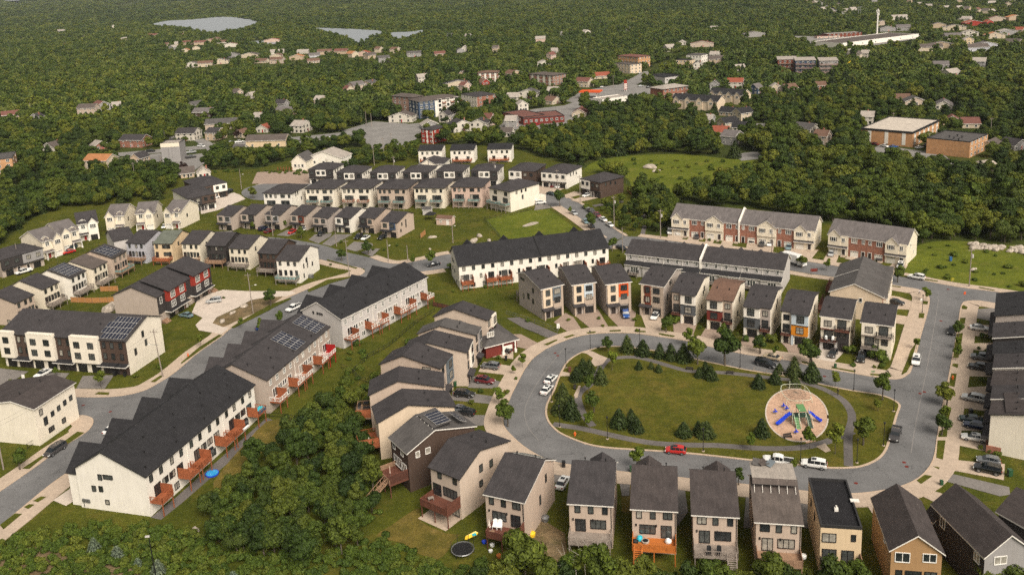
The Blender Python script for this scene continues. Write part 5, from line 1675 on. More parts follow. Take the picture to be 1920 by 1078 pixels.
def duplex(label,A,B,z,c1,c2,D=14,hf=7.0,wall='white',roof='roof',gd='garage_black',low='sand',kind='hip',ang_=None,w=None,sub=True,hr=2.2):
 """Pair of houses under one hipped roof: two upper colours, garages below."""
 r,W,D=house(label,A,B,z,D,'F',hf=hf,hr=hf+hr,yr=.1,kind=kind,wall=wall,roof=roof,fascia='fascia_dark',oh=.5,cat='duplex',name='duplex',ang_=ang_,w=w)
 h=W/2
 panel(r,W,D,'F',-h,0,3.0,hf-.25,c1,.45,'bay')
 panel(r,W,D,'F',0,h,3.0,hf-.25,c2,.45,'bay')
 panel(r,W,D,'F',-h,h,2.75,3.0,'black',.9,'ledge')
 panel(r,W,D,'F',-h*.36,h*.36,0,2.75,low,.12)
 for u in(-h*.75,-h*.28,h*.28,h*.75):
  window(r,W,D,'F',u,hf-1.7,1.3,1.3,cols=2,out=.45,sub=sub)
 for s in(-1,1):
  garage_door(r,W,D,'F',s*h*.66,2.6,2.2,gd)
  door(r,W,D,'F',s*h*.22,out=.12)
 win(r,W,D,'R',[(-4,hf-1.5,.7,1.1),(-1,hf-1.5,.7,1.1),(2,hf-2,.7,1.1)],sub=sub)
 return r,W,D
duplex('dark brown and white duplex with hipped roof by the wood edge',(376,378.5),(413.6,366.8),0,'darkbrown','white',20,6.8,'darkbrown',low='sand',ang_=38,w=13)
duplex('dark hipped duplex with white side wall beside the pale drive',(355,400),(378,388),0,'dark','darkbrown',22,6.8,'white',low='dark',ang_=36,w=12)
duplex('dark grey duplex cut by the left edge with tan garage piers',(6,521),(70,490),0,'dark','grey',13,6.6,'taupe',low='tan',ang_=56,w=15)
# -- middle rows north of the junction
T0=lambda x,y:(300+x/5.9875,300+y/5.9875)
M0=lambda x,y:(560+x/5.9875,270+y/5.9875)
N0=lambda x,y:(780+x/5.9875,270+y/5.9875)
def row_front(label,A,B,wall,p1,p2,roof='roof',ang_=None):
 r,W,D=house(label,A,B,6.2,12.5,'F',hf=6.2,hb=6.6,yr=.15,hr=8.2,wall=wall,roof=roof,fascia='fascia_dark',oh=.35,vents=1,ang_=ang_,w=6.9 if ang_ is not None else None)
 h=W/2
 panel(r,W,D,'F',-h,0,3.2,6.0,p1,.5,'bay')
 panel(r,W,D,'F',0,h*.75,3.2,6.0,p2,.3,'bay')
 porch_roof(r,W,D,'F',-h-.2,h*.3,3.2,1.6,.4,'roof_dark','fascia_dark')
 window(r,W,D,'F',-h*.5,4.8,1.5,1.4,cols=2,glass_='glass_grey',out=.5)
 window(r,W,D,'F',h*.36,4.8,1.5,1.4,cols=2,glass_='glass_grey',out=.3)
 garage_door(r,W,D,'F',h*.42,2.5,2.2,'garage_black')
 door(r,W,D,'F',-h*.55,mat='door_dark')
 panel(r,W,D,'F',-.1,.2,0,2.8,'stone',.2,'pier')
 return r,W,D
row_front('taupe house at the west end of the middle row',T0(640,620),T0(825,625),'taupe','taupe','grey',ang_=-19)
row_front('taupe house with black ledge, second in the middle row',T0(905,605),T0(1105,615),'taupe','taupe','dark',ang_=-20)
row_front('taupe house with grey right bay, third in the middle row',T0(1180,610),T0(1385,620),'taupe','greige','grey',ang_=-21)
row_front('taupe house with red-orange panel, fourth in the middle row',T0(1465,615),T0(1660,630),'taupe','taupe','rust',ang_=-23)
row_front('greige house with black car in its drive, fifth in the middle row',T0(1715,640),T0(1900,650),'greige','taupe','greige',ang_=-23)
row_front('white-walled house with white framed bay, sixth in the middle row',M0(410,820),M0(600,825),'white','white','dark',ang_=-24)
row_front('dark-fronted house with red door, seventh in the middle row',M0(680,825),M0(870,855),'tan','dark','tan',ang_=-24)
r,W,D=row_front('tan end house with navy bay beside the garden shed',M0(925,870),M0(1095,885),'tan','tan','navy',ang_=-24)
win(r,W,D,'R',[(-3,4.7,.5,1.1),(0,5.2,.5,.8),(0,4.2,.5,.8),(0,3.2,.5,.8),(-4,2.4,.6,.9)])
def row_back(label,A,B,wall,z=9,ang_=-13,style='glass',D=15):
 r,W,D=house(label,A,B,z,D,'B',hf=9,hr=11.3,kind='hip',wall=wall,roof='roof',fascia='fascia_dark',oh=.5,cat='duplex',name='duplex',ang_=ang_,w=13.2)
 h=W/2
 for u in(-h*.8,-h*.5,-h*.15,h*.35,h*.8):
  window(r,W,D,'B',u,7.6,.9 if abs(u)!=h*.35 else 1.8,1.2,cols=1 if abs(u)!=h*.35 else 2,sub=False)
 for s in(-1,1):
  for k in range(3):
   window(r,W,D,'B',s*h*.5+(k-1)*1.3,4.6,1.1,1.9,sub=False)
  window(r,W,D,'B',s*h*.5,1.4,1.8,1.5,cols=2,sub=False)
  deck(r,W,D,'B',s*h*.5-2.4,s*h*.5+2.4,2.3,3.2,'wood_grey','wood_grey' if style=='glass' else style,'glass' if style=='glass' else 'bars')
 win(r,W,D,'L',[(-4,7.6,.6,1.2),(-2,7.6,.6,1.2),(1,4.6,.6,1.2)],sub=False)
 garage_door(r,W,D,'F',-h*.5,2.6,2.2)
 garage_door(r,W,D,'F',h*.5,2.6,2.2)
 return r,W,D
row_back('white duplex at the west end of the row backing on the middle gardens',T0(1155,372),T0(1490,372),'white')
row_back('white duplex with dark shutters, second in the back row',M0(70,502),M0(400,507),'ivory')
row_back('white duplex with red lower deck, third in the back row',M0(475,497),M0(810,497),'ivory',style='wood_red')
row_back('tan duplex with green glass railings, fourth in the back row',M0(875,502),M0(1215,502),'tan')
row_back('cream duplex with green glass railings, fifth in the back row',M0(1290,492),M0(1630,492),'cream')
row_back('pinkish tan duplex beside the white end house',N0(395,482),N0(720,492),'pink')
r,W,D=house('white end house with hipped roof facing the open lawn',N0(815,487),N0(1000,552),9,17.5,'B',hf=8.9,hr=11.4,kind='hip',wall='ivory',roof='roof',fascia='fascia_dark',oh=.5,ang_=-45,w=12.2)
win(r,W,D,'B',[(3.5,7.4,1.6,1.4,2),(-2.5,7.4,1.6,1.4,2),(3.2,4.6,2.6,1.9,3),(-3,4.6,2.6,1.9,3)])
win(r,W,D,'L',[(-5,7.6,.8,1.0),(-2,7.6,.8,1.0),(.5,7.6,.8,1.0),(-1.5,5.0,.8,1.6)])
for s in(-1,1):
 deck(r,W,D,'B',s*3-2.6,s*3+2.6,2.6,3.0,'wood_grey','wood_grey','glass')
b=MB()
b.box(-1.5,1.5,-2.5,2.5,0,2.8)
b.build('entry_block','ivory',r,(-W/2+2.0,-D/2-2.0,0))
HR=[('black and white duplex at the west end of the north row',M0(110,287),M0(410,292),'dark'),('black and white duplex, second in the north row',M0(425,322),M0(730,322),'dark'),('black and white duplex, third in the north row',M0(800,322),M0(1100,317),'dark'),('black and white duplex below the pale gable, fourth in the north row',M0(1170,317),M0(1480,312),'dark'),('black and white duplex, fifth in the north row',M0(1545,307),M0(1850,302),'dark'),('black and white duplex beside the two-tone one, sixth in the north row',N0(615,302),N0(930,302),'dark')]
for lb,A,B,c_ in HR:
 r,W,D=duplex(lb,A,B,7.2,c_,c_,13,7.2,'white',low='sand',ang_=-12.5,w=12.6,sub=False)
 panel(r,W,D,'F',-2.6,2.6,3.9,6.9,'white',.6,'bay')
 win(r,W,D,'F',[(-1.3,5.5,1.4,1.3,2,None,.6),(1.3,5.5,1.4,1.3,2,None,.6)],sub=False)
duplex('two-tone duplex, white left half and dark brown right half',N0(1040,297),N0(1335,312),7.2,'white','darkbrown',15,7.2,'darkbrown',low='sand',ang_=-22,w=12.6,kind='hip')
duplex('white duplex with grey ground floor and wide drive, north street',N0(1405,312),N0(1690,337),7.2,'white','white',16,7.2,'white',low='grey',ang_=-30,w=12.6)
duplex('dark brown duplex with white left bay by the meadow',(1088.6,335),(1126,344),7.2,'white','darkbrown',14.5,7.2,'darkbrown',low='lightgrey',ang_=-50,w=11.5)
r,W,D=house('dark-roofed house with pale triangular gable behind the north row',(786,308),(836,306),6.6,12,'F',hf=6.6,hr=9.6,kind='hip',wall='white',roof='roof',fascia='fascia_white',oh=.5,ang_=-12,w=12)
front_gable(r,W,D,'F',-1.5,8,.8,6.6,9.0,4,'ivory','roof')
for k,(A,B)in enumerate((((783.8,282.5),(830.6,283.4)),((844,281.7),(893.6,281.7)),((913.6,280),(958,282)))):
 r,W,D=house(('white duplex with black roof behind a leafy tree, left of three','white duplex with black roof, middle of three above the north row','white duplex with black roof, right of three half hidden by trees')[k],A,B,7,10,'F',hf=7,hb=7.4,hr=8.6,yr=.2,wall='white',roof='roof_dark',fascia='fascia_dark',cat='duplex',name='duplex',ang_=-8,w=12.4)
 win(r,W,D,'F',[(-4,5.4,.9,1.2),(-1.4,5.4,.9,1.2),(1.4,5.4,.9,1.2),(4,5.4,.9,1.2),(-3,2.4,1.4,1.8,2),(3,2.4,1.4,1.8,2)],sub=False)
 deck(r,W,D,'F',-5,5,2.4,1.6,'wood_red','wood_red','bars')
 # bungalow beside the ring (red walls, low hipped roofs)
r,W,D=house('low house with dark red walls and hipped grey roof by the footpath',(912,652),(972,632),3.2,13,'F',hf=3.4,hr=5.6,kind='hip',wall='maroon',roof='roof_grey',fascia='fascia_white',oh=.6,ang_=27,w=9)
b=roof_hip(8,9,7.2,1.8,.6)
b.build('upper_roof',['roof_grey','fascia_white'],r,(-5,5.5,0))
walls_box(8,9,7.1).build('upper_wall','maroon',r,(-5,5.5,0))
win(r,W,D,'F',[(-2.5,5.9,1.8,1.2,3,None,-1.0)],'frame_white')
garage_door(r,W,D,'F',1.8,2.6,2.2,'garage_white')
for x in(.2,3.8):
 b=MB()
 b.box(-.15,.15,-.15,.15,0,3.1)
 b.box(-.3,.3,-.3,.3,0,.9)
 b.build('porch_post','fascia_white',r,on_face(W,D,'F',x,0,.4)[0])
 # -- the older town behind: larger buildings
def block(label,A,B,D,h,wall,roof='roof',kind='flat',rise=1.8,fascia='fascia_dark',ang_=None,w=None,storeys=3,n=8,nd=5,fr='frame_white',cat='building',name='apartment_building',oh=.3,ww=1.5,wh=1.3,faces='FR',z=0):
 r,W,D=house(label,A,B,z,D,'F',hf=h,hr=h+rise,yr=0,kind=kind,wall=wall,roof=roof,fascia=fascia,cat=cat,name=name,oh=oh,ang_=ang_,w=w,vents=0)
 sh=h/storeys
 for f_ in faces:
  L,c_=(W,n)if f_ in 'FB' else(D,nd)
  for s in range(storeys):
   for k in range(c_):
    window(r,W,D,f_,-L/2+L*(k+.5)/c_,sh*(s+.55),ww,wh,fr,2,sub=False)
 return r,W,D
U=lambda x,y:(640+x/5.9875,140+y/5.9875)
V=lambda x,y:(920+x/5.9875,100+y/5.9875)
Y_=lambda x,y:(1140+x/5.9875,60+y/5.9875)
Q=lambda x,y:(1600+x/5.9875,180+y/5.9875)
# four-storey apartments: brick wing, navy corner, white wing with balconies
r,W,D=block('four-storey apartment block with navy, white and brick-orange fronts',(787,223.5),(864,213.5),17,12.0,'white','roof_taupe','hip',2.0,storeys=4,n=1,nd=1,faces='',oh=.6)
panel(r,W,D,'F',-W/2-.1,-W/2+W*.38,0,11.8,'navy',.3,'navy_front')
panel(r,W,D,'L',-D/2,D/2+.2,0,11.8,'navy',.3,'navy_front')
for s in range(4):
 for k in range(3):
  window(r,W,D,'F',-W/2+W*(.06+.12*k),1.7+3*s,2.0,1.7,'frame_white',2,'glass_grey',.3,False)
 for k in range(3):
  x=-W/2+W*(.50+.2*k)
  window(r,W,D,'F',x,1.7+3*s,1.7,1.7,'frame_dark',2,None,.32,False)
  deck(r,W,D,'F',x+W*.06,x+W*.14,1.2,3*s+.3,'wood_red','rust','bars',posts=False,out=.1)
 for k in range(3):
  window(r,W,D,'L',-D/2+D*(k+.5)/3,1.7+3*s,1.8,1.7,'frame_white',2,None,.3,False)
for k in range(3):
 x=-W/2+W*(.50+.2*k)
 panel(r,W,D,'F',x-W*.055,x+W*.055,0,12.2,'white',.31,'bay')
b=roof_hip(10,22,12.0,1.8,.6)
wing=thing('apartment_wing','brick and white rear wing of the four-storey apartment block','building',(0,0,0))
p=G(770,216)
wing.location=(p.x-3,p.y+14,0)
wing.rotation_euler=(0,0,R(48))
walls_box(10,22,11.9).build('wall','brick',wing)
b.build('roof',['roof_taupe','fascia_dark'],wing)
for s in range(4):
 for k in range(4):
  window(wing,10,22,'L',-8+5.2*k,1.7+3*s,1.6,1.6,'frame_white',2,None,0,False)
FOOT.append((wing.location.x,wing.location.y,6,12,R(48)))
r,W,D=block('three-storey block with brick end wall and dark hipped roof',U(1530,388),U(1755,355),22,9,'brick','roof','hip',1.6,storeys=3,n=3,nd=6,faces='F')
panel(r,W,D,'L',-D/2,D/2,0,8.7,'ivory',.12)
for s in range(3):
 for k in range(6):
  window(r,W,D,'L',-D/2+D*(k+.5)/6,1.7+3*s,1.3,1.3,'frame_white',2,None,.13,False)
r,W,D=block('dark red square block with white corner strips by the car park',U(905,770),U(1035,782),13,8.4,'red','roof','hip',1.4,storeys=3,n=3,nd=3,ww=1.2,wh=1.1,faces='FR')
panel(r,W,D,'F',-.4,.4,0,8.3,'white',.1)
panel(r,W,D,'F',W/2-.5,W/2,0,8.3,'white',.1)
block('long low maroon works with flat brown roof',V(370,812),V(830,775),22,4.6,'maroon','roof_maroon','flat',storeys=1,n=8,nd=3,name='works')
block('low brown works block beside the maroon works',V(140,745),V(370,805),16,5,'rust','roof_maroon','flat',storeys=1,n=3,nd=2,name='works')
r,W,D=block('three-storey brick apartments with shallow grey-brown hipped roof',V(440,345),V(700,368),16,8.8,'brick','roof_taupe','hip',1.4,storeys=3,n=8,nd=4,faces='FR',oh=.7)
for k in range(4):
 panel(r,W,D,'F',-W/2+W*(k+.5)/4-1.2,-W/2+W*(k+.5)/4+1.2,0,8.6,'ivory',.1)
r,W,D=block('brick apartments with tall white window strips',U(1535,92),U(1760,84),14,8.6,'brick','roof_brown','hip',1.4,storeys=3,n=6,nd=4,oh=.6)
for k in range(4):
 panel(r,W,D,'F',-W/2+W*(k+.5)/4-.8,-W/2+W*(k+.5)/4+.8,0,8.4,'white',.1)
block('pale orange three-storey block with red-brown roof beside the highway',V(1430,150),V(1660,168),16,10.5,'brick_orange','roof_maroon','hip',1.4,storeys=3,n=7,nd=4,oh=.5)
block('brown two-storey block in front of the pale orange one',V(1395,215),V(1570,235),13,8.6,'sand','roof_taupe','flat',storeys=3,n=5,nd=3)
block('white flat-roofed shop behind the filling station',V(1255,585),V(1545,545),12,4.2,'white','roof_pale','flat',storeys=1,n=5,nd=2,name='shop',fascia='fascia_white')
r,W,D=block('brick shop building with two pale pitched roofs',Y_(620,752),Y_(905,712),15,7,'brick','roof_pale','hip',2.0,storeys=2,n=6,nd=3,name='shop',oh=.7)
block('pale commercial hall with flat dark roof by the highway',Y_(640,585),Y_(840,560),24,5.5,'lightgrey','roof_tar','flat',storeys=1,n=4,nd=3,name='commercial_hall')
block('white house block with grey-green roof above the highway',Y_(880,350),Y_(1050,355),13,8,'white','roof_grey','hip',1.3,storeys=2,n=5,nd=3)
block('yellow two-storey block beside the highway bend',Y_(762,398),Y_(925,402),10,7,'yellow','roof','flat',storeys=2,n=4,nd=2)
for lb,A,B,D_ in(('tan terrace with dark gables below the brick shops, rear row',Y_(1130,790),Y_(1500,820),12),('tan terrace with dark gables below the brick shops, front row',Y_(708,860),Y_(1225,895),12)):
 r,W,D=house(lb,A,B,0,D_,'F',hf=6.4,hr=9.6,yr=.05,wall='sand',roof='roof_dark',fascia='fascia_white',cat='terrace',name='terrace',vents=0)
 n_=max(4,int(W/7))
 for k in range(n_):
  x=-W/2+W*(k+.5)/n_
  front_gable(r,W,D,'F',x,4.6,.6,6.2,8.6,4,'sand','roof_dark')
  window(r,W,D,'F',x,5.0,1.8,1.3,'frame_white',2,None,.62,False)
  garage_door(r,W,D,'F',x-.8,2.4,2.2,'garage_white',.05)
for k,(lb,x0,x1,yb,wl)in enumerate((('red modern block with grey mono-pitch roof, left of three',1458,1494,135,'rust'),('navy modern block with grey mono-pitch roof, middle of three',1491,1529,137,'navy'),('grey and red modern block with mono-pitch roof, right of three',1536,1571,138,'grey'))):
 r,W,D=house(lb,(x0,yb),(x1,yb),0,18,'F',hf=10.4,hb=11.4,hr=10.9,yr=0,wall=wl,roof='roof_pale',fascia='fascia_dark',cat='building',name='apartment_building',vents=0,ang_=-14)
 for s in range(3):
  for j in range(4):
   window(r,W,D,'F',-W/2+W*(j+.5)/4,1.9+3.3*s,1.7,1.6,'frame_white',2,None,0,False)
  deck(r,W,D,'F',-W/2+.3,W/2-.3,1.4,3.3*s+.4,'wood_grey','wood_red','bars',posts=False)
  # orange-brick apartments on the right
r,W,D=block('orange brick apartment block with flat pale roof, right',Q(660,580),Q(955,432),26,8.0,'brick_orange','roof_membrane','flat',storeys=3,n=1,nd=1,faces='')
for k in range(6):
 x=-W/2+W*(k+.5)/6
 panel(r,W,D,'F',x-1.1,x+1.1,.8,7.0,'white',.1,'window_strip')
 for s in range(3):
  window(r,W,D,'F',x,1.7+2.5*s,1.5,1.2,'frame_white',2,'glass_grey',.11,False)
panel(r,W,D,'F',-W/2,W/2,7.0,8.0,'black',.25,'eaves_band')
panel(r,W,D,'L',-D/2-.2,D/2,7.0,8.0,'black',.25,'eaves_band')
for k in range(3):
 x=-D/2+D*(k+.5)/3
 panel(r,W,D,'L',x-.9,x+.9,.8,7.0,'white',.1,'window_strip')
r,W,D=block('plain orange brick block with flat grey roof, lower right',Q(1300,700),Q(1500,605),20,8.0,'brick_orange','roof_grey','flat',storeys=3,n=5,nd=1,faces='F',fascia='fascia_dark')
for k in range(5):
 link('roof_vent',CACHE['vent'],r,(-W/2+2+k*2.4,-4+(k*3)%8,7.7)).scale=(3,3,1.6)
block('orange brick building with flat grey roof cut by the left edge',(-25,330),(27,324),22,8.5,'brick_orange','roof_grey','flat',storeys=3,n=3,nd=2)
r,W,D=block('grey windowless tower block with cream top beside the side street',(305,305),(340,303),11,11,'grey','roof_pale','flat',storeys=1,n=1,nd=1,faces='')
panel(r,W,D,'F',-W/2,W/2,8.6,10.9,'cream',.12,'cream_band')
panel(r,W,D,'F',-.9,.9,0,8.5,'grey',.5,'stair_bay')
window(r,W,D,'F',-W/2+1.2,1.5,1.0,1.8,'frame_white',1,None,0,False)
# filling station
gs=G(1108,184)
r=thing('filling_station','orange-red filling station canopy with white supports','canopy',(gs.x,gs.y,0),R(-20))
b=MB()
b.box(-8,8,-5,5,4.6,5.6)
b.build('canopy','flame',r)
for x in(-5,5):
 for y in(-2.5,2.5):
  b=MB()
  b.box(-.25,.25,-.25,.25,0,4.6)
  b.build('post','fascia_white',r,(x,y,0))
FOOT.append((gs.x,gs.y,9,6,0))
sg=G(1173,172)
r=thing('price_sign','tall red and white price sign by the highway','sign',(sg.x,sg.y,0),0)
b=MB()
b.box(-1.2,1.2,-.2,.2,1.5,9)
b.build('panel','red',r)
for k in range(3):
 b=MB()
 b.box(-1.0,1.0,-.26,-.2,2.2+1.5*k,3.2+1.5*k)
 b.build('price_panel','fascia_white',r)
b=MB()
b.box(-.9,-.6,-.15,.15,0,1.5)
b.box(.6,.9,-.15,.15,0,1.5)
b.build('leg','fascia_white',r)
# warehouse, school and chimney far right
block('wide flat warehouse with brown roof and white parapet, far right',(1580,92),(1722,74),40,6,'white','roof_taupe','flat',storeys=1,n=6,nd=3,name='warehouse',fascia='fascia_white',z=0)
block('long brown school block left of the far warehouse',(1552,74),(1616,70),16,6,'rust','roof_pale','flat',storeys=2,n=8,nd=3,name='school')
block('low red and pale shop front left of the brown school',(1532,75),(1575,73),10,4,'pink','roof_red','flat',storeys=1,n=5,nd=2,name='shop')
ch=G(1644,71)
r=thing('mast','tall white mast with antennas rising over the far warehouse','mast',(ch.x,ch.y,2))
b=MB()
b.bar((0,0,0),(0,0,31),1.0,0,10,.8)
b.build('pole','fascia_white',r)
for k in range(6):
 b=MB()
 a=k*math.pi/3
 b.box(-.25,.25,-.2,.2,27 if k%2 else 23.5,30 if k%2 else 26.5)
 b.build('antenna','fascia_white',r,(1.6*math.cos(a),1.6*math.sin(a),0))
pl=G(1611,36)
r=thing('power_pylon','small pale power pylon left of the white mast','pylon',(pl.x,pl.y,1))
for s in(-1,1):
 b=MB()
 b.bar((s*2,0,0),(s*1.2,0,18),.35)
 b.build('leg','metal_grey',r)
for zz in(12,16):
 b=MB()
 b.box(-4,4,-.2,.2,zz,zz+.5)
 b.build('crossarm','metal_grey',r)
for lb,A,B,wl,ro in(('white church-like hall with grey gable above the estate',(574,313),(642,314),'white','roof_pale'),('cream outbuilding with grey roof left of the white hall',(548,320),(575,320),'ivory','roof_grey')):
 r,W,D=house(lb,A,B,0,12,'F',hf=5,hr=8.5,yr=0,kind='gy' if 'hall' in lb else 'gx',wall=wl,roof=ro,fascia='fascia_white',cat='hall',name='hall',vents=0)
 win(r,W,D,'F',[(-W*.25,2.6,1.2,1.4),(0,2.6,1.2,1.4),(W*.25,2.6,1.2,1.4)],'frame_white',False)
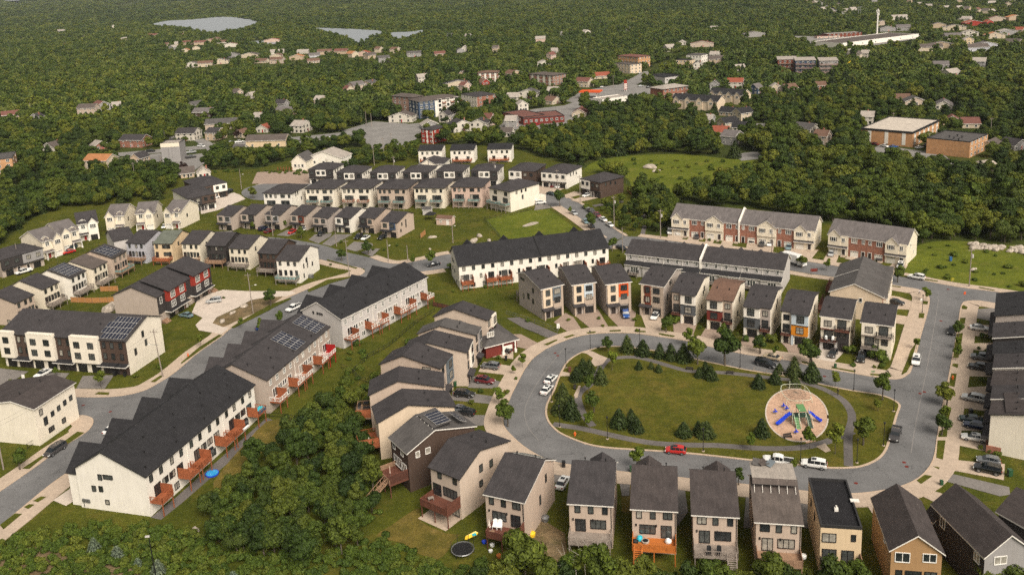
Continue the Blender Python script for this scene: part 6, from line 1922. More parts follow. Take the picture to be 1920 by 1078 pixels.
 # -- single houses of the older town and far suburbs
WALLN=dict(white='white',cream='cream',sand='sandy',tan='tan',grey='grey',lightgrey='pale grey',brick='brick',darkbrown='dark brown',pink='pinkish',yellow='yellow',ivory='ivory',red='red',navy='blue',beige='beige',lilac='lilac grey')
ROOFN=dict(roof='dark',roof_grey='grey',roof_brown='brown',roof_tile='orange',roof_pale='pale',roof_red='red',roof_dark='black',roof_taupe='taupe',roof_maroon='maroon',roof_mid='slate',roof_green='green-grey')
ORD='first second third fourth fifth sixth seventh eighth ninth tenth eleventh twelfth thirteenth fourteenth fifteenth sixteenth seventeenth eighteenth nineteenth twentieth'.split()
def ordw(k):
 return ORD[k]if k<20 else 'twenty-'+ORD[k-20]
FAR={'by the far left street':[(15,222,30,'pink','roof_maroon'),(186,208,31,'lightgrey','roof_maroon'),(162,214,34,'beige','roof_taupe'),(216,204,10,'cream','roof_pale'),(97,283,33,'white','roof_taupe'),(182,281,27,'brick','roof_pale'),(184,317,50,'cream','roof_tile'),(250,277,48,'brick','roof'),(258,305,29,'sand','roof'),(66,226,20,'grey','roof')],'near the side street junction':[(314,262,22,'lightgrey','roof_grey'),(350,264,38,'white','roof'),(402,263,32,'sand','roof'),(413,243,56,'beige','roof_grey'),(383,221,42,'darkbrown','roof_mid'),(366,203,22,'white','roof_grey'),(452,259,22,'cream','roof_brown'),(500,276,76,'yellow','roof_taupe'),(494,249,25,'white','roof_red'),(484,226,8,'white','roof_pale'),(536,216,38,'sand','roof_mid'),(528,206,20,'lightgrey','roof'),(563,249,33,'white','roof_pale'),(600,198,20,'cream','roof_pale'),(470,185,18,'white','roof_pale'),(444,184,16,'beige','roof_taupe'),(448,290,24,'white','roof_grey'),(378,334,24,'white','roof_pale'),(348,334,18,'sand','roof_taupe')],'round the tall apartments':[(667,170,26,'beige','roof_mid'),(693,162,26,'beige','roof_grey'),(652,173,16,'cream','roof_maroon'),(791,155,20,'white','roof_pale'),(858,166,53,'cream','roof'),(872,171,18,'pink','roof_maroon'),(754,230,46,'white','roof_taupe'),(804,242,32,'grey','roof_pale'),(836,230,18,'white','roof'),(862,248,38,'white','roof'),(900,246,34,'ivory','roof'),(952,257,22,'white','roof_taupe'),(858,228,28,'grey','roof_taupe'),(906,160,18,'red','roof_brown'),(918,236,18,'pink','roof_maroon'),(868,144,18,'sand','roof_taupe')],'between works and highway':[(963,188,22,'white','roof_pale'),(993,186,38,'ivory','roof_grey'),(1038,182,24,'sand','roof_pale'),(1036,196,28,'cream','roof_brown'),(979,209,20,'white','roof_pale'),(1090,219,34,'cream','roof_maroon'),(1097,164,28,'cream','roof_maroon'),(1128,148,30,'cream','roof_red'),(1020,124,28,'ivory','roof_pale'),(962,148,28,'sand','roof_brown'),(1034,112,14,'pink','roof_maroon'),(960,240,26,'lightgrey','roof_pale')],'under the far lake':[(285,71,21,'pink','roof_maroon'),(340,66,10,'pink','roof_pale'),(313,88,8,'cream','roof_brown'),(331,89,6,'cream','roof_pale'),(352,86,20,'sand','roof_maroon'),(375,86,22,'sand','roof_maroon'),(393,82,18,'sand','roof_maroon'),(324,96,14,'grey','roof_pale'),(346,100,18,'cream','roof_tile'),(366,95,15,'cream','roof_brown'),(404,80,16,'cream','roof_brown'),(416,83,18,'ivory','roof_brown'),(432,90,28,'ivory','roof_maroon'),(510,81,60,'pink','roof_red'),(232,76,14,'white','roof_pale'),(230,77,8,'yellow','roof_pale'),(124,88,10,'white','roof_red'),(114,64,16,'lightgrey','roof_pale'),(212,55,6,'ivory','roof_pale')],'across the upper left wood':[(360,128,26,'ivory','roof_taupe'),(385,127,28,'cream','roof_brown'),(412,122,30,'cream','roof_taupe'),(436,110,24,'grey','roof'),(469,110,32,'cream','roof_taupe'),(490,120,24,'cream','roof_brown'),(519,104,25,'ivory','roof_pale'),(518,113,22,'cream','roof_brown'),(519,121,25,'tan','roof_brown'),(556,114,26,'sand','roof_tile'),(568,102,22,'ivory','roof_pale'),(588,109,20,'lilac','roof_mid'),(608,104,26,'sand','roof_brown'),(640,103,25,'sand','roof_maroon'),(660,109,20,'cream','roof_tile'),(682,107,26,'pink','roof_red'),(693,112,20,'sand','roof_taupe'),(710,100,14,'cream','roof_brown'),(741,101,18,'cream','roof_brown'),(776,108,26,'lightgrey','roof_grey'),(718,118,22,'grey','roof_grey'),(586,120,22,'tan','roof_brown')],'in the upper middle wood':[(824,106,20,'sand','roof_maroon'),(862,100,15,'lightgrey','roof_grey'),(843,69,16,'lightgrey','roof_grey'),(878,73,10,'grey','roof_pale'),(1014,80,18,'pink','roof_pale'),(1053,66,12,'lightgrey','roof_pale'),(1099,62,14,'ivory','roof_pale'),(1040,100,12,'white','roof_pale'),(1256,98,18,'white','roof_pale'),(1340,56,18,'white','roof_pale'),(1415,71,40,'grey','roof_mid'),(1318,90,64,'tan','roof_maroon'),(1280,86,20,'white','roof_pale'),(1180,56,10,'lightgrey','roof_grey'),(930,98,12,'sand','roof_taupe'),(872,98,10,'white','roof_pale')],'on the top right street':[(1512,4,10,'sand','roof_brown'),(1528,8,10,'cream','roof_pale'),(1545,19,12,'cream','roof_pale'),(1558,4,9,'sand','roof_brown'),(1562,24,10,'white','roof_pale'),(1572,12,10,'sand','roof_taupe'),(1586,22,11,'ivory','roof_pale'),(1600,22,12,'ivory','roof_pale'),(1565,29,8,'pink','roof_maroon'),(1638,5,14,'lightgrey','roof_pale')],'along the right skyline':[(1706,6,12,'sand','roof_taupe'),(1728,10,12,'ivory','roof_pale'),(1744,13,12,'ivory','roof_pale'),(1760,15,12,'cream','roof_taupe'),(1776,17,12,'ivory','roof_pale'),(1800,21,12,'sand','roof_pale'),(1816,23,12,'sand','roof_taupe'),(1834,27,12,'cream','roof_maroon'),(1850,29,12,'cream','roof_taupe'),(1862,31,10,'sand','roof_pale'),(1860,8,16,'lightgrey','roof_pale'),(1800,5,12,'sand','roof_pale'),(1900,4,14,'ivory','roof_pale'),(1893,12,14,'cream','roof_brown')],'in the right edge suburb':[(1656,51,24,'beige','roof_grey'),(1666,62,28,'grey','roof'),(1696,61,24,'grey','roof_mid'),(1688,41,28,'ivory','roof_pale'),(1762,56,26,'sand','roof_taupe'),(1792,60,42,'cream','roof_taupe'),(1802,46,12,'ivory','roof_pale'),(1815,46,16,'ivory','roof_pale'),(1826,52,34,'red','roof_red'),(1855,52,14,'red','roof_red'),(1872,44,28,'beige','roof_maroon'),(1905,42,30,'sand','roof_tile'),(1745,97,46,'cream','roof_taupe'),(1768,92,44,'sand','roof_taupe'),(1790,76,30,'beige','roof_mid'),(1822,70,28,'ivory','roof_pale'),(1818,84,18,'yellow','roof_pale'),(1835,97,40,'lilac','roof_taupe'),(1852,92,40,'lilac','roof_mid'),(1868,74,34,'cream','roof_tile'),(1890,68,36,'lightgrey','roof_pale'),(1905,84,24,'beige','roof_taupe'),(1912,62,20,'sand','roof_red')],'above the brick apartments':[(1594,104,26,'white','roof_pale'),(1610,112,14,'cream','roof_taupe'),(1625,110,10,'ivory','roof_pale'),(1768,133,26,'lightgrey','roof_mid'),(1788,143,28,'white','roof_pale'),(1840,126,22,'lightgrey','roof_pale'),(1480,177,20,'ivory','roof_pale'),(1456,176,20,'cream','roof_pale'),(1482,178,26,'tan','roof_brown'),(1541,173,19,'brick','roof_brown'),(1692,193,34,'cream','roof_brown'),(1720,198,38,'beige','roof_grey'),(1776,205,38,'white','roof_mid'),(1631,234,14,'white','roof_pale'),(1790,235,30,'sand','roof_maroon'),(1825,240,38,'cream','roof_maroon'),(1866,284,40,'cream','roof_taupe'),(1908,282,40,'grey','roof')],'right of the tan terraces':[(1310,131,18,'white','roof_grey'),(1345,121,28,'sand','roof_taupe'),(1388,133,18,'ivory','roof_pale'),(1382,166,28,'ivory','roof_red'),(1342,170,16,'lightgrey','roof_grey'),(1420,177,18,'navy','roof_mid'),(1396,226,30,'cream','roof_dark'),(1370,218,30,'sand','roof_dark'),(1368,238,32,'cream','roof_dark'),(1389,247,24,'white','roof_dark'),(1356,256,38,'tan','roof_red'),(1376,272,36,'grey','roof_mid'),(1512,250,46,'white','roof_grey'),(1546,272,26,'tan','roof_brown'),(1342,112,20,'white','roof_pale'),(1330,232,16,'lightgrey','roof_pale')],}
HOUSE_SEEN=[]
siding('old_white',(.60,.54,.46))
siding('old_cream',(.56,.46,.34))
siding('old_sand',(.48,.36,.25))
OLD=dict(white='old_white',ivory='old_white',cream='old_cream',sand='old_sand',lightgrey='grey',beige='tan')
for phrase,lst in FAR.items():
 lst=sorted(lst)
 for k,(x,y,wpx,wl,ro)in enumerate(lst):
  p=G(x,y)
  depth=(p-Vector((0,0,CAM_H))).dot(fw)
  wm=max(6.5,min(26,wpx*depth/FPX))
  rng=random.Random(int(x*31+y*7))
  two=rng.random()<.55
  h=5.2 if two else 3.0
  if wm>16:
   h=4.5
  d=max(7,min(10,wm*.8))
  ang=R(rng.choice((-15,20,45,-40,70))+rng.uniform(-8,8))if wm<14 else R(rng.uniform(-18,8))
  zt=terrain_z(p.x,p.y)
  lab=f"{WALLN[wl]} house with {ROOFN[ro]} roof, {ordw(k)} from left {phrase}"
  r=thing('house',lab,'house',(p.x,p.y+d/2,zt-.3),ang,'older houses '+phrase)
  kind='gx' if rng.random()<.6 else 'gy'
  if kind=='gx':
   walls_gx(wm,d,h,h,0,h+2.7).build('wall',OLD.get(wl,wl),r)
   roof_gx(wm,d,h,h,0,h+2.7,.5).build('roof',[ro,'fascia_white'],r)
  else:
   walls_gy(wm,d,h,h+2.6).build('wall',OLD.get(wl,wl),r)
   roof_gy(wm,d,h,h+2.6,0,.4).build('roof',[ro,'fascia_white'],r)
  if depth<1100:
   for f_,L in(('F',wm),('R',d),('L',d)):
    n_=3 if L>9 else 2
    for s in range(2 if two else 1):
     for j in range(n_):
      window(r,wm,d,f_,-L/2+L*(j+.5)/n_,1.6+2.7*s,1.0,1.2,'frame_white' if wl not in('white','ivory')else 'frame_dark',1,None,0,False)
   door(r,wm,d,'F',wm*.05,mat=rng.choice(('door_dark','door_red')),z0=.35)
   if rng.random()<.4:
    b=MB()
    b.box(-.35,.35,-.35,.35,h,h+3.2)
    b.build('chimney','brick',r,(wm*.25,0,0))
  FOOT.append((p.x,p.y+d/2,wm/2,d/2,ang))
  HOUSE_SEEN.append((p.x,p.y,wm,depth))
  # tiny houses under the far left horizon
k=0
FL=sorted([(6,28,10),(12,12,9),(28,30,8),(34,26,8),(44,20,10),(50,19,8),(62,16,6),(70,7,12),(76,22,9),(82,27,8),(96,17,6),(110,18,6),(120,13,6),(124,14,5),(140,13,4),(18,33,8),(60,28,8)])
for k,(x,y,wpx)in enumerate(FL):
 z=20
 p=G(x,y,z)
 for _ in range(4):
  z=terrain_z(p.x,p.y)
  p=G(x,y,z)
 depth=p.y
 wm=max(14,min(40,wpx*depth/FPX))
 wl=('pink','cream','white','sand')[k%4]
 ro=('roof_brown','roof_pale','roof_maroon')[k%3]
 r=thing('house',f"tiny {WALLN[wl]} building with {ROOFN[ro]} roof, {ordw(k)} from left under the left skyline",'house',(p.x,p.y,z),R((k*37)%60-30),'houses under the left skyline')
 walls_gx(wm,12,7,7,0,10).build('wall',OLD.get(wl,wl),r)
 roof_gx(wm,12,7,7,0,10,.5).build('roof',[ro,'fascia_white'],r)
 FOOT.append((p.x,p.y,wm/2,8,0))
 HOUSE_SEEN.append((p.x,p.y,wm,depth))
 # -- trees
def leaf_mat(name,lo,hi,hi2,transl=.18,scale=.35):
 """Leaves: each card, each tree and each part of the wood has its own green."""
 m,t,b=new_mat(name)
 info=t.nodes.new('ShaderNodeObjectInfo')
 geo=t.nodes.new('ShaderNodeNewGeometry')
 r1=ramp(t,[(0,lo),(.55,hi),(1,hi2)])
 t.links.new(info.outputs['Random'],r1.inputs['Fac'])
 r2=ramp(t,[(0,(.6,.62,.64)),(.6,(1,1,1)),(1,(1.42,1.36,1.15))])
 t.links.new(geo.outputs['Random Per Island'],r2.inputs['Fac'])
 o=mixc(t,1,r1.outputs[0],r2.outputs[0],'MULTIPLY')
 n=noise_node(t,geo.outputs['Position'],.0035,6,.65)
 r3=ramp(t,[(.36,(.62,.72,.82)),(.66,(1.42,1.3,1.0))])
 t.links.new(n.outputs['Fac'],r3.inputs['Fac'])
 o=mixc(t,.8,o,r3.outputs[0],'MULTIPLY')
 t.links.new(o,b.inputs['Base Color'])
 b.inputs['Roughness'].default_value=.65
 b.inputs['Specular IOR Level'].default_value=.25
 tr=t.nodes.new('ShaderNodeBsdfTranslucent')
 t.links.new(o,tr.inputs['Color'])
 mx=t.nodes.new('ShaderNodeMixShader')
 mx.inputs[0].default_value=transl
 out=[q for q in t.nodes if q.type=='OUTPUT_MATERIAL'][0]
 t.links.new(b.outputs[0],mx.inputs[1])
 t.links.new(tr.outputs[0],mx.inputs[2])
 t.links.new(mx.outputs[0],out.inputs['Surface'])
leaf_mat('leaf',(.038,.064,.009),(.072,.104,.012),(.124,.140,.017))
leaf_mat('leaf_fresh',(.058,.080,.009),(.092,.115,.012),(.140,.145,.018))
leaf_mat('leaf_deep',(.026,.046,.007),(.042,.066,.009),(.066,.088,.012))
leaf_mat('leaf_far',(.048,.078,.014),(.086,.116,.020),(.135,.155,.032))
leaf_mat('leaf_light',(.075,.110,.010),(.10,.135,.012),(.13,.15,.015))
leaf_mat('leaf_conifer',(.022,.036,.007),(.032,.050,.010),(.050,.066,.013),.1)
leaf_mat('leaf_blue',(.10,.13,.085),(.12,.15,.10),(.14,.16,.11),.1)
leaf_mat('leaf_purple',(.030,.012,.012),(.040,.018,.015),(.05,.025,.018),.1)
leaf_mat('leaf_shrub',(.055,.088,.010),(.085,.120,.013),(.130,.145,.018))
leaf_mat('leaf_yellow',(.35,.33,.03),(.4,.36,.03),(.45,.4,.05))
mottled('bark',(.10,.08,.06),.3,2,.9)
mottled('bark_birch',(.48,.43,.36),.35,3,.8)
def crown_mesh(name,seed,Rr,H,z0,blobs,leaves,size,mat,core=.72,flat=.75,bark=None,open_=1.0):
 rng=random.Random(seed)
 cs=[]
 for k in range(blobs):
  for _ in range(30):
   x,y,z=rng.uniform(-1,1),rng.uniform(-1,1),rng.uniform(-1,1)
   if x*x+y*y+z*z<1:
    break
  rad=rng.uniform(.30,.48)*(1-.25*max(0,z))
  lim=1-rad*.8
  cs.append((Vector((x*Rr*lim,y*Rr*lim,z0+H*(.5+.5*z*lim))),rad*Rr*open_))
 b=MB()
 if core:
  bm=bmesh.new()
  for c,rad in cs:
   mtx=Matrix.Translation(c)@Matrix.Diagonal((rad*core,rad*core,rad*core*flat,1))
   bmesh.ops.create_icosphere(bm,subdivisions=1,radius=1,matrix=mtx)
  for v in bm.verts:
   v.co+=Vector((rng.uniform(-1,1),rng.uniform(-1,1),rng.uniform(-1,1)))*Rr*.05
  bm.verts.index_update()
  for v in bm.verts:
   b.v.append(tuple(v.co))
  for f in bm.faces:
   b.f.append(tuple(v.index for v in f.verts))
   b.m.append(0)
  bm.free()
 tot=sum(r_*r_ for _,r_ in cs)
 for c,rad in cs:
  n=int(leaves*rad*rad/tot)
  for _ in range(n):
   d=Vector((rng.gauss(0,1),rng.gauss(0,1),rng.gauss(.25,1))).normalized()
   p=c+Vector((d.x*rad,d.y*rad,d.z*rad*flat))*rng.uniform(.72,1.12)
   nr=(d+Vector((rng.uniform(-1,1),rng.uniform(-1,1),rng.uniform(-.5,.9)))*.5).normalized()
   q=nr.to_track_quat('Z','Y')
   s=size*rng.uniform(.6,1.35)
   a=rng.uniform(0,6.28)
   ca,sa=math.cos(a)*s,math.sin(a)*s
   w=rng.uniform(.45,.8)
   pts=[Vector((ca,sa,0)),Vector((-sa*w,ca*w,s*.22)),Vector((-ca,-sa,0)),Vector((sa*w,-ca*w,s*.22))]
   b.quad([p+q@v for v in pts])
 return b.mesh(name,mat)
def trunk_mesh(name,h,r,seed,mat='bark',limbs=5,lean=.3):
 rng=random.Random(seed)
 b=MB()
 p,rr=Vector((0,0,-.2)),r
 for k in range(3):
  q=Vector((rng.uniform(-1,1)*lean*(k+1)*.4,rng.uniform(-1,1)*lean*(k+1)*.4,h*(k+1)/3))
  b.bar(p,q,rr,0,6,rr*.78)
  p,rr=q,rr*.78
 for k in range(limbs):
  a=6.28*k/limbs+rng.uniform(-.4,.4)
  z=h*rng.uniform(.6,1.0)
  L=h*rng.uniform(.35,.6)
  b.bar((0,0,z),(math.cos(a)*L,math.sin(a)*L,z+L*.8),rr*.7,0,4,rr*.2)
 return b.mesh(name,mat)
def conifer_mesh(name,seed,Rr,H,leaves,mat):
 rng=random.Random(seed)
 b=MB()
 layers=max(9,int(H*2.2))
 for k in range(layers):
  t=k/layers
  zc=H*(.05+.93*t)
  rad=Rr*(1-t)**.85+.06
  n=max(5,int(leaves*(1-t)*2/layers))
  for j in range(n):
   a=rng.uniform(0,6.28)
   rr=rad*rng.uniform(.25,1.08)
   p=Vector((math.cos(a)*rr,math.sin(a)*rr,zc-rr*.28+rng.uniform(-.12,.12)))
   out=Vector((math.cos(a),math.sin(a),-.35)).normalized()
   side=Vector((-math.sin(a),math.cos(a),rng.uniform(-.3,.3)))
   L,w=rng.uniform(.22,.42)*(Rr*.45+.25),rng.uniform(.10,.2)*(Rr*.5+.3)
   b.quad([p-side*w,p+out*L*.2-Vector((0,0,.05)),p+side*w,p+out*L+Vector((0,0,.04))])
   if rng.random()<.3:
    b.quad([p-side*w+Vector((0,0,.15)),p+out*L*.9,p+side*w+Vector((0,0,.15)),p-out*L*.4+Vector((0,0,.3))])
 core=MB()
 n0=len(b.v)
 for k in range(8):
  a=6.28*k/8
  b.v.append((math.cos(a)*Rr*.55,math.sin(a)*Rr*.55,H*.05))
 b.v.append((0,0,H*.9))
 for k in range(8):
  b.f.append((n0+k,n0+(k+1)%8,n0+8))
  b.m.append(0)
 return b.mesh(name,mat)
BROAD=[crown_mesh('crown',10+k,(3.6,3.2,4.0,3.0,3.7,3.3)[k],(6.2,7.4,5.4,7.8,6.0,6.8)[k],1.8,(17,14,20,13,18,15)[k],2500,.33,('leaf','leaf','leaf_fresh','leaf_fresh','leaf_deep','leaf_deep')[k],.55)for k in range(6)]
BROAD_TRUNK=[trunk_mesh('trunk',4.2,.22,40+k)for k in range(3)]
ROUND=[crown_mesh('crown',60+k,2.6,5.0,1.9,12,1500,.30,'leaf')for k in range(3)]
YOUNG=[crown_mesh('crown',70+k,1.5,3.2,1.6,9,700,.24,'leaf_light',.55)for k in range(3)]
YOUNG_TRUNK=trunk_mesh('trunk',2.4,.07,55,limbs=3,lean=.05)
SHRUB=[crown_mesh('crown',80+k,1.6,2.0,.0,8,480,.27,'leaf_shrub',.72)for k in range(3)]
SPRUCE=[conifer_mesh('crown',90+k,(2.3,2.6,2.1)[k],5.0,1300,'leaf_conifer')for k in range(3)]
BLUE=conifer_mesh('crown',95,1.5,3.2,700,'leaf_blue')
BIRCH=[crown_mesh('crown',100+k,2.0,5.2,3.4,13,800,.26,'leaf_shrub',.4,open_=.8)for k in range(2)]
BIRCH_TRUNK=trunk_mesh('trunk',6.5,.11,57,'bark_birch',5,.35)
FARTREE=[crown_mesh('crown',110+k,(3.6,3.2,4.0)[k],(5.6,6.8,5.0)[k],1.4,10,420,.75,('leaf_far','leaf','leaf_far')[k],.8)for k in range(3)]
PURPLE=crown_mesh('crown',120,3.0,5.0,2.0,12,1100,.40,'leaf_purple')
CONIFER_TRUNK=trunk_mesh('trunk',2.6,.12,58,limbs=0,lean=.02)
def tree(name,label,loc,sc,crown,trunk,group=None,rz=None,cat='tree',sz=None):
 rz=random.uniform(0,6.28)if rz is None else rz
 r=thing(name,label,cat,loc,rz,group)
 r.scale=(sc,sc,sz or sc*random.uniform(.9,1.12))
 c=link('crown',crown,r)
 if trunk:
  link('trunk',trunk,r)
 return r
PLANTED=[]
def plant(name,label,px,h,kind,group=None,seed=0):
 """A tree whose foot is at photo point px and which is h metres tall."""
 p=G(*px)
 meshes,tr,base={'broad':(BROAD,BROAD_TRUNK[seed%3],8.0),'round':(ROUND,BROAD_TRUNK[seed%3],6.8),'young':(YOUNG,YOUNG_TRUNK,4.7),'spruce':(SPRUCE,CONIFER_TRUNK,5.0),'shrub':(SHRUB,None,2.0),'birch':(BIRCH,BIRCH_TRUNK,8.4),'blue':([BLUE],CONIFER_TRUNK,3.2),'purple':([PURPLE],BROAD_TRUNK[0],7.0)}[kind]
 PLANTED.append((p.x,p.y,2.2))
 return tree(name,label,(p.x,p.y,.1),h/base,meshes[seed%len(meshes)],tr,group,cat='shrub' if kind=='shrub' else 'tree')
 # park and street trees
T1=lambda x,y:(1000+x/5.9875,640+y/5.9875)
T2=lambda x,y:(1320+x/5.9875,640+y/5.9875)
T3=lambda x,y:(1600+x/5.9875,640+y/5.9875)
SPR=[(T1(1055,118),4.6,'spruce right of the round bush at the north-west park edge'),(T1(1232,155),4.6,'spruce second right of the round bush, park north edge'),(T1(1420,185),4.2,'thin brownish spruce by the park path, north edge'),(T1(1545,205),4.4,'left of two touching spruces at the park north edge'),(T1(1690,220),4.8,'right of two touching spruces at the park north edge'),(T1(1185,318),2.6,'small spruce inside the path, left of three at the park top'),(T1(1322,310),2.0,'small dark spruce inside the path, middle of three at the park top'),(T1(1405,345),2.2,'small pale spruce inside the path, right of three at the park top'),(T1(1860,405),3.0,'spruce near the low bench at the park top'),(T1(560,365),4.4,'tall spruce of the cluster beside the ring kerb, upper'),(T1(485,440),3.8,'spruce of the upper left cluster nearest the kerb'),(T1(630,350),3.8,'spruce of the upper left cluster nearest the paving'),(T1(755,470),4.2,'bushy spruce left of the paved entrance path'),(T1(320,800),5.0,'left spruce of the pair in the lower left park corner'),(T1(430,865),5.2,'right spruce of the pair in the lower left park corner'),(T1(330,640),4.0,'spruce beside the ring kerb above the lower left pair'),(T1(965,960),4.4,'single spruce on the lawn, left of three in the lower park'),(T1(1098,950),4.0,'rear spruce of the touching pair in the lower park'),(T1(1160,1015),3.8,'front spruce of the touching pair in the lower park'),(T1(1690,1062),3.8,'spruce on the lawn above the red car'),(T1(1850,1030),3.0,'left low spruce beside the tall lamp above the red car'),(T1(1900,1070),3.8,'broad spruce beside the lamp above the red car'),(T2(75,425),3.8,'twin spruce right half on the lawn below the round street tree'),(T2(15,395),4.0,'twin spruce left half on the lawn below the round street tree'),(T2(610,520),4.0,'thin half-bare spruce on the lawn by the north path'),(T2(798,470),3.4,'reddish dying spruce beside the north path'),(T2(1010,390),5.0,'tall spruce behind the rail fence by the playground'),(T2(1015,500),3.4,'dark spruce in front of the tall one, above the playground'),(T2(1210,440),4.8,'tall spruce at the rail fence right of the playground spruces'),(T2(650,1060),4.4,'dark spruce left of the playground'),(T2(845,360),3.0,'small spruce by the black van'),(T2(30,1070),4.0,'dark spruce on the lawn far left of the playground')]
for k,(px,h,lb)in enumerate(SPR):
 plant('spruce_tree',lb,px,h,'spruce','spruces of the park',k)
RND=[(T1(845,125),4.6,'round','wide round bush-like tree at the north-west park edge'),(T1(885,330),5.2,'young','slim leafy tree at the paved park entrance'),(T1(625,600),4.8,'round','round dark tree beside the paved strip on the west path'),(T1(680,800),5.2,'round','round tree inside the west path'),(T1(630,985),4.6,'young','pale young tree by the south-west path fork'),((1308,684),7.6,'round','tall green tree between two spruces on the north park edge'),(T2(235,272),10,'round','tall round street tree at the park north edge'),(T2(780,160),2.0,'young','thin bare sapling on the verge by the beige sedan'),(T2(625,150),5.0,'round','round street tree in front of the slate grey house'),(T2(1185,262),7.6,'round','round street tree before the orange-panelled house'),(T2(1475,520),4.0,'young','pale young tree by the path right of the playground'),(T3(330,660),6.0,'round','bright round tree at the north-east park corner'),(T3(275,790),3.4,'young','small pale sapling inside the north-east park corner'),(T3(110,1170),7.0,'round','round tree right of the path by the east lamp'),((1566,852),6.4,'young','yellow-green tree by the concrete pad south-east of the playground'),((1518,842),5.0,'young','pale slim tree left of the concrete pad'),((1408,845),4.0,'young','yellowish sapling beside the south path'),((1195,880),5.2,'young','leafy street tree left of the red car'),(T3(1045,735),6.2,'round','round street tree across from the park corner, east pavement'),(T3(1020,920),4.4,'young','yellow-green street tree on the east verge'),(T3(990,1060),5.6,'round','dark round street tree beside the white sedan drives'),(T3(1150,215),4.4,'young','young street tree above the red hydrant'),((1797,632),4.4,'round','round street tree right of the black car'),((1796,655),3.2,'young','small verge tree below the round one, east pavement'),((952,800),6.4,'round','round street tree at the west bend of the ring'),((936,760),5.0,'young','airy street tree beside the black SUV drive'),((980,690),4.2,'young','young street tree by the sloping drive, west pavement'),((964,702),2.4,'young','sapling near the black planter, west row'),((1249,624),5.2,'round','round tree beside the white car of the rust-bay house'),((1290,650),5.0,'young','street tree in front of the white-topped house'),((1352,640),5.4,'young','yellow-green tree before the brown-roofed house'),((1426,664),4.6,'round','tree before the slate house with balcony chairs'),((1521,684),6.6,'round','street tree before the orange house drive'),((1683,530),6.0,'round','street tree by the white SUV near the brick end terrace'),((1736,566),4.6,'young','young tree at the north-east pavement corner'),((1503,503),5.0,'round','street tree in front of the box truck'),((1550,508),4.4,'young','sapling right of the box truck'),((1718,656),3.6,'young','verge tree beside the corner house garden'),((1050,388),6.8,'round','street tree beside the dark green car, north street'),((1068,402),3.2,'young','small tree by the silver trailer, north street'),((1109,430),6.4,'round','round tree by the silver-blue car, north street'),((1148,472),5.4,'round','tree between the white and grey terraces'),((691,478),6.0,'round','street tree at the junction corner of the middle row'),((641,490),5.0,'round','thin tree by the north-west street'),((809,502),6.2,'young','light green tree before the white terrace gable'),((773,500),4.2,'young','small tree by the lamp near the junction'),((508,574),5.6,'round','tree on the bare island beside the pale drive'),((452,616),3.0,'young','sapling by the bare earth island'),((491,626),4.6,'young','bright young tree behind the solar terrace'),((526,610),4.6,'young','second bright tree behind the solar terrace'),((377,652),4.0,'young','young tree on the verge above the solar terrace'),((38,881),5.0,'round','tree before the white left-edge terrace'),((117,784),2.6,'young','sapling on the corner island, left street'),((190,727),5.0,'young','slim tree before the white and brown terrace'),((106,706),3.0,'young','sapling in the terrace front garden'),((534,428),4.0,'young','light tree in the middle row front gardens'),((474,433),3.4,'young','small light tree at the west end of the middle row'),((565,448),5.0,'round','green tree beside the red hatchback, middle row'),((475,373),6.0,'round','tree by the turning circle'),((848,505),2.4,'shrub','low shrub beside the white terrace gable'),((1632,668),3.4,'shrub','dense shrub in the corner house garden'),((1648,675),3.0,'shrub','broad shrub by the corner house steps'),((1595,663),2.4,'shrub','shrub between the last two north houses'),((1400,640),1.6,'shrub','low shrub beside the slate house'),((1446,641),2.2,'shrub','shrub between the slate and orange houses'),((1385,910),3.6,'round','small tree behind the third south house'),((1486,885),3.0,'young','sapling beside the white pickup'),((1266,605),2.4,'shrub','bush beside the white-topped grey house'),((1100,392),2.2,'shrub','bush beside the dark brown duplex'),((950,655),1.4,'shrub','low hedge by the black car, west row')]
for k,(px,h,kd,lb)in enumerate(RND):
 plant({'round':'street_tree','young':'young_tree','shrub':'shrub'}[kd],lb,px,h,kd,'planted street and park trees',k)
for k,(px,h)in enumerate((((178,1036),3.0),((221,1048),3.1),((260,1064),2.2),((298,1080),3.2),((440,1100),3))):
 plant('blue_spruce',('pale blue-green spruce in the scrub, leftmost of four','pale blue-green spruce in the scrub, second of four','small pale spruce in the scrub, third of four','pale spruce beside the bottom lamp pole','pale spruce at the bottom edge')[k],px,h,'blue','pale spruces in the scrub',k)
for k,px in enumerate(((1066,1100),(1082,1096),(1100,1104),(1118,1096))):
 plant('birch_tree','thin white-stemmed birch before the second south house',px,6.5+.4*k,'birch','birches before the south row',k)
for px,lb in(((1298,156),'dark purple tree beside the highway'),((446,262),'small dark red tree by the side street'),((345,325),'dull red bush-like tree by the brown shed'),((168*1+400,84),'dark tree near the long pink roof under the lake')):
 plant('copper_tree',lb,px,6.5,'purple',None,0)
for k,(px,h)in enumerate((((985,1092),9.5),((1130,1110),7),((1165,1108),6.5),((1205,1112),6),((1240,1120),5.5),((1290,1105),5),((1330,1118),6.5),((1360,1120),5.5),((1395,1116),5),((1435,1110),7.5),((1460,1120),6),((1560,1112),6.5),((1590,1108),6.5),((1615,1122),5),((940,1112),6),((1020,1112),7),((1050,1118),6),((1495,1130),5),((1700,1100),3.6),((1850,1106),6),((1885,1104),6.5),((1915,1100),6),((900,1120),5),((1675,1108),3))):
 plant('garden_edge_tree','leafy tree at the bottom edge below the south row',px,h,'broad','trees below the south row',k)
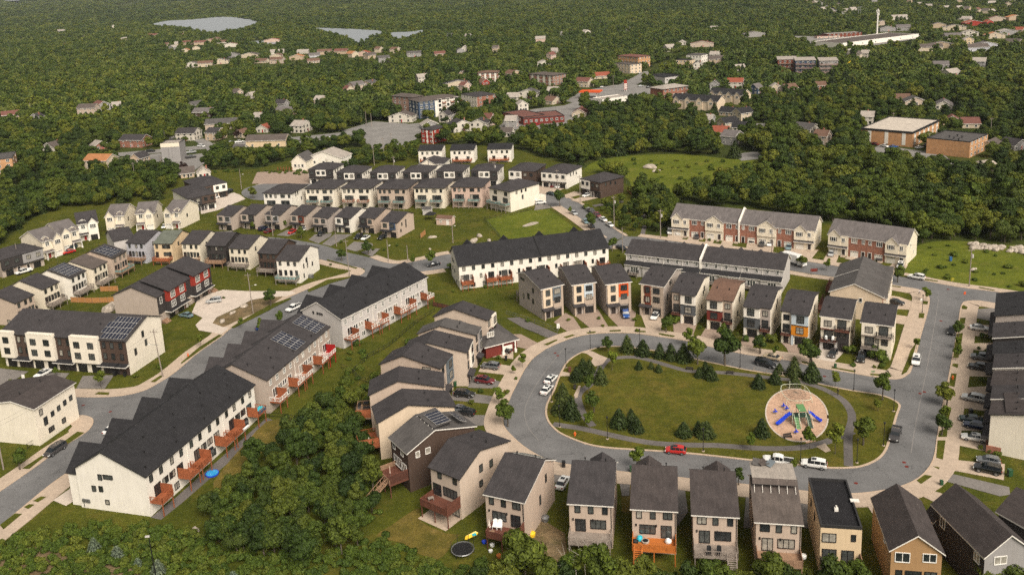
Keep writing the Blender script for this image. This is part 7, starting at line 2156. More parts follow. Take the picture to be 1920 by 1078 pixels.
GS=[(1835,605),(1842,632),(1850,633),(1836,655),(1852,662),(1840,715),(1853,722),(1832,782),(1850,788),(1838,842),(1855,848),(1870,856),(1122,599),(1130,613),(1190,602),(1195,622),(1066,602),(1250,606),(1312,616),(1318,602),(1383,628),(1455,656),(1531,661),(1604,676),(1600,688),(935,673),(918,709),(902,736),(884,757),(952,738),(968,712),(1655,690),(1660,682),(1640,690),(1668,640),(1672,620),(420,560),(300,690),(255,708),(130,716),(20,716),(560,505),(590,500),(620,498),(700,470),(720,470),(745,462),(640,456),(1090,470),(1160,480),(1540,486),(1600,492),(1330,452),(1350,455),(990,604),(1000,575),(880,545),(910,540),(960,560),(850,548)]
for k,px in enumerate(GS):
 plant('garden_shrub','small clipped shrub in the front gardens of the estate',px,.7+.5*((k*37)%10)/10,'shrub','small garden shrubs',k)
 # ---- the woods
def in_foot(x,y,m):
 for fx,fy,hw,hd,a in FOOT:
  dx,dy=x-fx,y-fy
  R_=hw+hd+m
  if abs(dx)>R_ or abs(dy)>R_:
   continue
  c,s=math.cos(-a),math.sin(-a)
  if abs(dx*c-dy*s)<hw+m and abs(dx*s+dy*c)<hd+m:
   return True
 return False
CB=[]
for poly in CLEAR:
 xs=[p[0]for p in poly]
 ys=[p[1]for p in poly]
 CB.append((min(xs),max(xs),min(ys),max(ys),poly))
def cleared(x,y):
 for a,b_,c,d,poly in CB:
  if a<=x<=b_ and c<=y<=d and inside((x,y),poly):
   return True
 return False
HS=[]
for hx,hy,wm,depth in HOUSE_SEEN:
 HS.append((hx,hy,wm))
for fx,fy,hw,hd,a in FOOT:
 if fy>380:
  HS.append((fx,fy-hd,hw*2))
def hides(x,y,h):
 """Would a tree here stand right in front of a house we see?"""
 for hx,hy,wm in HS:
  dy=hy-y
  if 0<dy<6+hy*.055:
   k=y/hy
   if abs(x-hx*k)<wm*.5+1.5:
    return True
 return False
pts=[]
rng=random.Random(99)
# regular woods outwards from the estate
y=118.0
while y<5200:
 r_=y
 sp=max(4.9,r_*.0064)
 half=y*.62+22
 x=-half
 while x<half:
  px_,py_=x+rng.uniform(-.5,.5)*sp,y+rng.uniform(-.5,.5)*sp
  x+=sp
  if py_<285:
   continue
  u_,v_=px_of((px_,py_,terrain_z(px_,py_)+3))
  if not(-60<u_<1980 and-25<v_<1140):
   continue
  if rng.random()<.05 or cleared(px_,py_):
   continue
  if py_<2600 and in_foot(px_,py_,2.2):
   continue
  if py_<2600 and rng.random()<.9 and hides(px_,py_,8):
   continue
  town=noise.noise(Vector((px_/90,py_/90,1)))
  sc=sp/4.9
  s=rng.choice((.62,.8,.9,1.0,1.1,1.3))*rng.uniform(.88,1.1)*(1+.2*town)*(1.0 if sc<1.2 else sc*.62)
  pts.append((px_,py_,s,'wood'))
 y+=sp
WOODS={'thicket':([(650,742),(668,770),(666,800),(690,860),(716,900),(712,950),(690,985),(700,1020),(650,1056),(560,1066),(470,1056),(392,1020),(378,985),(420,928),(470,885),(522,842),(562,800),(610,770)],3.3,.5,.82),'north':([(1186,376),(1210,352),(1262,372),(1256,436),(1214,440),(1222,400)],4.2,.45,.75),'northb':([(1120,384),(1180,378),(1204,386),(1196,436),(1176,440),(1140,408)],4.0,.35,.55),'left':([(-20,400),(60,380),(180,372),(300,352),(330,345),(300,375),(220,384),(120,392),(60,412),(20,438),(-20,470)],4.6,.6,.95),'mid':([(600,296),(660,288),(780,276),(780,300),(700,312),(640,318)],4.6,.45,.8),}
for nm,(poly,sp,s0,s1)in WOODS.items():
 pw=GP(poly)
 xs=[p.x for p in pw]
 ys=[p.y for p in pw]
 yy=min(ys)
 while yy<max(ys):
  xx=min(xs)
  while xx<max(xs):
   a,b_=xx+rng.uniform(-.5,.5)*sp,yy+rng.uniform(-.5,.5)*sp
   xx+=sp
   if inside((a,b_),pw)and not in_foot(a,b_,1.6):
    pts.append((a,b_,rng.uniform(s0,s1),nm))
  yy+=sp
SCRUB=[([(640,765),(668,735),(700,700),(735,668),(770,640),(800,612),(790,640),(740,690),(700,735),(672,775)],2.6,.4,1.0),([(560,775),(610,735),(650,700),(660,720),(620,765),(580,800)],3.4,.35,.8),([(160,985),(300,990),(390,1005),(480,1035),(560,1040),(640,1035),(720,1000),(760,1030),(830,1060),(860,1090),(-20,1095),(-20,1022),(60,1004)],1.3,.45,.9),([(330,330),(420,320),(560,330),(600,322),(560,318),(480,322)],3,.5,.8),([(620,880),(700,900),(715,970),(690,985)],2.4,.6,1.0),([(1704,468),(1750,458),(1930,470),(1930,545),(1830,535),(1710,510)],7,.4,.9),([(630,650),(700,640),(690,700),(660,730),(640,700)],3.2,.4,.8),([(860,1060),(1640,1085),(1640,1120),(860,1120)],2.2,.6,1.0),([(1180,300),(1420,305),(1300,345),(1220,360)],8,.5,1.0)]
scr=[]
for poly,sp,s0,s1 in SCRUB:
 pw=GP(poly)
 xs=[p.x for p in pw]
 ys=[p.y for p in pw]
 yy=min(ys)
 while yy<max(ys):
  xx=min(xs)
  while xx<max(xs):
   a,b_=xx+rng.uniform(-.6,.6)*sp,yy+rng.uniform(-.6,.6)*sp
   xx+=sp
   if inside((a,b_),pw)and not in_foot(a,b_,.8)and rng.random()<.85:
    scr.append((a,b_,rng.uniform(s0,s1)))
  yy+=sp
  # the nearest trees are trees of their own, the rest is one mass of woodland
pts.sort(key=lambda p:p[1]+abs(p[0])*.15)
LBL={'thicket':('leafy tree of the thicket between the terraces and the west row','trees of the thicket'),'north':('leafy tree beside the footpath left of the brick terrace','trees by the footpath'),'northb':('low tree between the north street and the footpath','low trees by the north street'),'left':('leafy tree of the wood behind the cream houses, left','trees of the left wood'),'mid':('leafy tree behind the north row of duplexes','trees behind the north row'),'wood':('leafy tree at the near edge of the wood behind the estate','trees at the wood edge')}
near,rest=pts[:230],pts[230:]
for k,(x,y,s,nm)in enumerate(near):
 tree('broadleaf_tree',LBL[nm][0],(x,y,0),s,BROAD[k%6],BROAD_TRUNK[k%3],LBL[nm][1])
protos=[]
def points_object(name,data,protos,label):
 me=bpy.data.meshes.new(name)
 me.from_pydata([(d[0],d[1],d[2])for d in data],[],[])
 a=me.attributes.new('s','FLOAT','POINT')
 a.data.foreach_set('value',[d[3]for d in data])
 a=me.attributes.new('k','INT','POINT')
 a.data.foreach_set('value',[d[4]for d in data])
 a=me.attributes.new('rz','FLOAT','POINT')
 a.data.foreach_set('value',[d[5]for d in data])
 a=me.attributes.new('sz','FLOAT','POINT')
 a.data.foreach_set('value',[d[6]for d in data])
 o=link(name,me)
 o['kind']='stuff'
 o['label']=label
 ng=bpy.data.node_groups.new(name,'GeometryNodeTree')
 ng.interface.new_socket('Geometry',in_out='INPUT',socket_type='NodeSocketGeometry')
 ng.interface.new_socket('Geometry',in_out='OUTPUT',socket_type='NodeSocketGeometry')
 N,L=ng.nodes,ng.links
 gi,go=N.new('NodeGroupInput'),N.new('NodeGroupOutput')
 def attr(nm,ty):
  n=N.new('GeometryNodeInputNamedAttribute')
  n.data_type=ty
  n.inputs['Name'].default_value=nm
  return n.outputs['Attribute']
 s_,k_,rz_,sz_=attr('s','FLOAT'),attr('k','INT'),attr('rz','FLOAT'),attr('sz','FLOAT')
 rot=N.new('ShaderNodeCombineXYZ')
 L.new(rz_,rot.inputs[2])
 scl=N.new('ShaderNodeCombineXYZ')
 L.new(s_,scl.inputs[0])
 L.new(s_,scl.inputs[1])
 L.new(sz_,scl.inputs[2])
 jn=N.new('GeometryNodeJoinGeometry')
 for k,ob in enumerate(protos):
  oi=N.new('GeometryNodeObjectInfo')
  oi.transform_space='ORIGINAL'
  oi.inputs['Object'].default_value=ob
  oi.inputs['As Instance'].default_value=False
  cmp_=N.new('FunctionNodeCompare')
  cmp_.data_type='INT'
  cmp_.operation='EQUAL'
  L.new(k_,cmp_.inputs[2])
  cmp_.inputs[3].default_value=k
  ip=N.new('GeometryNodeInstanceOnPoints')
  L.new(gi.outputs[0],ip.inputs['Points'])
  L.new(cmp_.outputs[0],ip.inputs['Selection'])
  L.new(oi.outputs['Geometry'],ip.inputs['Instance'])
  L.new(rot.outputs[0],ip.inputs['Rotation'])
  L.new(scl.outputs[0],ip.inputs['Scale'])
  L.new(ip.outputs[0],jn.inputs[0])
 L.new(jn.outputs[0],go.inputs[0])
 md=o.modifiers.new('instances','NODES')
 md.node_group=ng
 return o
crowns=[o for o in bpy.data.objects if o.name.startswith('crown')]
def proto_of(me):
 return next(o for o in crowns if o.data==me)
 # a few of each kind stand for the mass; they are trees of the scene themselves
for k in range(3):
 p=rest[k*3]
 z=terrain_z(p[0],p[1])
 tree('broadleaf_tree','coarse-leaved tree at the near edge of the wood behind the estate',(p[0]+2,p[1]+2,z),p[2],FARTREE[k],BROAD_TRUNK[k],'coarse trees at the wood edge')
p=rest[12]
crowns=[o for o in bpy.data.objects if o.name.startswith('crown')]
PR=[proto_of(m_)for m_ in BROAD]+[proto_of(m_)for m_ in FARTREE]+[proto_of(SPRUCE[0])]
data=[]
for x,y,s,nm in rest:
 con=rng.random()<.07 and y<1500
 if con:
  k=9
  s2=s*1.6
 elif y<620:
  k=rng.randrange(6)
  s2=s
 else:
  k=6+rng.randrange(3)
  s2=s
 hz=s2*rng.uniform(.85,1.2)
 if y>900:
  hz=min(hz,1.35*rng.uniform(.85,1.1))
 data.append((x,y,terrain_z(x,y)-.2,s2,k,rng.uniform(0,6.28),hz))
points_object('woodland',data,PR,'dense mixed green woodland stretching back to the skyline')
for o,d in((SHRUB[0],None),):
 pass
shr=[proto_of(m_)for m_ in SHRUB if any(c.data==m_ for c in crowns)]
points_object('scrub',[(x,y,-.1,s,rng.randrange(len(shr)),rng.uniform(0,6.28),s*rng.uniform(.7,1.2))for x,y,s in scr],shr,'low bright green scrub along the bottom and the rough plots')
# -- vehicles
for nm,c,ro in(('white',(.78,.76,.72),.3),('silver',(.42,.42,.41),.28),('grey',(.13,.135,.14),.28),('black',(.010,.010,.011),.22),('red',(.48,.016,.012),.25),('darkred',(.13,.010,.014),.25),('navy',(.012,.02,.055),.25),('blue',(.012,.07,.26),.25),('gold',(.46,.36,.24),.3),('teal',(.16,.24,.26),.3),('graphite',(.05,.045,.045),.3),('green',(.02,.04,.04),.25)):
 m=plain('paint_'+nm,c,ro,0,.5,.6)
plain('tyre',(.015,.015,.015),.8)
plain('rim',(.35,.35,.36),.35,.7)
plain('car_glass',(.012,.015,.018),.05,0,.8)
plain('lamp_clear',(.75,.75,.72),.15)
plain('lamp_red',(.35,.01,.01),.2)
plain('trim_black',(.02,.02,.02),.6)
# stations: x from the rear (-) to the nose (+): (x, sill z, belt z, roof z or None, half width low, half width roof)
CAR={'sedan':(4.7,[(-2.35,.45,.78,None,.72,0),(-2.28,.28,.92,None,.86,0),(-1.75,.22,.98,None,.9,0),(-1.15,.22,.98,1.40,.91,.62),(-.2,.22,.97,1.46,.91,.65),(.45,.22,.96,1.40,.91,.62),(1.15,.22,.93,None,.9,0),(1.9,.24,.82,None,.88,0),(2.25,.30,.70,None,.80,0),(2.35,.42,.60,None,.66,0)],(-1.42,1.42),.33),'hatch':(4.2,[(-2.1,.45,.85,None,.74,0),(-2.05,.28,.98,None,.85,0),(-1.65,.24,1.02,1.42,.88,.60),(-.9,.22,1.0,1.50,.89,.64),(-.1,.22,.99,1.52,.89,.65),(.45,.22,.98,1.42,.89,.62),(1.1,.22,.94,None,.88,0),(1.7,.24,.84,None,.86,0),(2.02,.30,.72,None,.78,0),(2.1,.42,.62,None,.66,0)],(-1.28,1.28),.33),'suv':(4.8,[(-2.4,.5,.95,None,.78,0),(-2.34,.34,1.12,None,.92,0),(-2.1,.32,1.14,1.62,.94,.70),(-1.2,.30,1.12,1.72,.95,.74),(-.1,.30,1.10,1.74,.95,.75),(.55,.30,1.08,1.62,.95,.70),(1.2,.30,1.06,None,.95,0),(2.0,.32,.98,None,.92,0),(2.34,.40,.82,None,.84,0),(2.4,.5,.72,None,.7,0)],(-1.45,1.48),.38),'van':(5.1,[(-2.55,.5,.98,None,.8,0),(-2.5,.32,1.12,None,.94,0),(-2.35,.30,1.14,1.68,.96,.76),(-1.2,.28,1.12,1.76,.97,.80),(.2,.28,1.10,1.76,.97,.80),(.95,.28,1.08,1.62,.97,.74),(1.75,.28,1.0,None,.96,0),(2.25,.32,.86,None,.92,0),(2.5,.38,.74,None,.84,0),(2.55,.48,.64,None,.7,0)],(-1.55,1.55),.35),'pickup':(5.8,[(-2.9,.55,1.0,None,.86,0),(-2.86,.42,1.06,None,.95,0),(-1.0,.40,1.06,None,.96,0),(-.98,.40,1.12,1.66,.96,.72),(-.3,.40,1.12,1.84,.97,.76),(.55,.40,1.12,1.84,.97,.76),(1.0,.40,1.10,1.66,.97,.72),(1.45,.40,1.10,None,.97,0),(2.5,.42,1.06,None,.95,0),(2.86,.48,.90,None,.88,0),(2.9,.6,.80,None,.78,0)],(-1.85,1.9),.42),}
def car_meshes(kind,paint):
 L,st,axles,wr=CAR[kind]
 body,gside,gends=MB(),MB(),MB()
 def ring(s):
  x,zs,zb,zr,hw,hr=s
  return[(x,-hw*.82,zs),(x,-hw,zs+(zb-zs)*.35),(x,-hw,zb-.06),(x,-hw*.94,zb),(x,hw*.94,zb),(x,hw,zb-.06),(x,hw,zs+(zb-zs)*.35),(x,hw*.82,zs)]
 for i in range(len(st)-1):
  a,b=ring(st[i]),ring(st[i+1])
  for j in range(7):
   if j==3 and st[i][3]and st[i+1][3]:
    continue
   body.quad([a[j],a[j+1],b[j+1],b[j]])
  body.quad([a[7],a[0],b[0],b[7]])
 body.quad(ring(st[0])[::-1])
 body.quad(ring(st[-1]))
 cab=[s for s in st if s[3]]
 i0,i1=st.index(cab[0]),st.index(cab[-1])
 def top(s):
  return[(s[0],-s[5],s[3]),(s[0],s[5],s[3])]
 def belt(s):
  return[(s[0],-s[4]*.94,s[2]),(s[0],s[4]*.94,s[2])]
 for a,b in zip(cab,cab[1:]):
  ta,tb,ba,bb=top(a),top(b),belt(a),belt(b)
  body.slab([(*ta[0][:2],ta[0][2]+.03),(*tb[0][:2],tb[0][2]+.03),(*tb[1][:2],tb[1][2]+.03),(*ta[1][:2],ta[1][2]+.03)],.03)
  for k in(0,1):
   gside.quad([ba[k],bb[k],tb[k],ta[k]])
   # pillar
   m_=.06
   body.quad([(ba[k][0],ba[k][1]*1.012,ba[k][2]),(ba[k][0]+m_,ba[k][1]*1.012,ba[k][2]),(ta[k][0]+m_,ta[k][1]*1.012,ta[k][2]),(ta[k][0],ta[k][1]*1.012,ta[k][2])])
 f,r=cab[-1],cab[0]
 nf,nr=st[i1+1],st[i0-1]
 gends.quad([(nf[0],-nf[4]*.90,nf[2]),(nf[0],nf[4]*.90,nf[2]),top(f)[1],top(f)[0]])
 wind=gends
 rear=MB()
 rear.quad([(nr[0],nr[4]*.90,nr[2]),(nr[0],-nr[4]*.90,nr[2]),top(r)[0],top(r)[1]])
 for s,n in((f,nf),(r,nr)):
  for k in(0,1):
   sg=-1 if k==0 else 1
   gside.quad([belt(s)[k],(n[0],sg*n[4]*.93,n[2]),top(s)[k]])
 if kind=='pickup':
  body.box(-2.8,-1.0,-.97,-.86,1.0,1.2)
  body.box(-2.8,-1.0,.86,.97,1.0,1.2)
  body.box(-2.9,-2.78,-.95,.95,1.0,1.2)
 return body.mesh('body','paint_'+paint),wind.mesh('windshield','car_glass'),rear.mesh('rear_window','car_glass'),gside.mesh('side_windows','car_glass')
def wheel_meshes(r):
 t,q=MB(),MB()
 t.bar((0,-.12,0),(0,.12,0),r,0,14)
 q.bar((0,-.128,0),(0,.128,0),r*.62,0,10)
 return t.mesh('wheel','tyre'),q.mesh('rim','rim')
CARS=[]
def vehicle(label,rear_px,front_px,kind,paint,detail=True,group=None):
 a,b=G(*rear_px).to_2d(),G(*front_px).to_2d()
 mid=(a+b)/2
 d=b-a
 names={'sedan':'sedan_car','hatch':'hatchback_car','suv':'suv','van':'minivan','pickup':'pickup_truck'}
 r=thing(names[kind],label,'pickup' if kind=='pickup' else 'van' if kind=='van' else 'car',(mid.x,mid.y,.13 if mid.y<600 else.2),math.atan2(d.y,d.x),group)
 bo,wi,re,si=cached(('car',kind,paint),lambda:car_meshes(kind,paint))
 link('body',bo,r)
 link('windshield',wi,r)
 link('rear_window',re,r)
 link('side_windows',si,r)
 L,st,ax,wr=CAR[kind]
 tw,rm=cached(('wheel',wr),lambda:wheel_meshes(wr))
 for x in ax:
  for s in(-1,1):
   w=link('wheel',tw,r,(x,s*(st[3][4]-.10),wr))
   if detail:
    link('rim',rm,w)
 if detail:
  def lamps():
   o=[]
   for mt,x,s_ in(('lamp_clear',st[-2][0]+.01,1),('lamp_red',st[1][0]-.04,-1)):
    q=MB()
    z=st[-2][2]-.08 if s_>0 else st[1][2]-.15
    q.box(-.08,.08,-.17,.17,-.07,.07)
    o.append((q.mesh('headlight' if s_>0 else 'tail_light',mt),x,z))
   return o
  for me,x,z in cached(('lamps',kind),lamps):
   for s in(-1,1):
    link(me.name.split('.')[0],me,r,(x,s*st[2][4]*.72,z))
  if kind in('sedan','suv','hatch'):
   def sr():
    q=MB()
    q.box(-.4,.4,-.4,.4,0,.012)
    return q.mesh('sunroof','car_glass')
   if len(label)%2==0 or paint=='white':
    link('sunroof',cached('sunroof',sr),r,(0.0,0,st[4][3]+.032))
  if kind=='pickup':
   def bed():
    q=MB()
    q.box(-2.76,-1.05,-.85,.85,1.065,1.08)
    return q.mesh('truck_bed','trim_black')
   link('truck_bed',cached('bed',bed),r)
 PLANTED.append((mid.x,mid.y,3))
 return r
CL=[('white sedan parked behind another at the west kerb of the park',(1025,723),(1041,708),'sedan','white'),('white sedan, nearer of two at the west kerb of the park',(1017,745),(1034,726),'sedan','white'),('bright red hatchback on the south side of the park',(1288,851.5),(1246,847.5),'hatch','red'),('white pickup with black bed parked south of the park',(1488,874),(1430,866),'pickup','white'),('white SUV parked behind the white pickup',(1552,880),(1501,872),'suv','white'),('dark brown-black pickup parked at the east park kerb',(1683,806),(1674,834),'pickup','graphite'),('white SUV parked at the corner house kerb',(1720,668),(1715,694),'suv','white'),('black sedan parked at the east pavement',(1787,617),(1782,631),'sedan','black'),('white sedan in an east row drive',(1819,617.5),(1853,621),'sedan','white'),('grey SUV in an east row drive above a black one',(1858,677),(1822,672),'suv','grey'),('black SUV below the grey one in an east row drive',(1855,697),(1817,690),'suv','black'),('silver crossover in an east row drive',(1846,756),(1805,748),'suv','silver'),('dark teal sedan behind the navy one, east row',(1841,794),(1800,788),'sedan','green'),('navy sedan in an east row drive',(1850,807),(1808,799),'sedan','navy'),('white sedan in an east row drive below the navy one',(1849,829.5),(1803,822),'sedan','white'),('grey hatchback behind the black SUV, lower east drive',(1872,872),(1834,866),'hatch','grey'),('black SUV in the wide lower east drive',(1877,891),(1826,880),'suv','black'),('white SUV on the street by the meadow',(1732.5,526),(1704,521),'suv','white'),('white car nose-out in the last brick terrace drive',(1690,496),(1686,508),'suv','white'),('black sedan in the drive of the brick end terrace',(1666,568),(1693,573),'sedan','black'),('bright blue pickup in the orange-bay house drive',(1171,585),(1175,600),'pickup','blue'),('white sedan in the rust-bay house drive',(1234,589),(1223,604),'sedan','white'),('beige sedan parked on the north side of the ring',(1465,678.5),(1430,670),'sedan','gold'),('black minivan parked opposite the beige sedan',(1419,682.5),(1452,691),'van','black'),('dark grey hatchback in the drive with white balcony chairs above',(1567,659),(1556,676),'hatch','graphite'),('black SUV in the corner house drive',(1616.5,668),(1613,683),'suv','black'),('black sedan in the northernmost west row drive',(960,663),(929,658),'sedan','black'),('grey SUV in a west row drive',(938,693.5),(902,689),'suv','grey'),('dark red SUV in a west row drive',(891,716),(928,721),'suv','darkred'),('black SUV in a west row drive below the dark red one',(850,741.5),(893,746),'suv','black'),('grey sedan half hidden behind the solar-rack house',(850,770),(880,774),'sedan','grey'),('black hatchback beside the grey sedan at the west bend',(888,780),(862,776),'hatch','black'),('white sedan beside the pale solar house',(1050,919),(1061,901),'sedan','white'),('white sedan in the white and brown terrace drive',(94,698),(68,711),'sedan','white'),('black pickup parked at the left street kerb',(117,735.5),(68,738),'pickup','black'),('dark minivan driving down the main street at left',(124,836),(84,862),'van','graphite'),('white car half hidden behind the nearest white terrace',(203,815),(220,803),'sedan','white'),('silver wagon on the pale drive of the red and black terrace',(417,566),(386,570),'suv','silver'),('grey-green sedan on the pale drive at the gable end',(363,597),(336,592.5),'sedan','teal'),('white pickup parked on the main street',(568,574),(536,589),'pickup','white'),('blue car half hidden behind the solar terrace',(486,620),(498,613),'hatch','blue'),('black SUV in the fifth middle row drive',(611,436),(594,447),'suv','black'),('white sedan beside the fourth middle row house',(574,430),(566,436),'sedan','white'),('red hatchback in the fourth middle row drive',(555,434),(540,442),'hatch','red'),('dark red sedan parked before the third middle row house',(497,439),(513,433.5),'sedan','darkred'),('navy car left of the dark red sedan',(488,434),(500,429),'suv','navy'),('black SUV in the seventh middle row drive',(680,443),(665,452.5),'suv','black'),('white car beside the black SUV, seventh middle row drive',(694,444),(677,454),'sedan','white'),('black car in the navy-bay house drive',(722,446),(711,451),'hatch','black'),('black car parked by the light green tree near the white terrace',(824,497),(802,501),'sedan','black'),]
CF=[('black car by the dark brown duplex, nearer of two',(430,364),(412,369),'sedan','black'),('black car by the dark brown duplex, farther of two',(436,360),(420,364),'suv','black'),('white car on the pale drive by the duplexes',(412,371),(393,376),'sedan','white'),('grey SUV at the top of the pale drive',(393,383),(374,387),'suv','grey'),('dark SUV by the cream gabled house, left',(143,465),(124,471),'suv','green'),('red car below the dark SUV, left',(140,473),(120,478),'sedan','red'),('white pickup by the dark left-edge duplex',(56,510),(34,516),'pickup','white'),('white and blue car before the pale houses',(313,424),(305,431),'hatch','white'),('red car on the wide north street drive',(1044,348),(1032,354),'sedan','darkred'),('white car beside the red one, north street drive',(1056,349),(1041,356),'sedan','white'),('dark green car on the north street',(1024,364),(1043,368),'sedan','green'),('white car on the dark brown duplex drive',(1110,366),(1090,372),'sedan','white'),('white SUV beside the white end house',(1004,384),(1024,382.5),'suv','white'),('grey car, first of five in line on the north street',(1093,388),(1104,395),'sedan','silver'),('dark grey pickup, second of five in line on the north street',(1100,394),(1117,404),'pickup','graphite'),('red SUV, third of five in line on the north street',(1112,402),(1128,412),'suv','darkred'),('white sedan, fourth of five in line on the north street',(1123,410),(1139,419),'sedan','white'),('white sedan, last of five in line on the north street',(1136,420),(1151,429),'sedan','white'),('silver covered car on the left kerb of the north street',(1070,399),(1082,406),'sedan','silver'),('pale blue car on the left kerb of the north street',(1091,413),(1104,424),'sedan','teal'),('black car behind the round tree, north street',(1105,424),(1113,431),'sedan','black'),('black car at the gap between white and grey terraces',(1160,466),(1170,470),'sedan','black'),('white SUV at the west end of the brick terrace',(1256,431),(1256,445),'suv','white'),('white pickup right of the white SUV, brick terrace',(1277,432),(1271,446),'pickup','white'),('blue hatchback in a brick terrace drive',(1303,432),(1298,444),'hatch','navy'),('dark car behind the blue hatchback, brick terrace',(1308,441),(1305,453),'sedan','graphite'),('black pickup in a brick terrace drive',(1412,447),(1409,460),'pickup','black'),('dark grey car right of the black pickup',(1430,456),(1427,466),'sedan','graphite'),('white sedan right of the dark grey car',(1446,454),(1441,467),'sedan','white'),('teal-grey car in the last long-terrace drive',(1482,461),(1476,473),'sedan','teal'),('silver hatchback before the short brick terrace',(1560,473),(1556,486),'hatch','silver'),('dark car behind the end terrace roof',(1651,482),(1647,493),'suv','graphite'),('dark red car by the orange brick apartments',(1633,271),(1648,274),'sedan','darkred'),('white car second in line at the orange brick apartments',(1652,275),(1666,278),'sedan','white'),('blue car third in line at the orange brick apartments',(1669,278.5),(1682,277),'sedan','blue'),('silver car apart at the orange brick apartments',(1717,280),(1730,278),'sedan','silver'),('dark car at the orange brick apartments corner',(1733,275.5),(1742,273),'sedan','graphite'),('bright blue car among trees below the apartments',(1658,292),(1670,293),'hatch','blue'),('white car beneath the plain orange block',(1771,304),(1784,305),'sedan','navy'),('white van at the side street junction',(369,276),(386,277),'van','white'),('grey pickup in the yard by the grey tower, upper',(351,289),(366,287),'pickup','silver'),('grey pickup in the yard by the grey tower, lower',(351,298),(366,296),'pickup','graphite'),('black car on the side street',(427,269.5),(441,267.5),'sedan','black'),('white pickup on the side street',(442,269.5),(456,267.5),'pickup','white'),('white car behind the grey tower',(308,310),(322,308),'sedan','white'),('black van by the stone gabled house',(276,286),(290,285),'van','black'),('white car before the brick semi',(273,275),(275,271),'sedan','white'),('white car on the highway, lowest',(1196,141),(1203,136),'sedan','white'),('red car on the highway',(1217,138),(1224,133),'sedan','red'),('black car on the highway',(1218,128),(1225,124),'sedan','black'),('dark car on the highway bend',(1245,124),(1251,120),'sedan','graphite'),('silver car at the filling station',(1196,164),(1207,163),'sedan','silver'),('black car right of the filling station',(1211,166),(1222,165),'sedan','black'),('white car beside the price sign',(1123,166),(1133,164),'sedan','white'),('red truck by the maroon works',(1000,238),(1013,234),'pickup','red'),('white truck by the cream house near the works',(1086,216),(1094,220),'van','white'),('red car by the three-storey block',(932,211),(940,208),'sedan','red'),('white car on the lower ring of the car park',(612,261),(622,260),'sedan','black')]
for lb,a,b_,kd,pt in CL:
 vehicle(lb,a,b_,kd,pt,True)
for lb,a,b_,kd,pt in CF:
 vehicle(lb,a,b_,kd,pt,False)
 # white box truck
a,b_=G(1468,490).to_2d(),G(1513,503).to_2d()
d=b_-a
mid=(a+b_)/2
r=thing('box_truck','white box truck parked behind the grey terrace','truck',(mid.x,mid.y,.12),math.atan2(d.y,d.x))
b=MB()
b.box(-4.2,1.6,-1.2,1.2,.95,3.5)
b.build('cargo_box','paint_white',r)
b=MB()
b.v+=[(1.7,-1.05,.5),(3.9,-1.05,.5),(3.9,-1.05,1.2),(3.1,-1.0,1.35),(2.5,-.95,2.25),(1.7,-.95,2.3),(1.7,1.05,.5),(3.9,1.05,.5),(3.9,1.05,1.2),(3.1,1.0,1.35),(2.5,.95,2.25),(1.7,.95,2.3)]
b.f+=[(0,1,2,3,4,5),(11,10,9,8,7,6),(1,7,8,2),(2,8,9,3),(4,10,11,5),(0,6,7,1),(5,11,6,0)]
b.m+=[0]*7
b.build('cab','paint_white',r)
b=MB()
b.quad([(3.1,-.95,1.36),(3.1,.95,1.36),(2.5,.9,2.24),(2.5,-.9,2.24)])
b.build('windshield','car_glass',r)
for x in(-2.8,2.9):
 for s in(-1,1):
  tw,rm=cached(('wheel',.45),lambda:wheel_meshes(.45))
  link('rim',rm,link('wheel',tw,r,(x,s*.95,.45)))
b=MB()
b.box(-4.2,3.4,-.5,.5,.55,.93)
b.build('chassis','trim_black',r)
# -- lamps, poles, wires
def lamp_post(px,label,h=4.8):
 p=G(*px)
 r=thing('street_lamp',label,'lamp',(p.x,p.y,.15),0,'black lamp posts of the ring')
 def mk():
  b=MB()
  b.bar((0,0,0),(0,0,h),.075,0,8,.055)
  b.bar((0,0,0),(0,0,.5),.12,0,8)
  return b.mesh('post','post_black')
 def hd():
  b=MB()
  b.bar((0,0,h),(0,0,h+.12),.16,0,8,.22)
  b.bar((0,0,h+.34),(0,0,h+.42),.24,0,8,.10)
  for k in range(4):
   a=k*math.pi/2
   b.bar((.17*math.cos(a),.17*math.sin(a),h+.1),(.2*math.cos(a),.2*math.sin(a),h+.36),.02)
  return b.mesh('lantern','post_black')
 def bs():
  b=MB()
  b.bar((0,0,0),(0,0,.1),.3,0,10)
  return b.mesh('base','concrete')
 link('post',cached('lp1',mk),r)
 link('lantern',cached('lp2',hd),r)
 link('base',cached('lp3',bs),r)
for px,lb in(((1107,656),'lamp post by the north-west park kerb beside the round bush'),((1199.7,652),'lamp post behind the spruces of the north kerb'),((1061.5,690),'lamp post at the upper west park kerb'),((1034.5,754),'lamp post beside the two white sedans'),((1049.5,801.5),'lamp post with pale head at the south-west park corner'),((1139,824),'lamp post beside the south path, left'),((1318.5,847),'lamp post right of the red car'),((1501,866.5),'lamp post between white pickup and white SUV'),((1387.6,691.5),'lamp post by the black minivan'),((1600.6,733),'lamp post at the north-east park edge'),((1675.5,772),'lamp post inside the north-east park corner'),((1656.5,836.5),'lamp post beside the dark pickup'),((1606.5,868.5),'lamp post at the path end, south-east park corner'),((1729,587),'lamp post on the pavement by the brick end terrace')):
 lamp_post(px,lb)
POLES={}
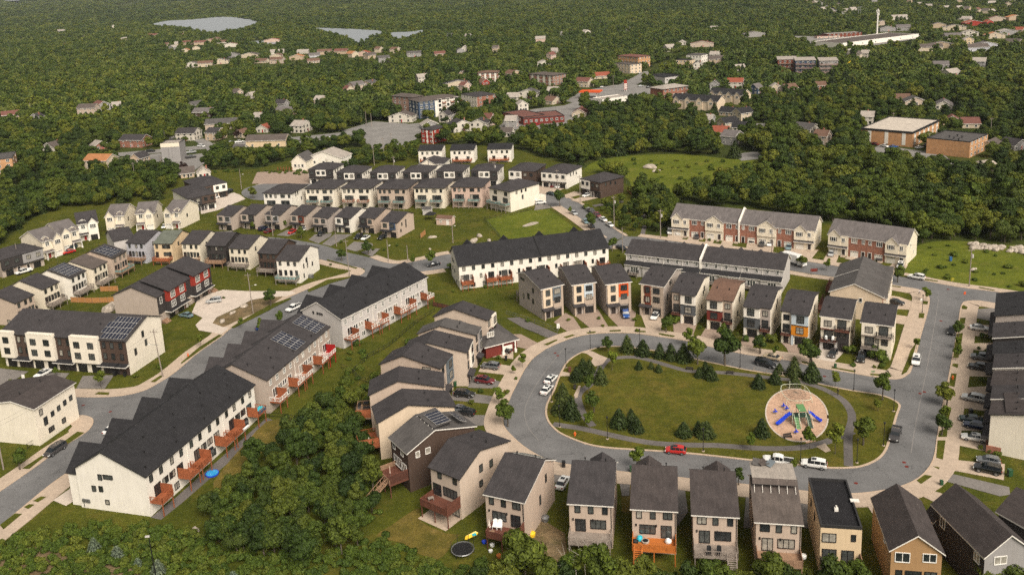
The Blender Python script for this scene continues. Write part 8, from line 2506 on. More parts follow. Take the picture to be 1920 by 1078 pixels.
def utility_pole(key,px,h,label,arm=True,lamp=None,tr=False,lean=(0,0)):
 p=G(*px)
 z=terrain_z(p.x,p.y)
 r=thing('utility_pole',label,'pole',(p.x,p.y,z),0,'wooden utility poles')
 b=MB()
 b.bar((0,0,0),(lean[0],lean[1],h),.17,0,7,.11)
 b.build('post','wood_grey',r)
 if arm:
  b=MB()
  b.box(lean[0]-.9,lean[0]+.9,lean[1]-.06,lean[1]+.06,h-.8,h-.65)
  for x in(-.8,0,.8):
   b.bar((lean[0]+x,lean[1],h-.65),(lean[0]+x,lean[1],h-.4),.05)
  b.build('crossarm','wood_grey',r)
 if tr:
  b=MB()
  b.bar((.42,0,h-3.0),(.42,0,h-2.0),.3,0,10)
  b.build('transformer','lightgrey',r)
 if lamp:
  b=MB()
  b.bar((0,0,h*.68),(lamp[0],lamp[1],h*.68+.5),.05)
  b.build('lamp_arm','metal_grey',r)
  b=MB()
  b.box(lamp[0]-.3,lamp[0]+.3,lamp[1]-.16,lamp[1]+.16,h*.68+.45,h*.68+.6)
  b.build('lamp_head','fascia_white',r)
 POLES[key]=Vector((p.x+lean[0],p.y+lean[1],z+h-.5))
 PLANTED.append((p.x,p.y,.5))
PL=[('a',(1817,538),12,'utility pole with two pale boxes beside the meadow'),('b',(1447,476),11,'utility pole rising from the grey terrace by the last brick drive'),('c',(1238.5,447),11,'utility pole with transformer left of the brick terrace'),('d',(1167.6,474),9,'pale pole at the west end of the grey terrace'),('e',(1151.7,424),12,'brown utility pole at the north street bend'),('f',(655.6,518.6),13,'utility pole at the junction corner by the white corner house'),('g',(475,588.6),13,'utility pole on the verge beside the bare island'),('h',(631,462),13,'thin pole before the white-walled middle house'),('i',(512,443),11,'pole by the dark red sedan, middle row'),('j',(305.6,707),13,'leaning utility pole at the end of the white and brown terrace'),('k',(6.7,880),11,'utility pole cut by the left edge'),('l',(849.5,456),9,'lamp pole on the lawn behind the white terrace'),('m',(928.6,346),11,'pole between the tan duplex and the north row'),('n',(1045.5,363),11,'pole before the white north street duplex'),('o',(1088,381),12,'pole beside the dark brown duplex'),('p',(805,333),10,'pole with transformer before the fourth north duplex'),('q',(615,339),11,'pole with transformer before the first north duplex'),('r',(740,334),11,'pole with transformer before the third north duplex'),('s',(702,311),11,'pale pole behind the second north duplex'),('t',(720.5,299),12,'tall thin pole among trees behind the north row'),('u',(453,355),10,'lamp pole by the turning circle'),('v',(37,506),10,'pole before the dark left-edge duplex'),('w',(728.5,491),8,'pale lamp pole at the junction lawn'),('x',(765,491),6,'short brown post on the junction lawn'),('y',(687,236),10,'pole at the car park edge, left of two'),('z',(697,238),9,'pole at the car park edge, right of two'),('aa',(735,282),10,'pole in the lower car park'),('ab',(405,296),9,'dark pole on the side street'),('ac',(1213,158),10,'pole beside the filling station'),('ad',(1150,165),10,'pole left of the price sign'),('ae',(1857,256),10,'pole by the house above the plain orange block'),('af',(1741,282),9,'pole before the orange brick apartments'),('ag',(1674,237),8,'pole behind the orange brick apartments'),('ah',(59,216),10,'tall pole beside the far left street'),('ai',(253,336),9,'pole in the scrub above the dark pond'),('aj',(305,325),9,'leaning pole beside the grey tower')]
for k,(key,px,h,lb)in enumerate(PL):
 utility_pole(key,px,h,lb,arm=key in 'abcefghijkmnopqrst' or len(key)>1,lamp={'f':None,'g':(1.8,-.5),'j':(-2,-.6),'l':(1.0,0),'w':(.8,0),'u':(1.5,0),'i':(1.2,-.4),'h':(.8,-.4)}.get(key),tr=key in 'acemnpqr',lean=(-.9,.3)if key=='j' else(-.3,0)if key in('g','f')else(0,0))
for a_,b_ in(('g','f'),('j','g'),('j','k'),('f','h'),('h','i'),('b','c'),('c','e'),('e','o'),('n','o'),('m','n'),('p','m'),('r','p'),('q','r'),('a','b')):
 A,B=POLES[a_],POLES[b_]
 for off in(0,-.9):
  b=MB()
  prev=None
  n=12
  for i in range(n+1):
   t_=i/n
   p=A.lerp(B,t_)+Vector((0,0,off-4*.02*(B-A).length*t_*(1-t_)))
   if prev is not None:
    b.bar(prev,p,.018,0,3)
   prev=p
  o=b.build('overhead_wire','post_black')
  tag(o,f"{'upper' if off == 0 else 'lower'} wire from the {' '.join(dict((q[0], q[3]) for q in PL)[a_].split()[:11])}",'wire','overhead wires')
p=G(294,1090)
r=thing('street_lamp','dark lamp pole with grey head in the bottom left scrub','lamp',(p.x,p.y,0))
b=MB()
b.bar((0,0,0),(-.2,0,8.6),.11,0,7,.08)
b.build('post','post_black',r)
b=MB()
b.box(-.75,-.05,-.16,.16,8.5,8.72)
b.build('lamp_head','lightgrey',r)
# -- playground
plain('play_blue',(.015,.06,.55),.35)
plain('play_green',(.10,.22,.08),.5)
plain('play_pale',(.55,.58,.45),.45)
plain('play_dark',(.02,.05,.03),.6)
plain('rope',(.16,.13,.10),.8)
c0=G(1497,792)
r=thing('play_tower','play tower with two blue slides and green climbing panels','play tower',(c0.x,c0.y,.2),0)
for x,y in((-1.6,-1),(-.2,-1),(1.2,-1),(-1.6,1),(-.2,1),(1.2,1),(2.2,0)):
 b=MB()
 b.bar((x,y,0),(x,y,3.4),.07,0,8)
 b.build('post','play_pale',r)
b=MB()
b.box(-1.6,2.2,-1,1,1.5,1.62)
b.build('platform','play_dark',r)
b=MB()
b.box(-.2,1.2,-1.1,1.1,2.9,3.1)
b.slab([(-.3,-1.2,3.1),(1.3,-1.2,3.1),(1.3,1.2,3.5),(-.3,1.2,3.5)],.12)
b.build('roof','play_green',r)
def slide(pts,w=.38):
 b=MB()
 for a,c in zip(pts,pts[1:]):
  a,c=Vector(a),Vector(c)
  d=(c-a).to_2d().normalized()
  n=Vector((-d.y,d.x,0))*w
  b.slab([a-n,c-n,c+n,a+n],.07)
  b.slab([a-n+Vector((0,0,.3)),c-n+Vector((0,0,.3)),c-n*.8+Vector((0,0,.3)),a-n*.8+Vector((0,0,.3))],.36)
  b.slab([a+n*.8+Vector((0,0,.3)),c+n*.8+Vector((0,0,.3)),c+n+Vector((0,0,.3)),a+n+Vector((0,0,.3))],.36)
 b.build('slide','play_blue',r)
slide([(-1.6,.2,1.9),(-2.4,.1,1.55),(-3.4,-.3,.9),(-4.4,-.9,.5),(-5.0,-1.3,.38)])
slide([(2.2,.4,1.9),(2.9,.2,1.6),(3.6,-.1,.9),(4.3,-.6,.45),(4.6,-.9,.4)])
for x,m_ in((-.9,'play_green'),(1.7,'play_dark')):
 b=MB()
 b.slab([(x-.45,-3.0,.1),(x+.45,-3.0,.1),(x+.45,-1.0,1.6),(x-.45,-1.0,1.6)],.1)
 for k in range(4):
  b.box(x-.4,x+.4,-2.8+.45*k,-2.72+.45*k,.3+.36*k,.38+.36*k)
 b.build('climbing_ramp',m_,r)
 for s in(-.5,.5):
  b=MB()
  b.bar((x+s,-3.0,0),(x+s,-3.0,1.0),.05,0,6)
  b.bar((x+s,-3.0,.9),(x+s,-1.0,2.5),.04,0,6)
  b.build('handrail','play_pale',r)
c1=G(1492,748)
r=thing('rope_climber','pale ring-shaped rope climbing frame behind the blue slides','climbing frame',(c1.x,c1.y,.2),0)
b=MB()
N_=18
for k in range(N_):
 a0,a1=6.283*k/N_,6.283*(k+1)/N_
 b.bar((3.1*math.cos(a0),4.6*math.sin(a0),1.5+.3*math.sin(3*a0)),(3.1*math.cos(a1),4.6*math.sin(a1),1.5+.3*math.sin(3*a1)),.065,0,6)
b.build('upper_ring','play_pale',r)
for k in range(6):
 a0=6.283*(k+.5)/6
 b=MB()
 b.bar((3.4*math.cos(a0),4.9*math.sin(a0),0),(3.1*math.cos(a0),4.6*math.sin(a0),1.5+.3*math.sin(3*a0)),.055,0,6)
 b.build('leg','play_pale',r)
b=MB()
for k in range(9):
 a0=3.1416*k/9
 p0=Vector((3.1*math.cos(a0),4.6*math.sin(a0),1.45))
 p1=-p0
 p1.z=1.45
 b.bar(p0,p1,.03,0,4)
for s in(.35,.65):
 for k in range(N_):
  a0,a1=6.283*k/N_,6.283*(k+1)/N_
  b.bar((3.1*s*math.cos(a0),4.6*s*math.sin(a0),1.47),(3.1*s*math.cos(a1),4.6*s*math.sin(a1),1.47),.03,0,4)
b.build('net','rope',r)
b=MB()
b.bar((0,4.4,0),(0,4.4,2.2),.06,0,8)
b.build('mast','play_pale',r)
for px,lb in(((1453.5,777),'small blue spring rider at the left playground edge'),((1469,766),'blue spring seat left of the rope climber'),((1475,771),'second blue spring seat left of the rope climber'),((1492.5,815),'blue spring rider in front of the slides')):
 p=G(*px)
 r=thing('spring_rider',lb,'spring rider',(p.x,p.y,.2),0,'blue spring riders')
 b=MB()
 b.bar((0,0,0),(0,0,.45),.1,0,8,.16)
 b.build('spring','metal_grey',r)
 b=MB()
 b.box(-.45,.45,-.14,.14,.45,.65)
 b.box(-.1,.1,-.3,.3,.65,1.05)
 b.build('seat','play_blue',r)
 # -- fences, benches, bins, hydrants, signs, boulders
def rail_fence(name,label,pxs,mat,h=1.0,rails=2,step=2.4,post=.07,fill=None,group=None,closed=False,infill=0):
 line=GP(pxs)
 r=thing(name,label,'fence',(line[0].x,line[0].y,.05),0,group)
 o=line[0]
 L=[q-o for q in line]
 def post_mesh():
  b=MB()
  b.box(-post,post,-post,post,0,h)
  return b.mesh('post',mat)
 pm=cached(('fp',mat,h,post),post_mesh)
 for a,b_ in zip(L,L[1:]):
  d=b_-a
  n=max(1,int(d.length/step))
  for k in range(n+1):
   q=a+d*(k/n)
   link('post',pm,r,(q.x,q.y,0))
  m_=MB()
  for k in range(rails):
   z=h*(.25+.65*k/max(1,rails-1))
   m_.bar((a.x,a.y,z),(b_.x,b_.y,z),.045)
  m_.build('rail',mat,r)
  if fill:
   nb=max(1,int(d.length/.45))
   t=d.normalized()
   nr=Vector((-t.y,t.x))*.02
   def board():
    q=MB()
    q.box(0,.42,-.018,.018,.04,h*.98)
    return q.mesh('board',fill)
   bm_=cached(('fb',fill,h),board)
   for k in range(nb):
    q=a+d*(k/nb)
    ob=link('board',bm_,r,(q.x,q.y,0),math.atan2(t.y,t.x))
 return r
rail_fence('rail_fence','weathered split rail fence between playground and ring road',[T2(560,330),T2(700,360),T2(880,385),T2(960,395)],'wood_grey',1.0,2)
rail_fence('rail_fence','low weathered rail fence above the playground',[T2(1130,440),T2(1260,470)],'wood_grey',1.0,3)
rail_fence('black_fence','black metal fence behind the white terrace with white railings',[(662,700),(690,672),(730,650),(762,622),(790,600),(815,585)],'post_black',1.2,2,1.8,.035)
rail_fence('black_fence','black fence line across the garden strip of the solar terrace',[(640,690),(662,700),(672,712),(700,722)],'post_black',1.2,2,1.8,.035)
rail_fence('black_fence','black fence at the far end of the nearest white terrace lawn',[(505,782),(530,784),(552,788)],'post_black',1.2,2,2.2,.035)
rail_fence('chain_fence','pale chain fence along the footpath beside the low red house',[(950,590),(985,600),(1020,612),(1046,624)],'metal_grey',1.2,2,2.5,.03)
rail_fence('chain_fence','pale chain fence on the lower side of the footpath',[(985,618),(1010,628),(1024,636)],'metal_grey',1.2,2,2.5,.03)
rail_fence('chain_fence','dark chain fence dividing the open lawns',[(908,413),(922,428),(938,446)],'post_black',1.3,3,2.0,.03)
rail_fence('chain_fence','dark chain fence behind the garden shed',[(858,422),(882,418),(908,413),(960,404),(1005,392)],'post_black',1.2,2,2.2,.03)
rail_fence('board_fence','brown board fence behind the cream left row gardens',[K0(800,520),K0(1040,530),K0(1305,520)],'wood_tan',1.8,2,2.4,.06,'wood_fence')
rail_fence('board_fence','brown board fence between the angled row and red terrace',[K0(1130,400),K0(1330,395)],'wood_tan',1.8,2,2.4,.06,'wood_fence')
rail_fence('board_fence','orange board fence behind the dark brown duplex',[(1176,358),(1184,366)],'wood_tan',1.9,2,2.4,.06,'wood_fence')
rail_fence('board_fence','orange board fence beside the tan end house',[(789,447),(798,440)],'wood_tan',1.9,2,2.4,.06,'wood_fence')
rail_fence('black_fence','black fence beside the white left-edge terrace',[(52,842),(74,826),(97,812)],'post_black',1.3,2,1.6,.04)
rail_fence('retaining_fence','dark retaining fence above the garden strip end',[(812,574),(848,582),(856,588)],'post_black',1.4,2,1.6,.05,'wood_brown')
def bench(px,label,ang):
 p=G(*px)
 r=thing('park_bench',label,'bench',(p.x,p.y,.17),R(ang),'park benches')
 for k in range(3):
  b=MB()
  b.box(-.9,.9,-.25+.17*k,-.10+.17*k,.42,.47)
  b.build('seat_slat','dark',r)
 b=MB()
 b.box(-.9,.9,.28,.33,.5,.9)
 b.build('backrest','dark',r)
 for x in(-.75,.75):
  b=MB()
  b.box(x-.05,x+.05,-.25,.3,0,.42)
  b.build('leg','post_black',r)
bench(T1(1755,325),'dark bench on the path at the top of the park',165)
bench(T1(470,530),'dark bench beside the west park path',80)
bench(T2(290,370),'bench by the north park path',170)
bench((1477,822),'dark bench at the lower left playground edge',10)
def bin_(px,label,mat='post_black',s=1.0,cat='bin',name='litter_bin'):
 p=G(*px)
 r=thing(name,label,cat,(p.x,p.y,.15),0)
 b=MB()
 b.box(-.28*s,.28*s,-.3*s,.3*s,.08,.95*s)
 b.build('body',mat,r)
 b=MB()
 b.box(-.31*s,.31*s,-.33*s,.33*s,.955*s,1.05*s)
 b.build('lid',mat,r)
plain('bin_green',(.02,.07,.03),.5)
plain('bin_blue',(.02,.10,.25),.5)
for px,lb,mt,s in((T1(410,345),'brown bin beside the upper west lamp post','wood_brown',1.1),((1184,885),'dark green bin on the south pavement','bin_green',1.1),((1057,876),'black planter bin on the south-west pavement','post_black',1.2),((949,676),'black planter bin in the west row lawn','post_black',1.1),((1893,893),'tall dark green bin by the stone steps','bin_green',1.3),((1820,778),'black utility box in the east row lawn','post_black',1.2),((854,725),'green bin beside the tan west house','bin_green',1.1),((1566,690),'green utility pedestal before the corner drive','bin_green',.9),((1765,910),'green garden box in the lower east lawn','bin_green',.9),((1782,490),'blue box in the rough meadow','bin_blue',1.3),((216,705),'dark bin by the white and brown terrace end','post_black',1.2),((235,706),'second dark bin by the terrace end','post_black',1.1)):
 bin_(px,lb,mt,s)
plain('hydrant',(.70,.12,.02),.4)
for px,lb in(((1078,818),'orange hydrant on the south-west park verge'),((1786,712),'red-orange hydrant on the east verge'),((353,669),'orange hydrant beside the main street')):
 p=G(*px)
 r=thing('fire_hydrant',lb,'hydrant',(p.x,p.y,.16),0)
 b=MB()
 b.bar((0,0,0),(0,0,.75),.17,0,8,.15)
 b.bar((0,0,.75),(0,0,.98),.19,0,8,.05)
 b.build('barrel','hydrant',r)
 b=MB()
 b.bar((-.3,0,.5),(.3,0,.5),.08,0,6)
 b.build('nozzle','hydrant',r)
def sign(px,label,w,h,z,mat,legs=2,ang=0):
 p=G(*px)
 r=thing('sign',label,'sign',(p.x,p.y,.12),R(ang))
 b=MB()
 b.box(-w/2,w/2,-.04,.04,z,z+h)
 b.build('panel',mat,r)
 for k in range(legs):
  x=0 if legs==1 else(-w*.4 if k==0 else w*.4)
  b=MB()
  b.box(x-.04,x+.04,-.09,-.045,0,z+h*.6)
  b.build('leg','metal_grey',r)
sign((1526,517),'maroon sign board on the lawn pavement by the grey terrace',2.2,1.0,1.2,'maroon')
sign((1047,620),'white sale sign on the grass by the footpath',.8,1.4,.6,'frame_white',1)
sign((99,724),'white sign in the terrace front garden',.8,1.0,.8,'frame_white',1)
sign((45,716),'white sale post in the left terrace garden',.7,1.5,.4,'frame_white',1)
sign((1786,529),'small yellow sign at the meadow edge',.8,.9,.3,'leaf_yellow',1)
sign((1808,564),'small red stop sign at the north-east corner',.75,.75,1.8,'flame',1,20)
sign((134,776),'pale green street sign at the left junction',.9,.3,2.4,'play_pale',1)
sign((1636,716),'green street sign at the park corner',.9,.25,2.4,'play_green',1)
sign((1727,571),'white notice on the corner pavement',.5,.8,.9,'frame_white',1)
def boulder(px,label,s,sx=1.0,group='boulders'):
 p=G(*px)
 rr=random.Random(int(px[0]*7+px[1]))
 bm=bmesh.new()
 bmesh.ops.create_icosphere(bm,subdivisions=2,radius=1)
 for v in bm.verts:
  v.co*=1+.28*noise.noise(v.co*1.3+Vector((px[0],px[1],0)))
 me=bpy.data.meshes.new('boulder')
 bm.to_mesh(me)
 bm.free()
 me.materials.append(MATS['rock'])
 o=link('boulder',me,None,(p.x,p.y,s*.25),rr.uniform(0,3))
 o.scale=(s*sx,s*.8,s*.7)
 tag(o,label,'boulder',group)
for px,lb,s,sx in(((888,454),'largest pale boulder on the lawn behind the white terrace',1.6,1.5),((899,444),'upper boulder on the lawn behind the white terrace',1.2,1.2),((917,452),'right small boulder on the lawn behind the white terrace',.9,1.2),((811,446),'flat pale stone on the lawn by the tan end house',.9,2.0),((806,468),'small stone on the lawn by the lamp pole',.6,1),((457,576),'round pale boulder on the bare island',1.2,1.0),((417,604),'flat boulder at the lower end of the bare island',1.0,1.4),((436,588),'low stone in the middle of the bare island',.8,1.8),((205,583),'large pale rock heap behind the red and black terrace',2.4,1.3),((212,575),'tall rock on the heap behind the red and black terrace',1.8,.7),((1218,316),'boulder in the meadow beyond the dark brown duplex',2.4,1.4),((1230,322),'low stones in the meadow',1.2,2),((366,1000),'pale flat rock in the scrub below the nearest terrace',1.0,1.6),((646,866),'grey boulder beside the thicket behind the west row',1.4,1.0),((1848,318),'big grey rock face right of the plain orange block',5,1.2),((775,655),'tan boulder at the garden strip behind the pale-roofed house',1.4,1.2),((1826,507),'white lump in the rough meadow by the pole',.9,1.6)):
 boulder(px,lb,s,sx)
rr=random.Random(4)
for k in range(46):
 t_=rr.random()
 boulder((1822+100*t_+rr.uniform(-3,3),462+8*t_+rr.uniform(-4,5)),'pale rubble boulder of the long heap at the meadow edge',rr.uniform(.6,1.3),rr.uniform(.9,1.4),'rubble boulders at the meadow edge')
 # -- sheds, pools, garden things
def shed(px,label,W,D,h,wall,roof,ang,dr=True):
 p=G(*px)
 r=thing('garden_shed',label,'shed',(p.x,p.y,0),R(ang))
 walls_gx(W,D,h,h,0,h+1.0).build('wall',wall,r)
 roof_gx(W,D,h,h,0,h+1.0,.25).build('roof',[roof,'fascia_white'],r)
 if dr:
  door(r,W,D,'F',W*.25,.9,1.9,'frame_white')
  window(r,W,D,'F',-W*.2,1.5,.7,.7,'frame_white')
 FOOT.append((p.x,p.y,W/2,D/2,R(ang)))
shed((836,420),'beige garden shed with brown roof beside the tan end house',6.5,3.6,2.6,'pink','roof_brown',-20)
shed((802,402),'small grey shed behind the beige garden shed',3.4,2.6,2.4,'lightgrey','roof_grey',-12,False)
shed((1201,363),'small dark shed behind the orange board fence',3.0,2.6,2.2,'dark','roof_maroon',-30,False)
p=G(808,412)
r=thing('gazebo','black garden gazebo between the two sheds','gazebo',(p.x,p.y,0),R(-15))
roof_hip(3.4,3.4,2.5,1.0,.2).build('canopy',['black','fascia_dark'],r)
for x in(-1.6,1.6):
 for y in(-1.6,1.6):
  b=MB()
  b.box(x-.06,x+.06,y-.06,y+.06,0,2.3)
  b.build('post','post_black',r)
plain('pool_blue',(.02,.30,.62),.15)
plain('pool_teal',(.02,.42,.52),.15)
plain('canvas',(.70,.60,.52),.8)
plain('plastic_white',(.82,.80,.76),.4)
plain('plastic_yellow',(.75,.48,.02),.4)
plain('mat_black',(.006,.006,.007),.7)
p=G(398,889)
r=thing('paddling_pool','round blue paddling pool below the nearest terrace decks','pool',(p.x,p.y,.03),0)
b=MB()
b.bar((0,0,0),(0,0,.3),1.3,0,20,1.35)
b.build('wall','play_blue',r)
b=MB()
b.bar((0,0,.3),(0,0,.32),1.2,0,20)
b.build('water_surface','pool_blue',r)
# things on decks: placed by photo point at deck height
def at_deck(px,z):
 q=G(px[0],px[1],z)
 return(q.x,q.y,z)
q=at_deck((487,768),3.35)
r=thing('deck_pool','turquoise rectangular tub on the far deck of the nearest terrace','pool',(q[0],q[1],2.97),R(74))
b=MB()
b.box(-1.3,1.3,-.85,.85,0,.62)
b.build('wall','navy',r)
b=MB()
b.box(-1.2,1.2,-.75,.75,.62,.66)
b.build('water_surface','pool_teal',r)
def parasol(px,z,label,h=2.3,mat='canvas',s=1.0):
 q=at_deck(px,z)
 r=thing('folded_parasol',label,'parasol',(q[0],q[1],z),0)
 b=MB()
 b.bar((0,0,.0),(0,0,h),.03,0,6)
 b.build('pole','metal_grey',r)
 b=MB()
 b.bar((0,0,.7),(0,0,h),.26*s,0,8,.03)
 b.build('canopy',mat,r)
 b=MB()
 b.bar((0,0,0),(0,0,.1),.3,0,8)
 b.build('base','metal_grey',r)
parasol((693,838),2.92,'folded white parasol on the red deck of the sand-coloured house')
parasol((732,893),2.92,'folded red and white parasol on the brown deck',mat='pink',s=.5)
parasol((918,994),2.62,'folded pale parasol on the dark deck of the solar house')
def chair(px,z,label,mat,group=None,ang=0,s=1.0):
 q=at_deck(px,z)
 r=thing('deck_chair',label,'chair',(q[0],q[1],z),R(ang),group)
 r.scale=(s,s,s)
 b=MB()
 b.box(-.32,.32,-.3,.3,.36,.44)
 b.build('seat',mat,r)
 b=MB()
 b.v+=[(-.32,.24,.44),(.32,.24,.44),(.30,.42,1.05),(0,.46,1.18),(-.30,.42,1.05),(-.32,.32,.44),(.32,.32,.44),(.30,.5,1.05),(0,.54,1.18),(-.30,.5,1.05)]
 b.f+=[(0,1,2,3,4),(9,8,7,6,5),(0,5,6,1),(1,6,7,2),(2,7,8,3),(3,8,9,4),(4,9,5,0)]
 b.m+=[0]*7
 b.build('backrest',mat,r)
 for x in(-.28,.28):
  for y in(-.26,.26):
   b=MB()
   b.box(x-.03,x+.03,y-.03,y+.03,0,.36)
   b.build('leg',mat,r)
for k,(px,z,lb,mt,s)in enumerate((((928,990),2.62,'white egg-shaped chair on the solar house deck, left','plastic_white',1.3),((937,991),2.62,'white egg-shaped chair on the solar house deck, right','plastic_white',1.3),((1329,1040),2.92,'round dark chair on the weathered deck, left','mat_black',1.2),((1348,1040),2.92,'round dark chair on the weathered deck, right','mat_black',1.2),((1549,638),2.95,'white balcony chair above the black garage, left','plastic_white',1.0),((1562,639),2.95,'white balcony chair above the black garage, right','plastic_white',1.0),((1430,610),2.95,'white chair on the slate house balcony, left','plastic_white',.8),((1439,612),2.95,'white chair on the slate house balcony, right','plastic_white',.8))):
 chair(px,z,lb,mt,None,-15,s)
def table(px,z,label,w,d,h,mat,ang=0):
 q=at_deck(px,z)
 r=thing('deck_table',label,'table',(q[0],q[1],z),R(ang))
 b=MB()
 b.box(-w/2,w/2,-d/2,d/2,h-.06,h)
 b.build('table_top',mat,r)
 for x in(-w/2+.1,w/2-.1):
  for y in(-d/2+.1,d/2-.1):
   b=MB()
   b.box(x-.04,x+.04,y-.04,y+.04,0,h-.06)
   b.build('leg',mat,r)
table((687,759),2.92,'dark dining table on the deck of the long-roofed west house',1.2,1.8,.75,'mat_black',5)
table((688,769),2.92,'dark sideboard on the deck of the long-roofed west house',1.6,.8,.8,'mat_black',5)
table((808,937),2.92,'low table on the dark brown deck',1.1,.8,.5,'wood_grey',20)
table((922,1002),2.62,'wooden table beside the folded parasol, solar house deck',1.0,.8,.6,'wood_tan',10)
table((462,804),2.97,'white bench table on the second far deck of the nearest terrace',2.0,.5,.5,'plastic_white',74)
def grill(px,z,label):
 q=at_deck(px,z)
 r=thing('barbecue',label,'barbecue',(q[0],q[1],z),R(70))
 b=MB()
 b.box(-.6,.6,-.28,.28,.75,.9)
 b.bar((-.45,0,.95),(.45,0,.95),.28,0,8)
 b.build('hood','mat_black',r)
 b=MB()
 b.box(-.4,.4,-.25,.25,0,.75)
 b.build('cart','metal_grey',r)
grill((397,848),2.97,'black barbecue with pale lid on a terrace deck')
grill((461,793),2.97,'black barbecue on the second far deck of the nearest terrace')
grill((674,765),2.92,'covered dark grill on the long-roofed west house deck')
q=at_deck((1210,1016),2.92)
r=thing('fire_pit','round stone-edged fire pit on the orange deck','fire pit',q,0)
b=MB()
b.bar((0,0,0),(0,0,.35),.62,0,14,.68)
b.build('rim','rock',r)
b=MB()
b.bar((0,0,.35),(0,0,.37),.48,0,14)
b.build('bowl','mat_black',r)
for px,lb,mt in(((1199,1012),'turquoise cushion bag on the orange deck','pool_teal'),((1191,1018),'dark storage box on the orange deck','mat_black'),((1253,1017),'white covered heap on the orange deck','plastic_white')):
 q=at_deck(px,2.92)
 bm=bmesh.new()
 bmesh.ops.create_icosphere(bm,subdivisions=2,radius=.55)
 for v in bm.verts:
  v.co*=1+.25*noise.noise(v.co*2+Vector(px).to_3d())
  v.co.z=max(v.co.z,-.3)
 me=bpy.data.meshes.new('deck_bundle')
 bm.to_mesh(me)
 bm.free()
 me.materials.append(MATS[mt])
 tag(link('deck_bundle',me,None,(q[0],q[1],q[2]+.3)),lb,'bundle')
p=G(868,1036)
r=thing('trampoline','round black trampoline with net behind the pale solar house','trampoline',(p.x,p.y,0),0)
b=MB()
b.bar((0,0,.74),(0,0,.8),1.75,0,20)
b.build('jumping_mat','mat_black',r)
b=MB()
for k in range(20):
 a0,a1=6.283*k/20,6.283*(k+1)/20
 b.bar((1.95*math.cos(a0),1.95*math.sin(a0),.8),(1.95*math.cos(a1),1.95*math.sin(a1),.8),.1,0,5)
b.build('frame','metal_grey',r)
for k in range(6):
 a0=6.283*k/6
 b=MB()
 b.bar((1.95*math.cos(a0),1.95*math.sin(a0),0),(1.95*math.cos(a0),1.95*math.sin(a0),2.4),.05,0,6)
 b.build('net_post','mat_black',r)
q=at_deck((884,1003),1.6)
r=thing('paddle_board','yellow and turquoise paddle board leaning at the solar house deck','board',(q[0],q[1],.35),R(25))
b=MB()
b.v+=[(-1.3,0,.9),(-1.0,-.3,.95),(.9,-.36,1.25),(1.3,0,1.35),(.9,.3,1.6),(-1.0,.28,1.25)]
b.v+=[(x,y+.1,z-.08)for x,y,z in b.v]
b.f+=[(0,1,2,3,4,5),(11,10,9,8,7,6)]+[(i,i+6,(i+1)%6+6,(i+1)%6)for i in range(6)]
b.m+=[0]*8
b.build('board','plastic_yellow',r)
b=MB()
b.box(.1,.8,-.36,.1,1.24,1.42)
b.build('stripe','pool_teal',r)
for px,lb,mt,s in(((997,1004),'bright yellow ring toy in the side yard of the solar house','plastic_yellow',.7),((1022,975),'grey round tub beside the solar house','metal_grey',.8),((908,1017),'blue plastic ball under the solar house deck','play_blue',.45),((923,1023),'white plastic bucket under the solar house deck','plastic_white',.45),((920,1034),'pale crate under the solar house deck','plastic_white',.4),((936,1044),'orange toy beside the solar house deck','wood_orange',.5),((1506,1045),'white gas tank on the deck corner of the tan-roofed house','plastic_white',.55)):
 z=1.2 if 'tank' in lb else 0
 q=G(px[0],px[1],z)
 b=MB()
 b.bar((0,0,0),(0,0,s*.9),s*.9,0,12,s)
 b.bar((0,0,s*.9),(0,0,s*1.3),s,0,12,s*.35)
 tag(b.build('garden_object',mt,None,(q.x,q.y,z)),lb,'garden object')
p=G(1488,1068,1.0)
# yard excavator and boom lift in the town
def machine(px,label,s):
 p=G(*px)
 r=thing('boom_lift',label,'machine',(p.x,p.y,0),R(30))
 b=MB()
 b.box(-1.6*s,1.6*s,-1*s,1*s,.3,1.6*s)
 b.build('chassis','hydrant',r)
 b=MB()
 b.bar((0,0,1.5*s),(-1.5*s,0,4.5*s),.25*s)
 b.bar((-1.5*s,0,4.5*s),(2.4*s,0,6.2*s),.2*s)
 b.build('boom','plastic_yellow',r)
 for x in(-1,1):
  for y in(-1,1):
   b=MB()
   b.bar((x*s,y*s-.15,.45),(x*s,y*s+.15,.45),.45,0,10)
   b.build('wheel','tyre',r)
machine((871,208),'orange boom lift beside the four-storey apartments',1.0)
machine((1590,132),'yellow digger right of the three modern blocks',1.2)
# swing frame of red timber
p=G(520,322)
r=thing('timber_frame','row of orange timber play frames before the white hall','frame',(p.x,p.y,0),R(-12))
for k in range(6):
 b=MB()
 b.bar((k*1.6,0,0),(k*1.6+.5,0,2.6),.1)
 b.bar((k*1.6+1.0,0,0),(k*1.6+.5,0,2.6),.1)
 b.build('a_frame','wood_red',r)
 # manhole covers
b=MB()
b.bar((0,0,0),(0,0,.012),.38,0,14)
mh=b.mesh('manhole_cover','maroon')
for k,px in enumerate(((1695,867),(1700,875),(1605,906),(1725,738),(1733,735),(1546,706),(1041,662),(1046,667),(1180,635),(156,760),(207,772),(1778,543),(1764,602))):
 p=G(*px)
 where=('upper of two at the south-east bend','lower of two at the south-east bend','before the flat-roofed house','left of two at the park corner','right of two at the park corner','above the playground','upper of two at the north-west bend','lower of two at the north-west bend','before the rust-bay house','at the left junction','beside the nearest terrace roof','on the street by the meadow','above the parked black sedan')[k]
 tag(link('manhole_cover',mh,None,(p.x,p.y,Z_ROAD+.012)),'rusty round manhole cover '+where,'manhole','manhole covers')
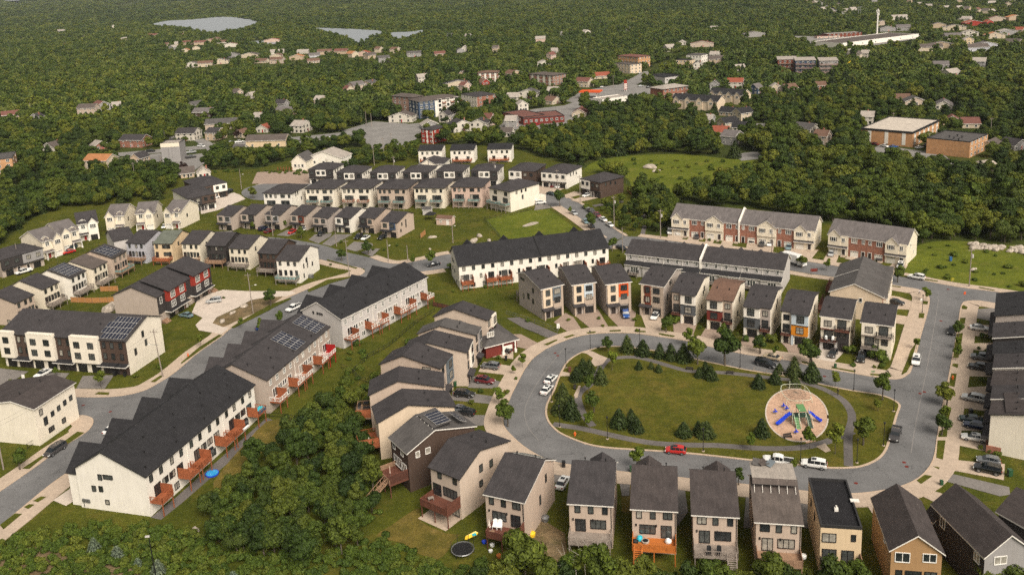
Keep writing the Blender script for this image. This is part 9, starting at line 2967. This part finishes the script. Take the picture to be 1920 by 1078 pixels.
 # centre line joints in the asphalt are tar-sealed strips
plain('tar',(.22,.20,.185),.8)
for pxs in([(1760,560),(1752,610),(1740,680),(1728,740),(1716,800),(1708,850)],[(1060,650),(1020,700),(995,740),(984,770),(990,800),(1010,826)]):
 strip('road_seam',smooth(GP(pxs),5),.12,Z_ROAD+.004,'tar')
 # -- two people on foot
plain('skin',(.45,.27,.19),.6)
plain('cloth_pale',(.60,.54,.52),.85)
plain('cloth_dark',(.02,.02,.022),.85)
plain('hair',(.03,.02,.015),.7)
def person(px,label,shirt,trousers,ang,stride=.22):
 """One skinned body from joints; clothes by height bands, hair as its own piece."""
 p=G(*px)
 J=[(0,0,.95),(0,0,1.15),(0,.02,1.42),(0,.01,1.52),(0,-.02,1.66),(.09,0,.92),(.10,-stride,.50),(.10,-stride*.9,.08),(.10,-stride*1.5,.04),(-.09,0,.92),(-.10,stride*.6,.50),(-.10,stride*1.3,.10),(-.10,stride*.9,.04),(.19,.02,1.40),(.25,.10,1.12),(.24,.0,.88),(-.19,.02,1.40),(-.25,-.04,1.12),(-.24,-.16,.90),(0,-.02,1.76),(.24,-.03,.80),(-.24,-.20,.82)]
 E_=[(0,1),(1,2),(2,3),(3,4),(4,19),(0,5),(5,6),(6,7),(7,8),(0,9),(9,10),(10,11),(11,12),(2,13),(13,14),(14,15),(15,20),(2,16),(16,17),(17,18),(18,21)]
 Rd=[.14,.125,.15,.055,.095,.09,.065,.045,.04,.09,.065,.045,.04,.065,.048,.035,.065,.048,.035,.07,.03,.03]
 me=bpy.data.meshes.new('person')
 me.from_pydata(J,E_,[])
 o=link('person',me,None,(p.x,p.y,.17),R(ang))
 md=o.modifiers.new('skin','SKIN')
 for k,v in enumerate(me.skin_vertices[0].data):
  v.radius=(Rd[k],Rd[k]*(.75 if k in(0,1,2)else 1))
 me.skin_vertices[0].data[0].use_root=True
 o.modifiers.new('sub','SUBSURF').render_levels=1
 m,t,b=new_mat('person_'+shirt+trousers)
 tc=t.nodes.new('ShaderNodeTexCoord')
 sx=t.nodes.new('ShaderNodeSeparateXYZ')
 t.links.new(tc.outputs['Object'],sx.inputs[0])
 dv=t.nodes.new('ShaderNodeMath')
 dv.operation='DIVIDE'
 t.links.new(sx.outputs[2],dv.inputs[0])
 dv.inputs[1].default_value=2
 def colour(nm):
  return MATS[nm].node_tree.nodes['Principled BSDF'].inputs['Base Color'].default_value[:3]
 rp=ramp(t,[(0,colour('cloth_dark')),(.03,colour(trousers)),(.49,colour(shirt)),(.735,colour('skin'))])
 rp.color_ramp.interpolation='CONSTANT'
 t.links.new(dv.outputs[0],rp.inputs['Fac'])
 t.links.new(rp.outputs[0],b.inputs['Base Color'])
 b.inputs['Roughness'].default_value=.8
 me.materials.append(m)
 tag(o,label,'person')
 bm=bmesh.new()
 bmesh.ops.create_icosphere(bm,subdivisions=2,radius=.115,matrix=Matrix.Translation((0,.0,1.72)))
 for v in list(bm.verts):
  if v.co.z<1.70 and v.co.y<.03:
   v.co.z=1.70
 h=bpy.data.meshes.new('hair')
 bm.to_mesh(h)
 bm.free()
 h.materials.append(MATS['hair'])
 link('hair',h,o)
person((1723.5,554),'person in pale top and dark trousers walking on the corner pavement','cloth_pale','cloth_dark',20)
person((1570.8,742),'person in dark clothes beside the path right of the playground','cloth_dark','cloth_dark',-60)
# -- evening haze over the whole place
hm=bpy.data.materials.new('haze')
hm.use_nodes=True
ht=hm.node_tree
ht.nodes.clear()
ho=ht.nodes.new('ShaderNodeOutputMaterial')
hv=ht.nodes.new('ShaderNodeVolumePrincipled')
hv.inputs['Color'].default_value=(.88,.94,1.0,1)
hv.inputs['Density'].default_value=3e-5
hv.inputs['Anisotropy'].default_value=0.0
ht.links.new(hv.outputs[0],ho.inputs['Volume'])
MATS['haze']=hm
b=MB()
b.box(-13500,13500,-400,17500,-8,136)
o=b.build('haze','haze')
o['kind']='stuff'
o['label']='thin pale evening haze over the whole town'
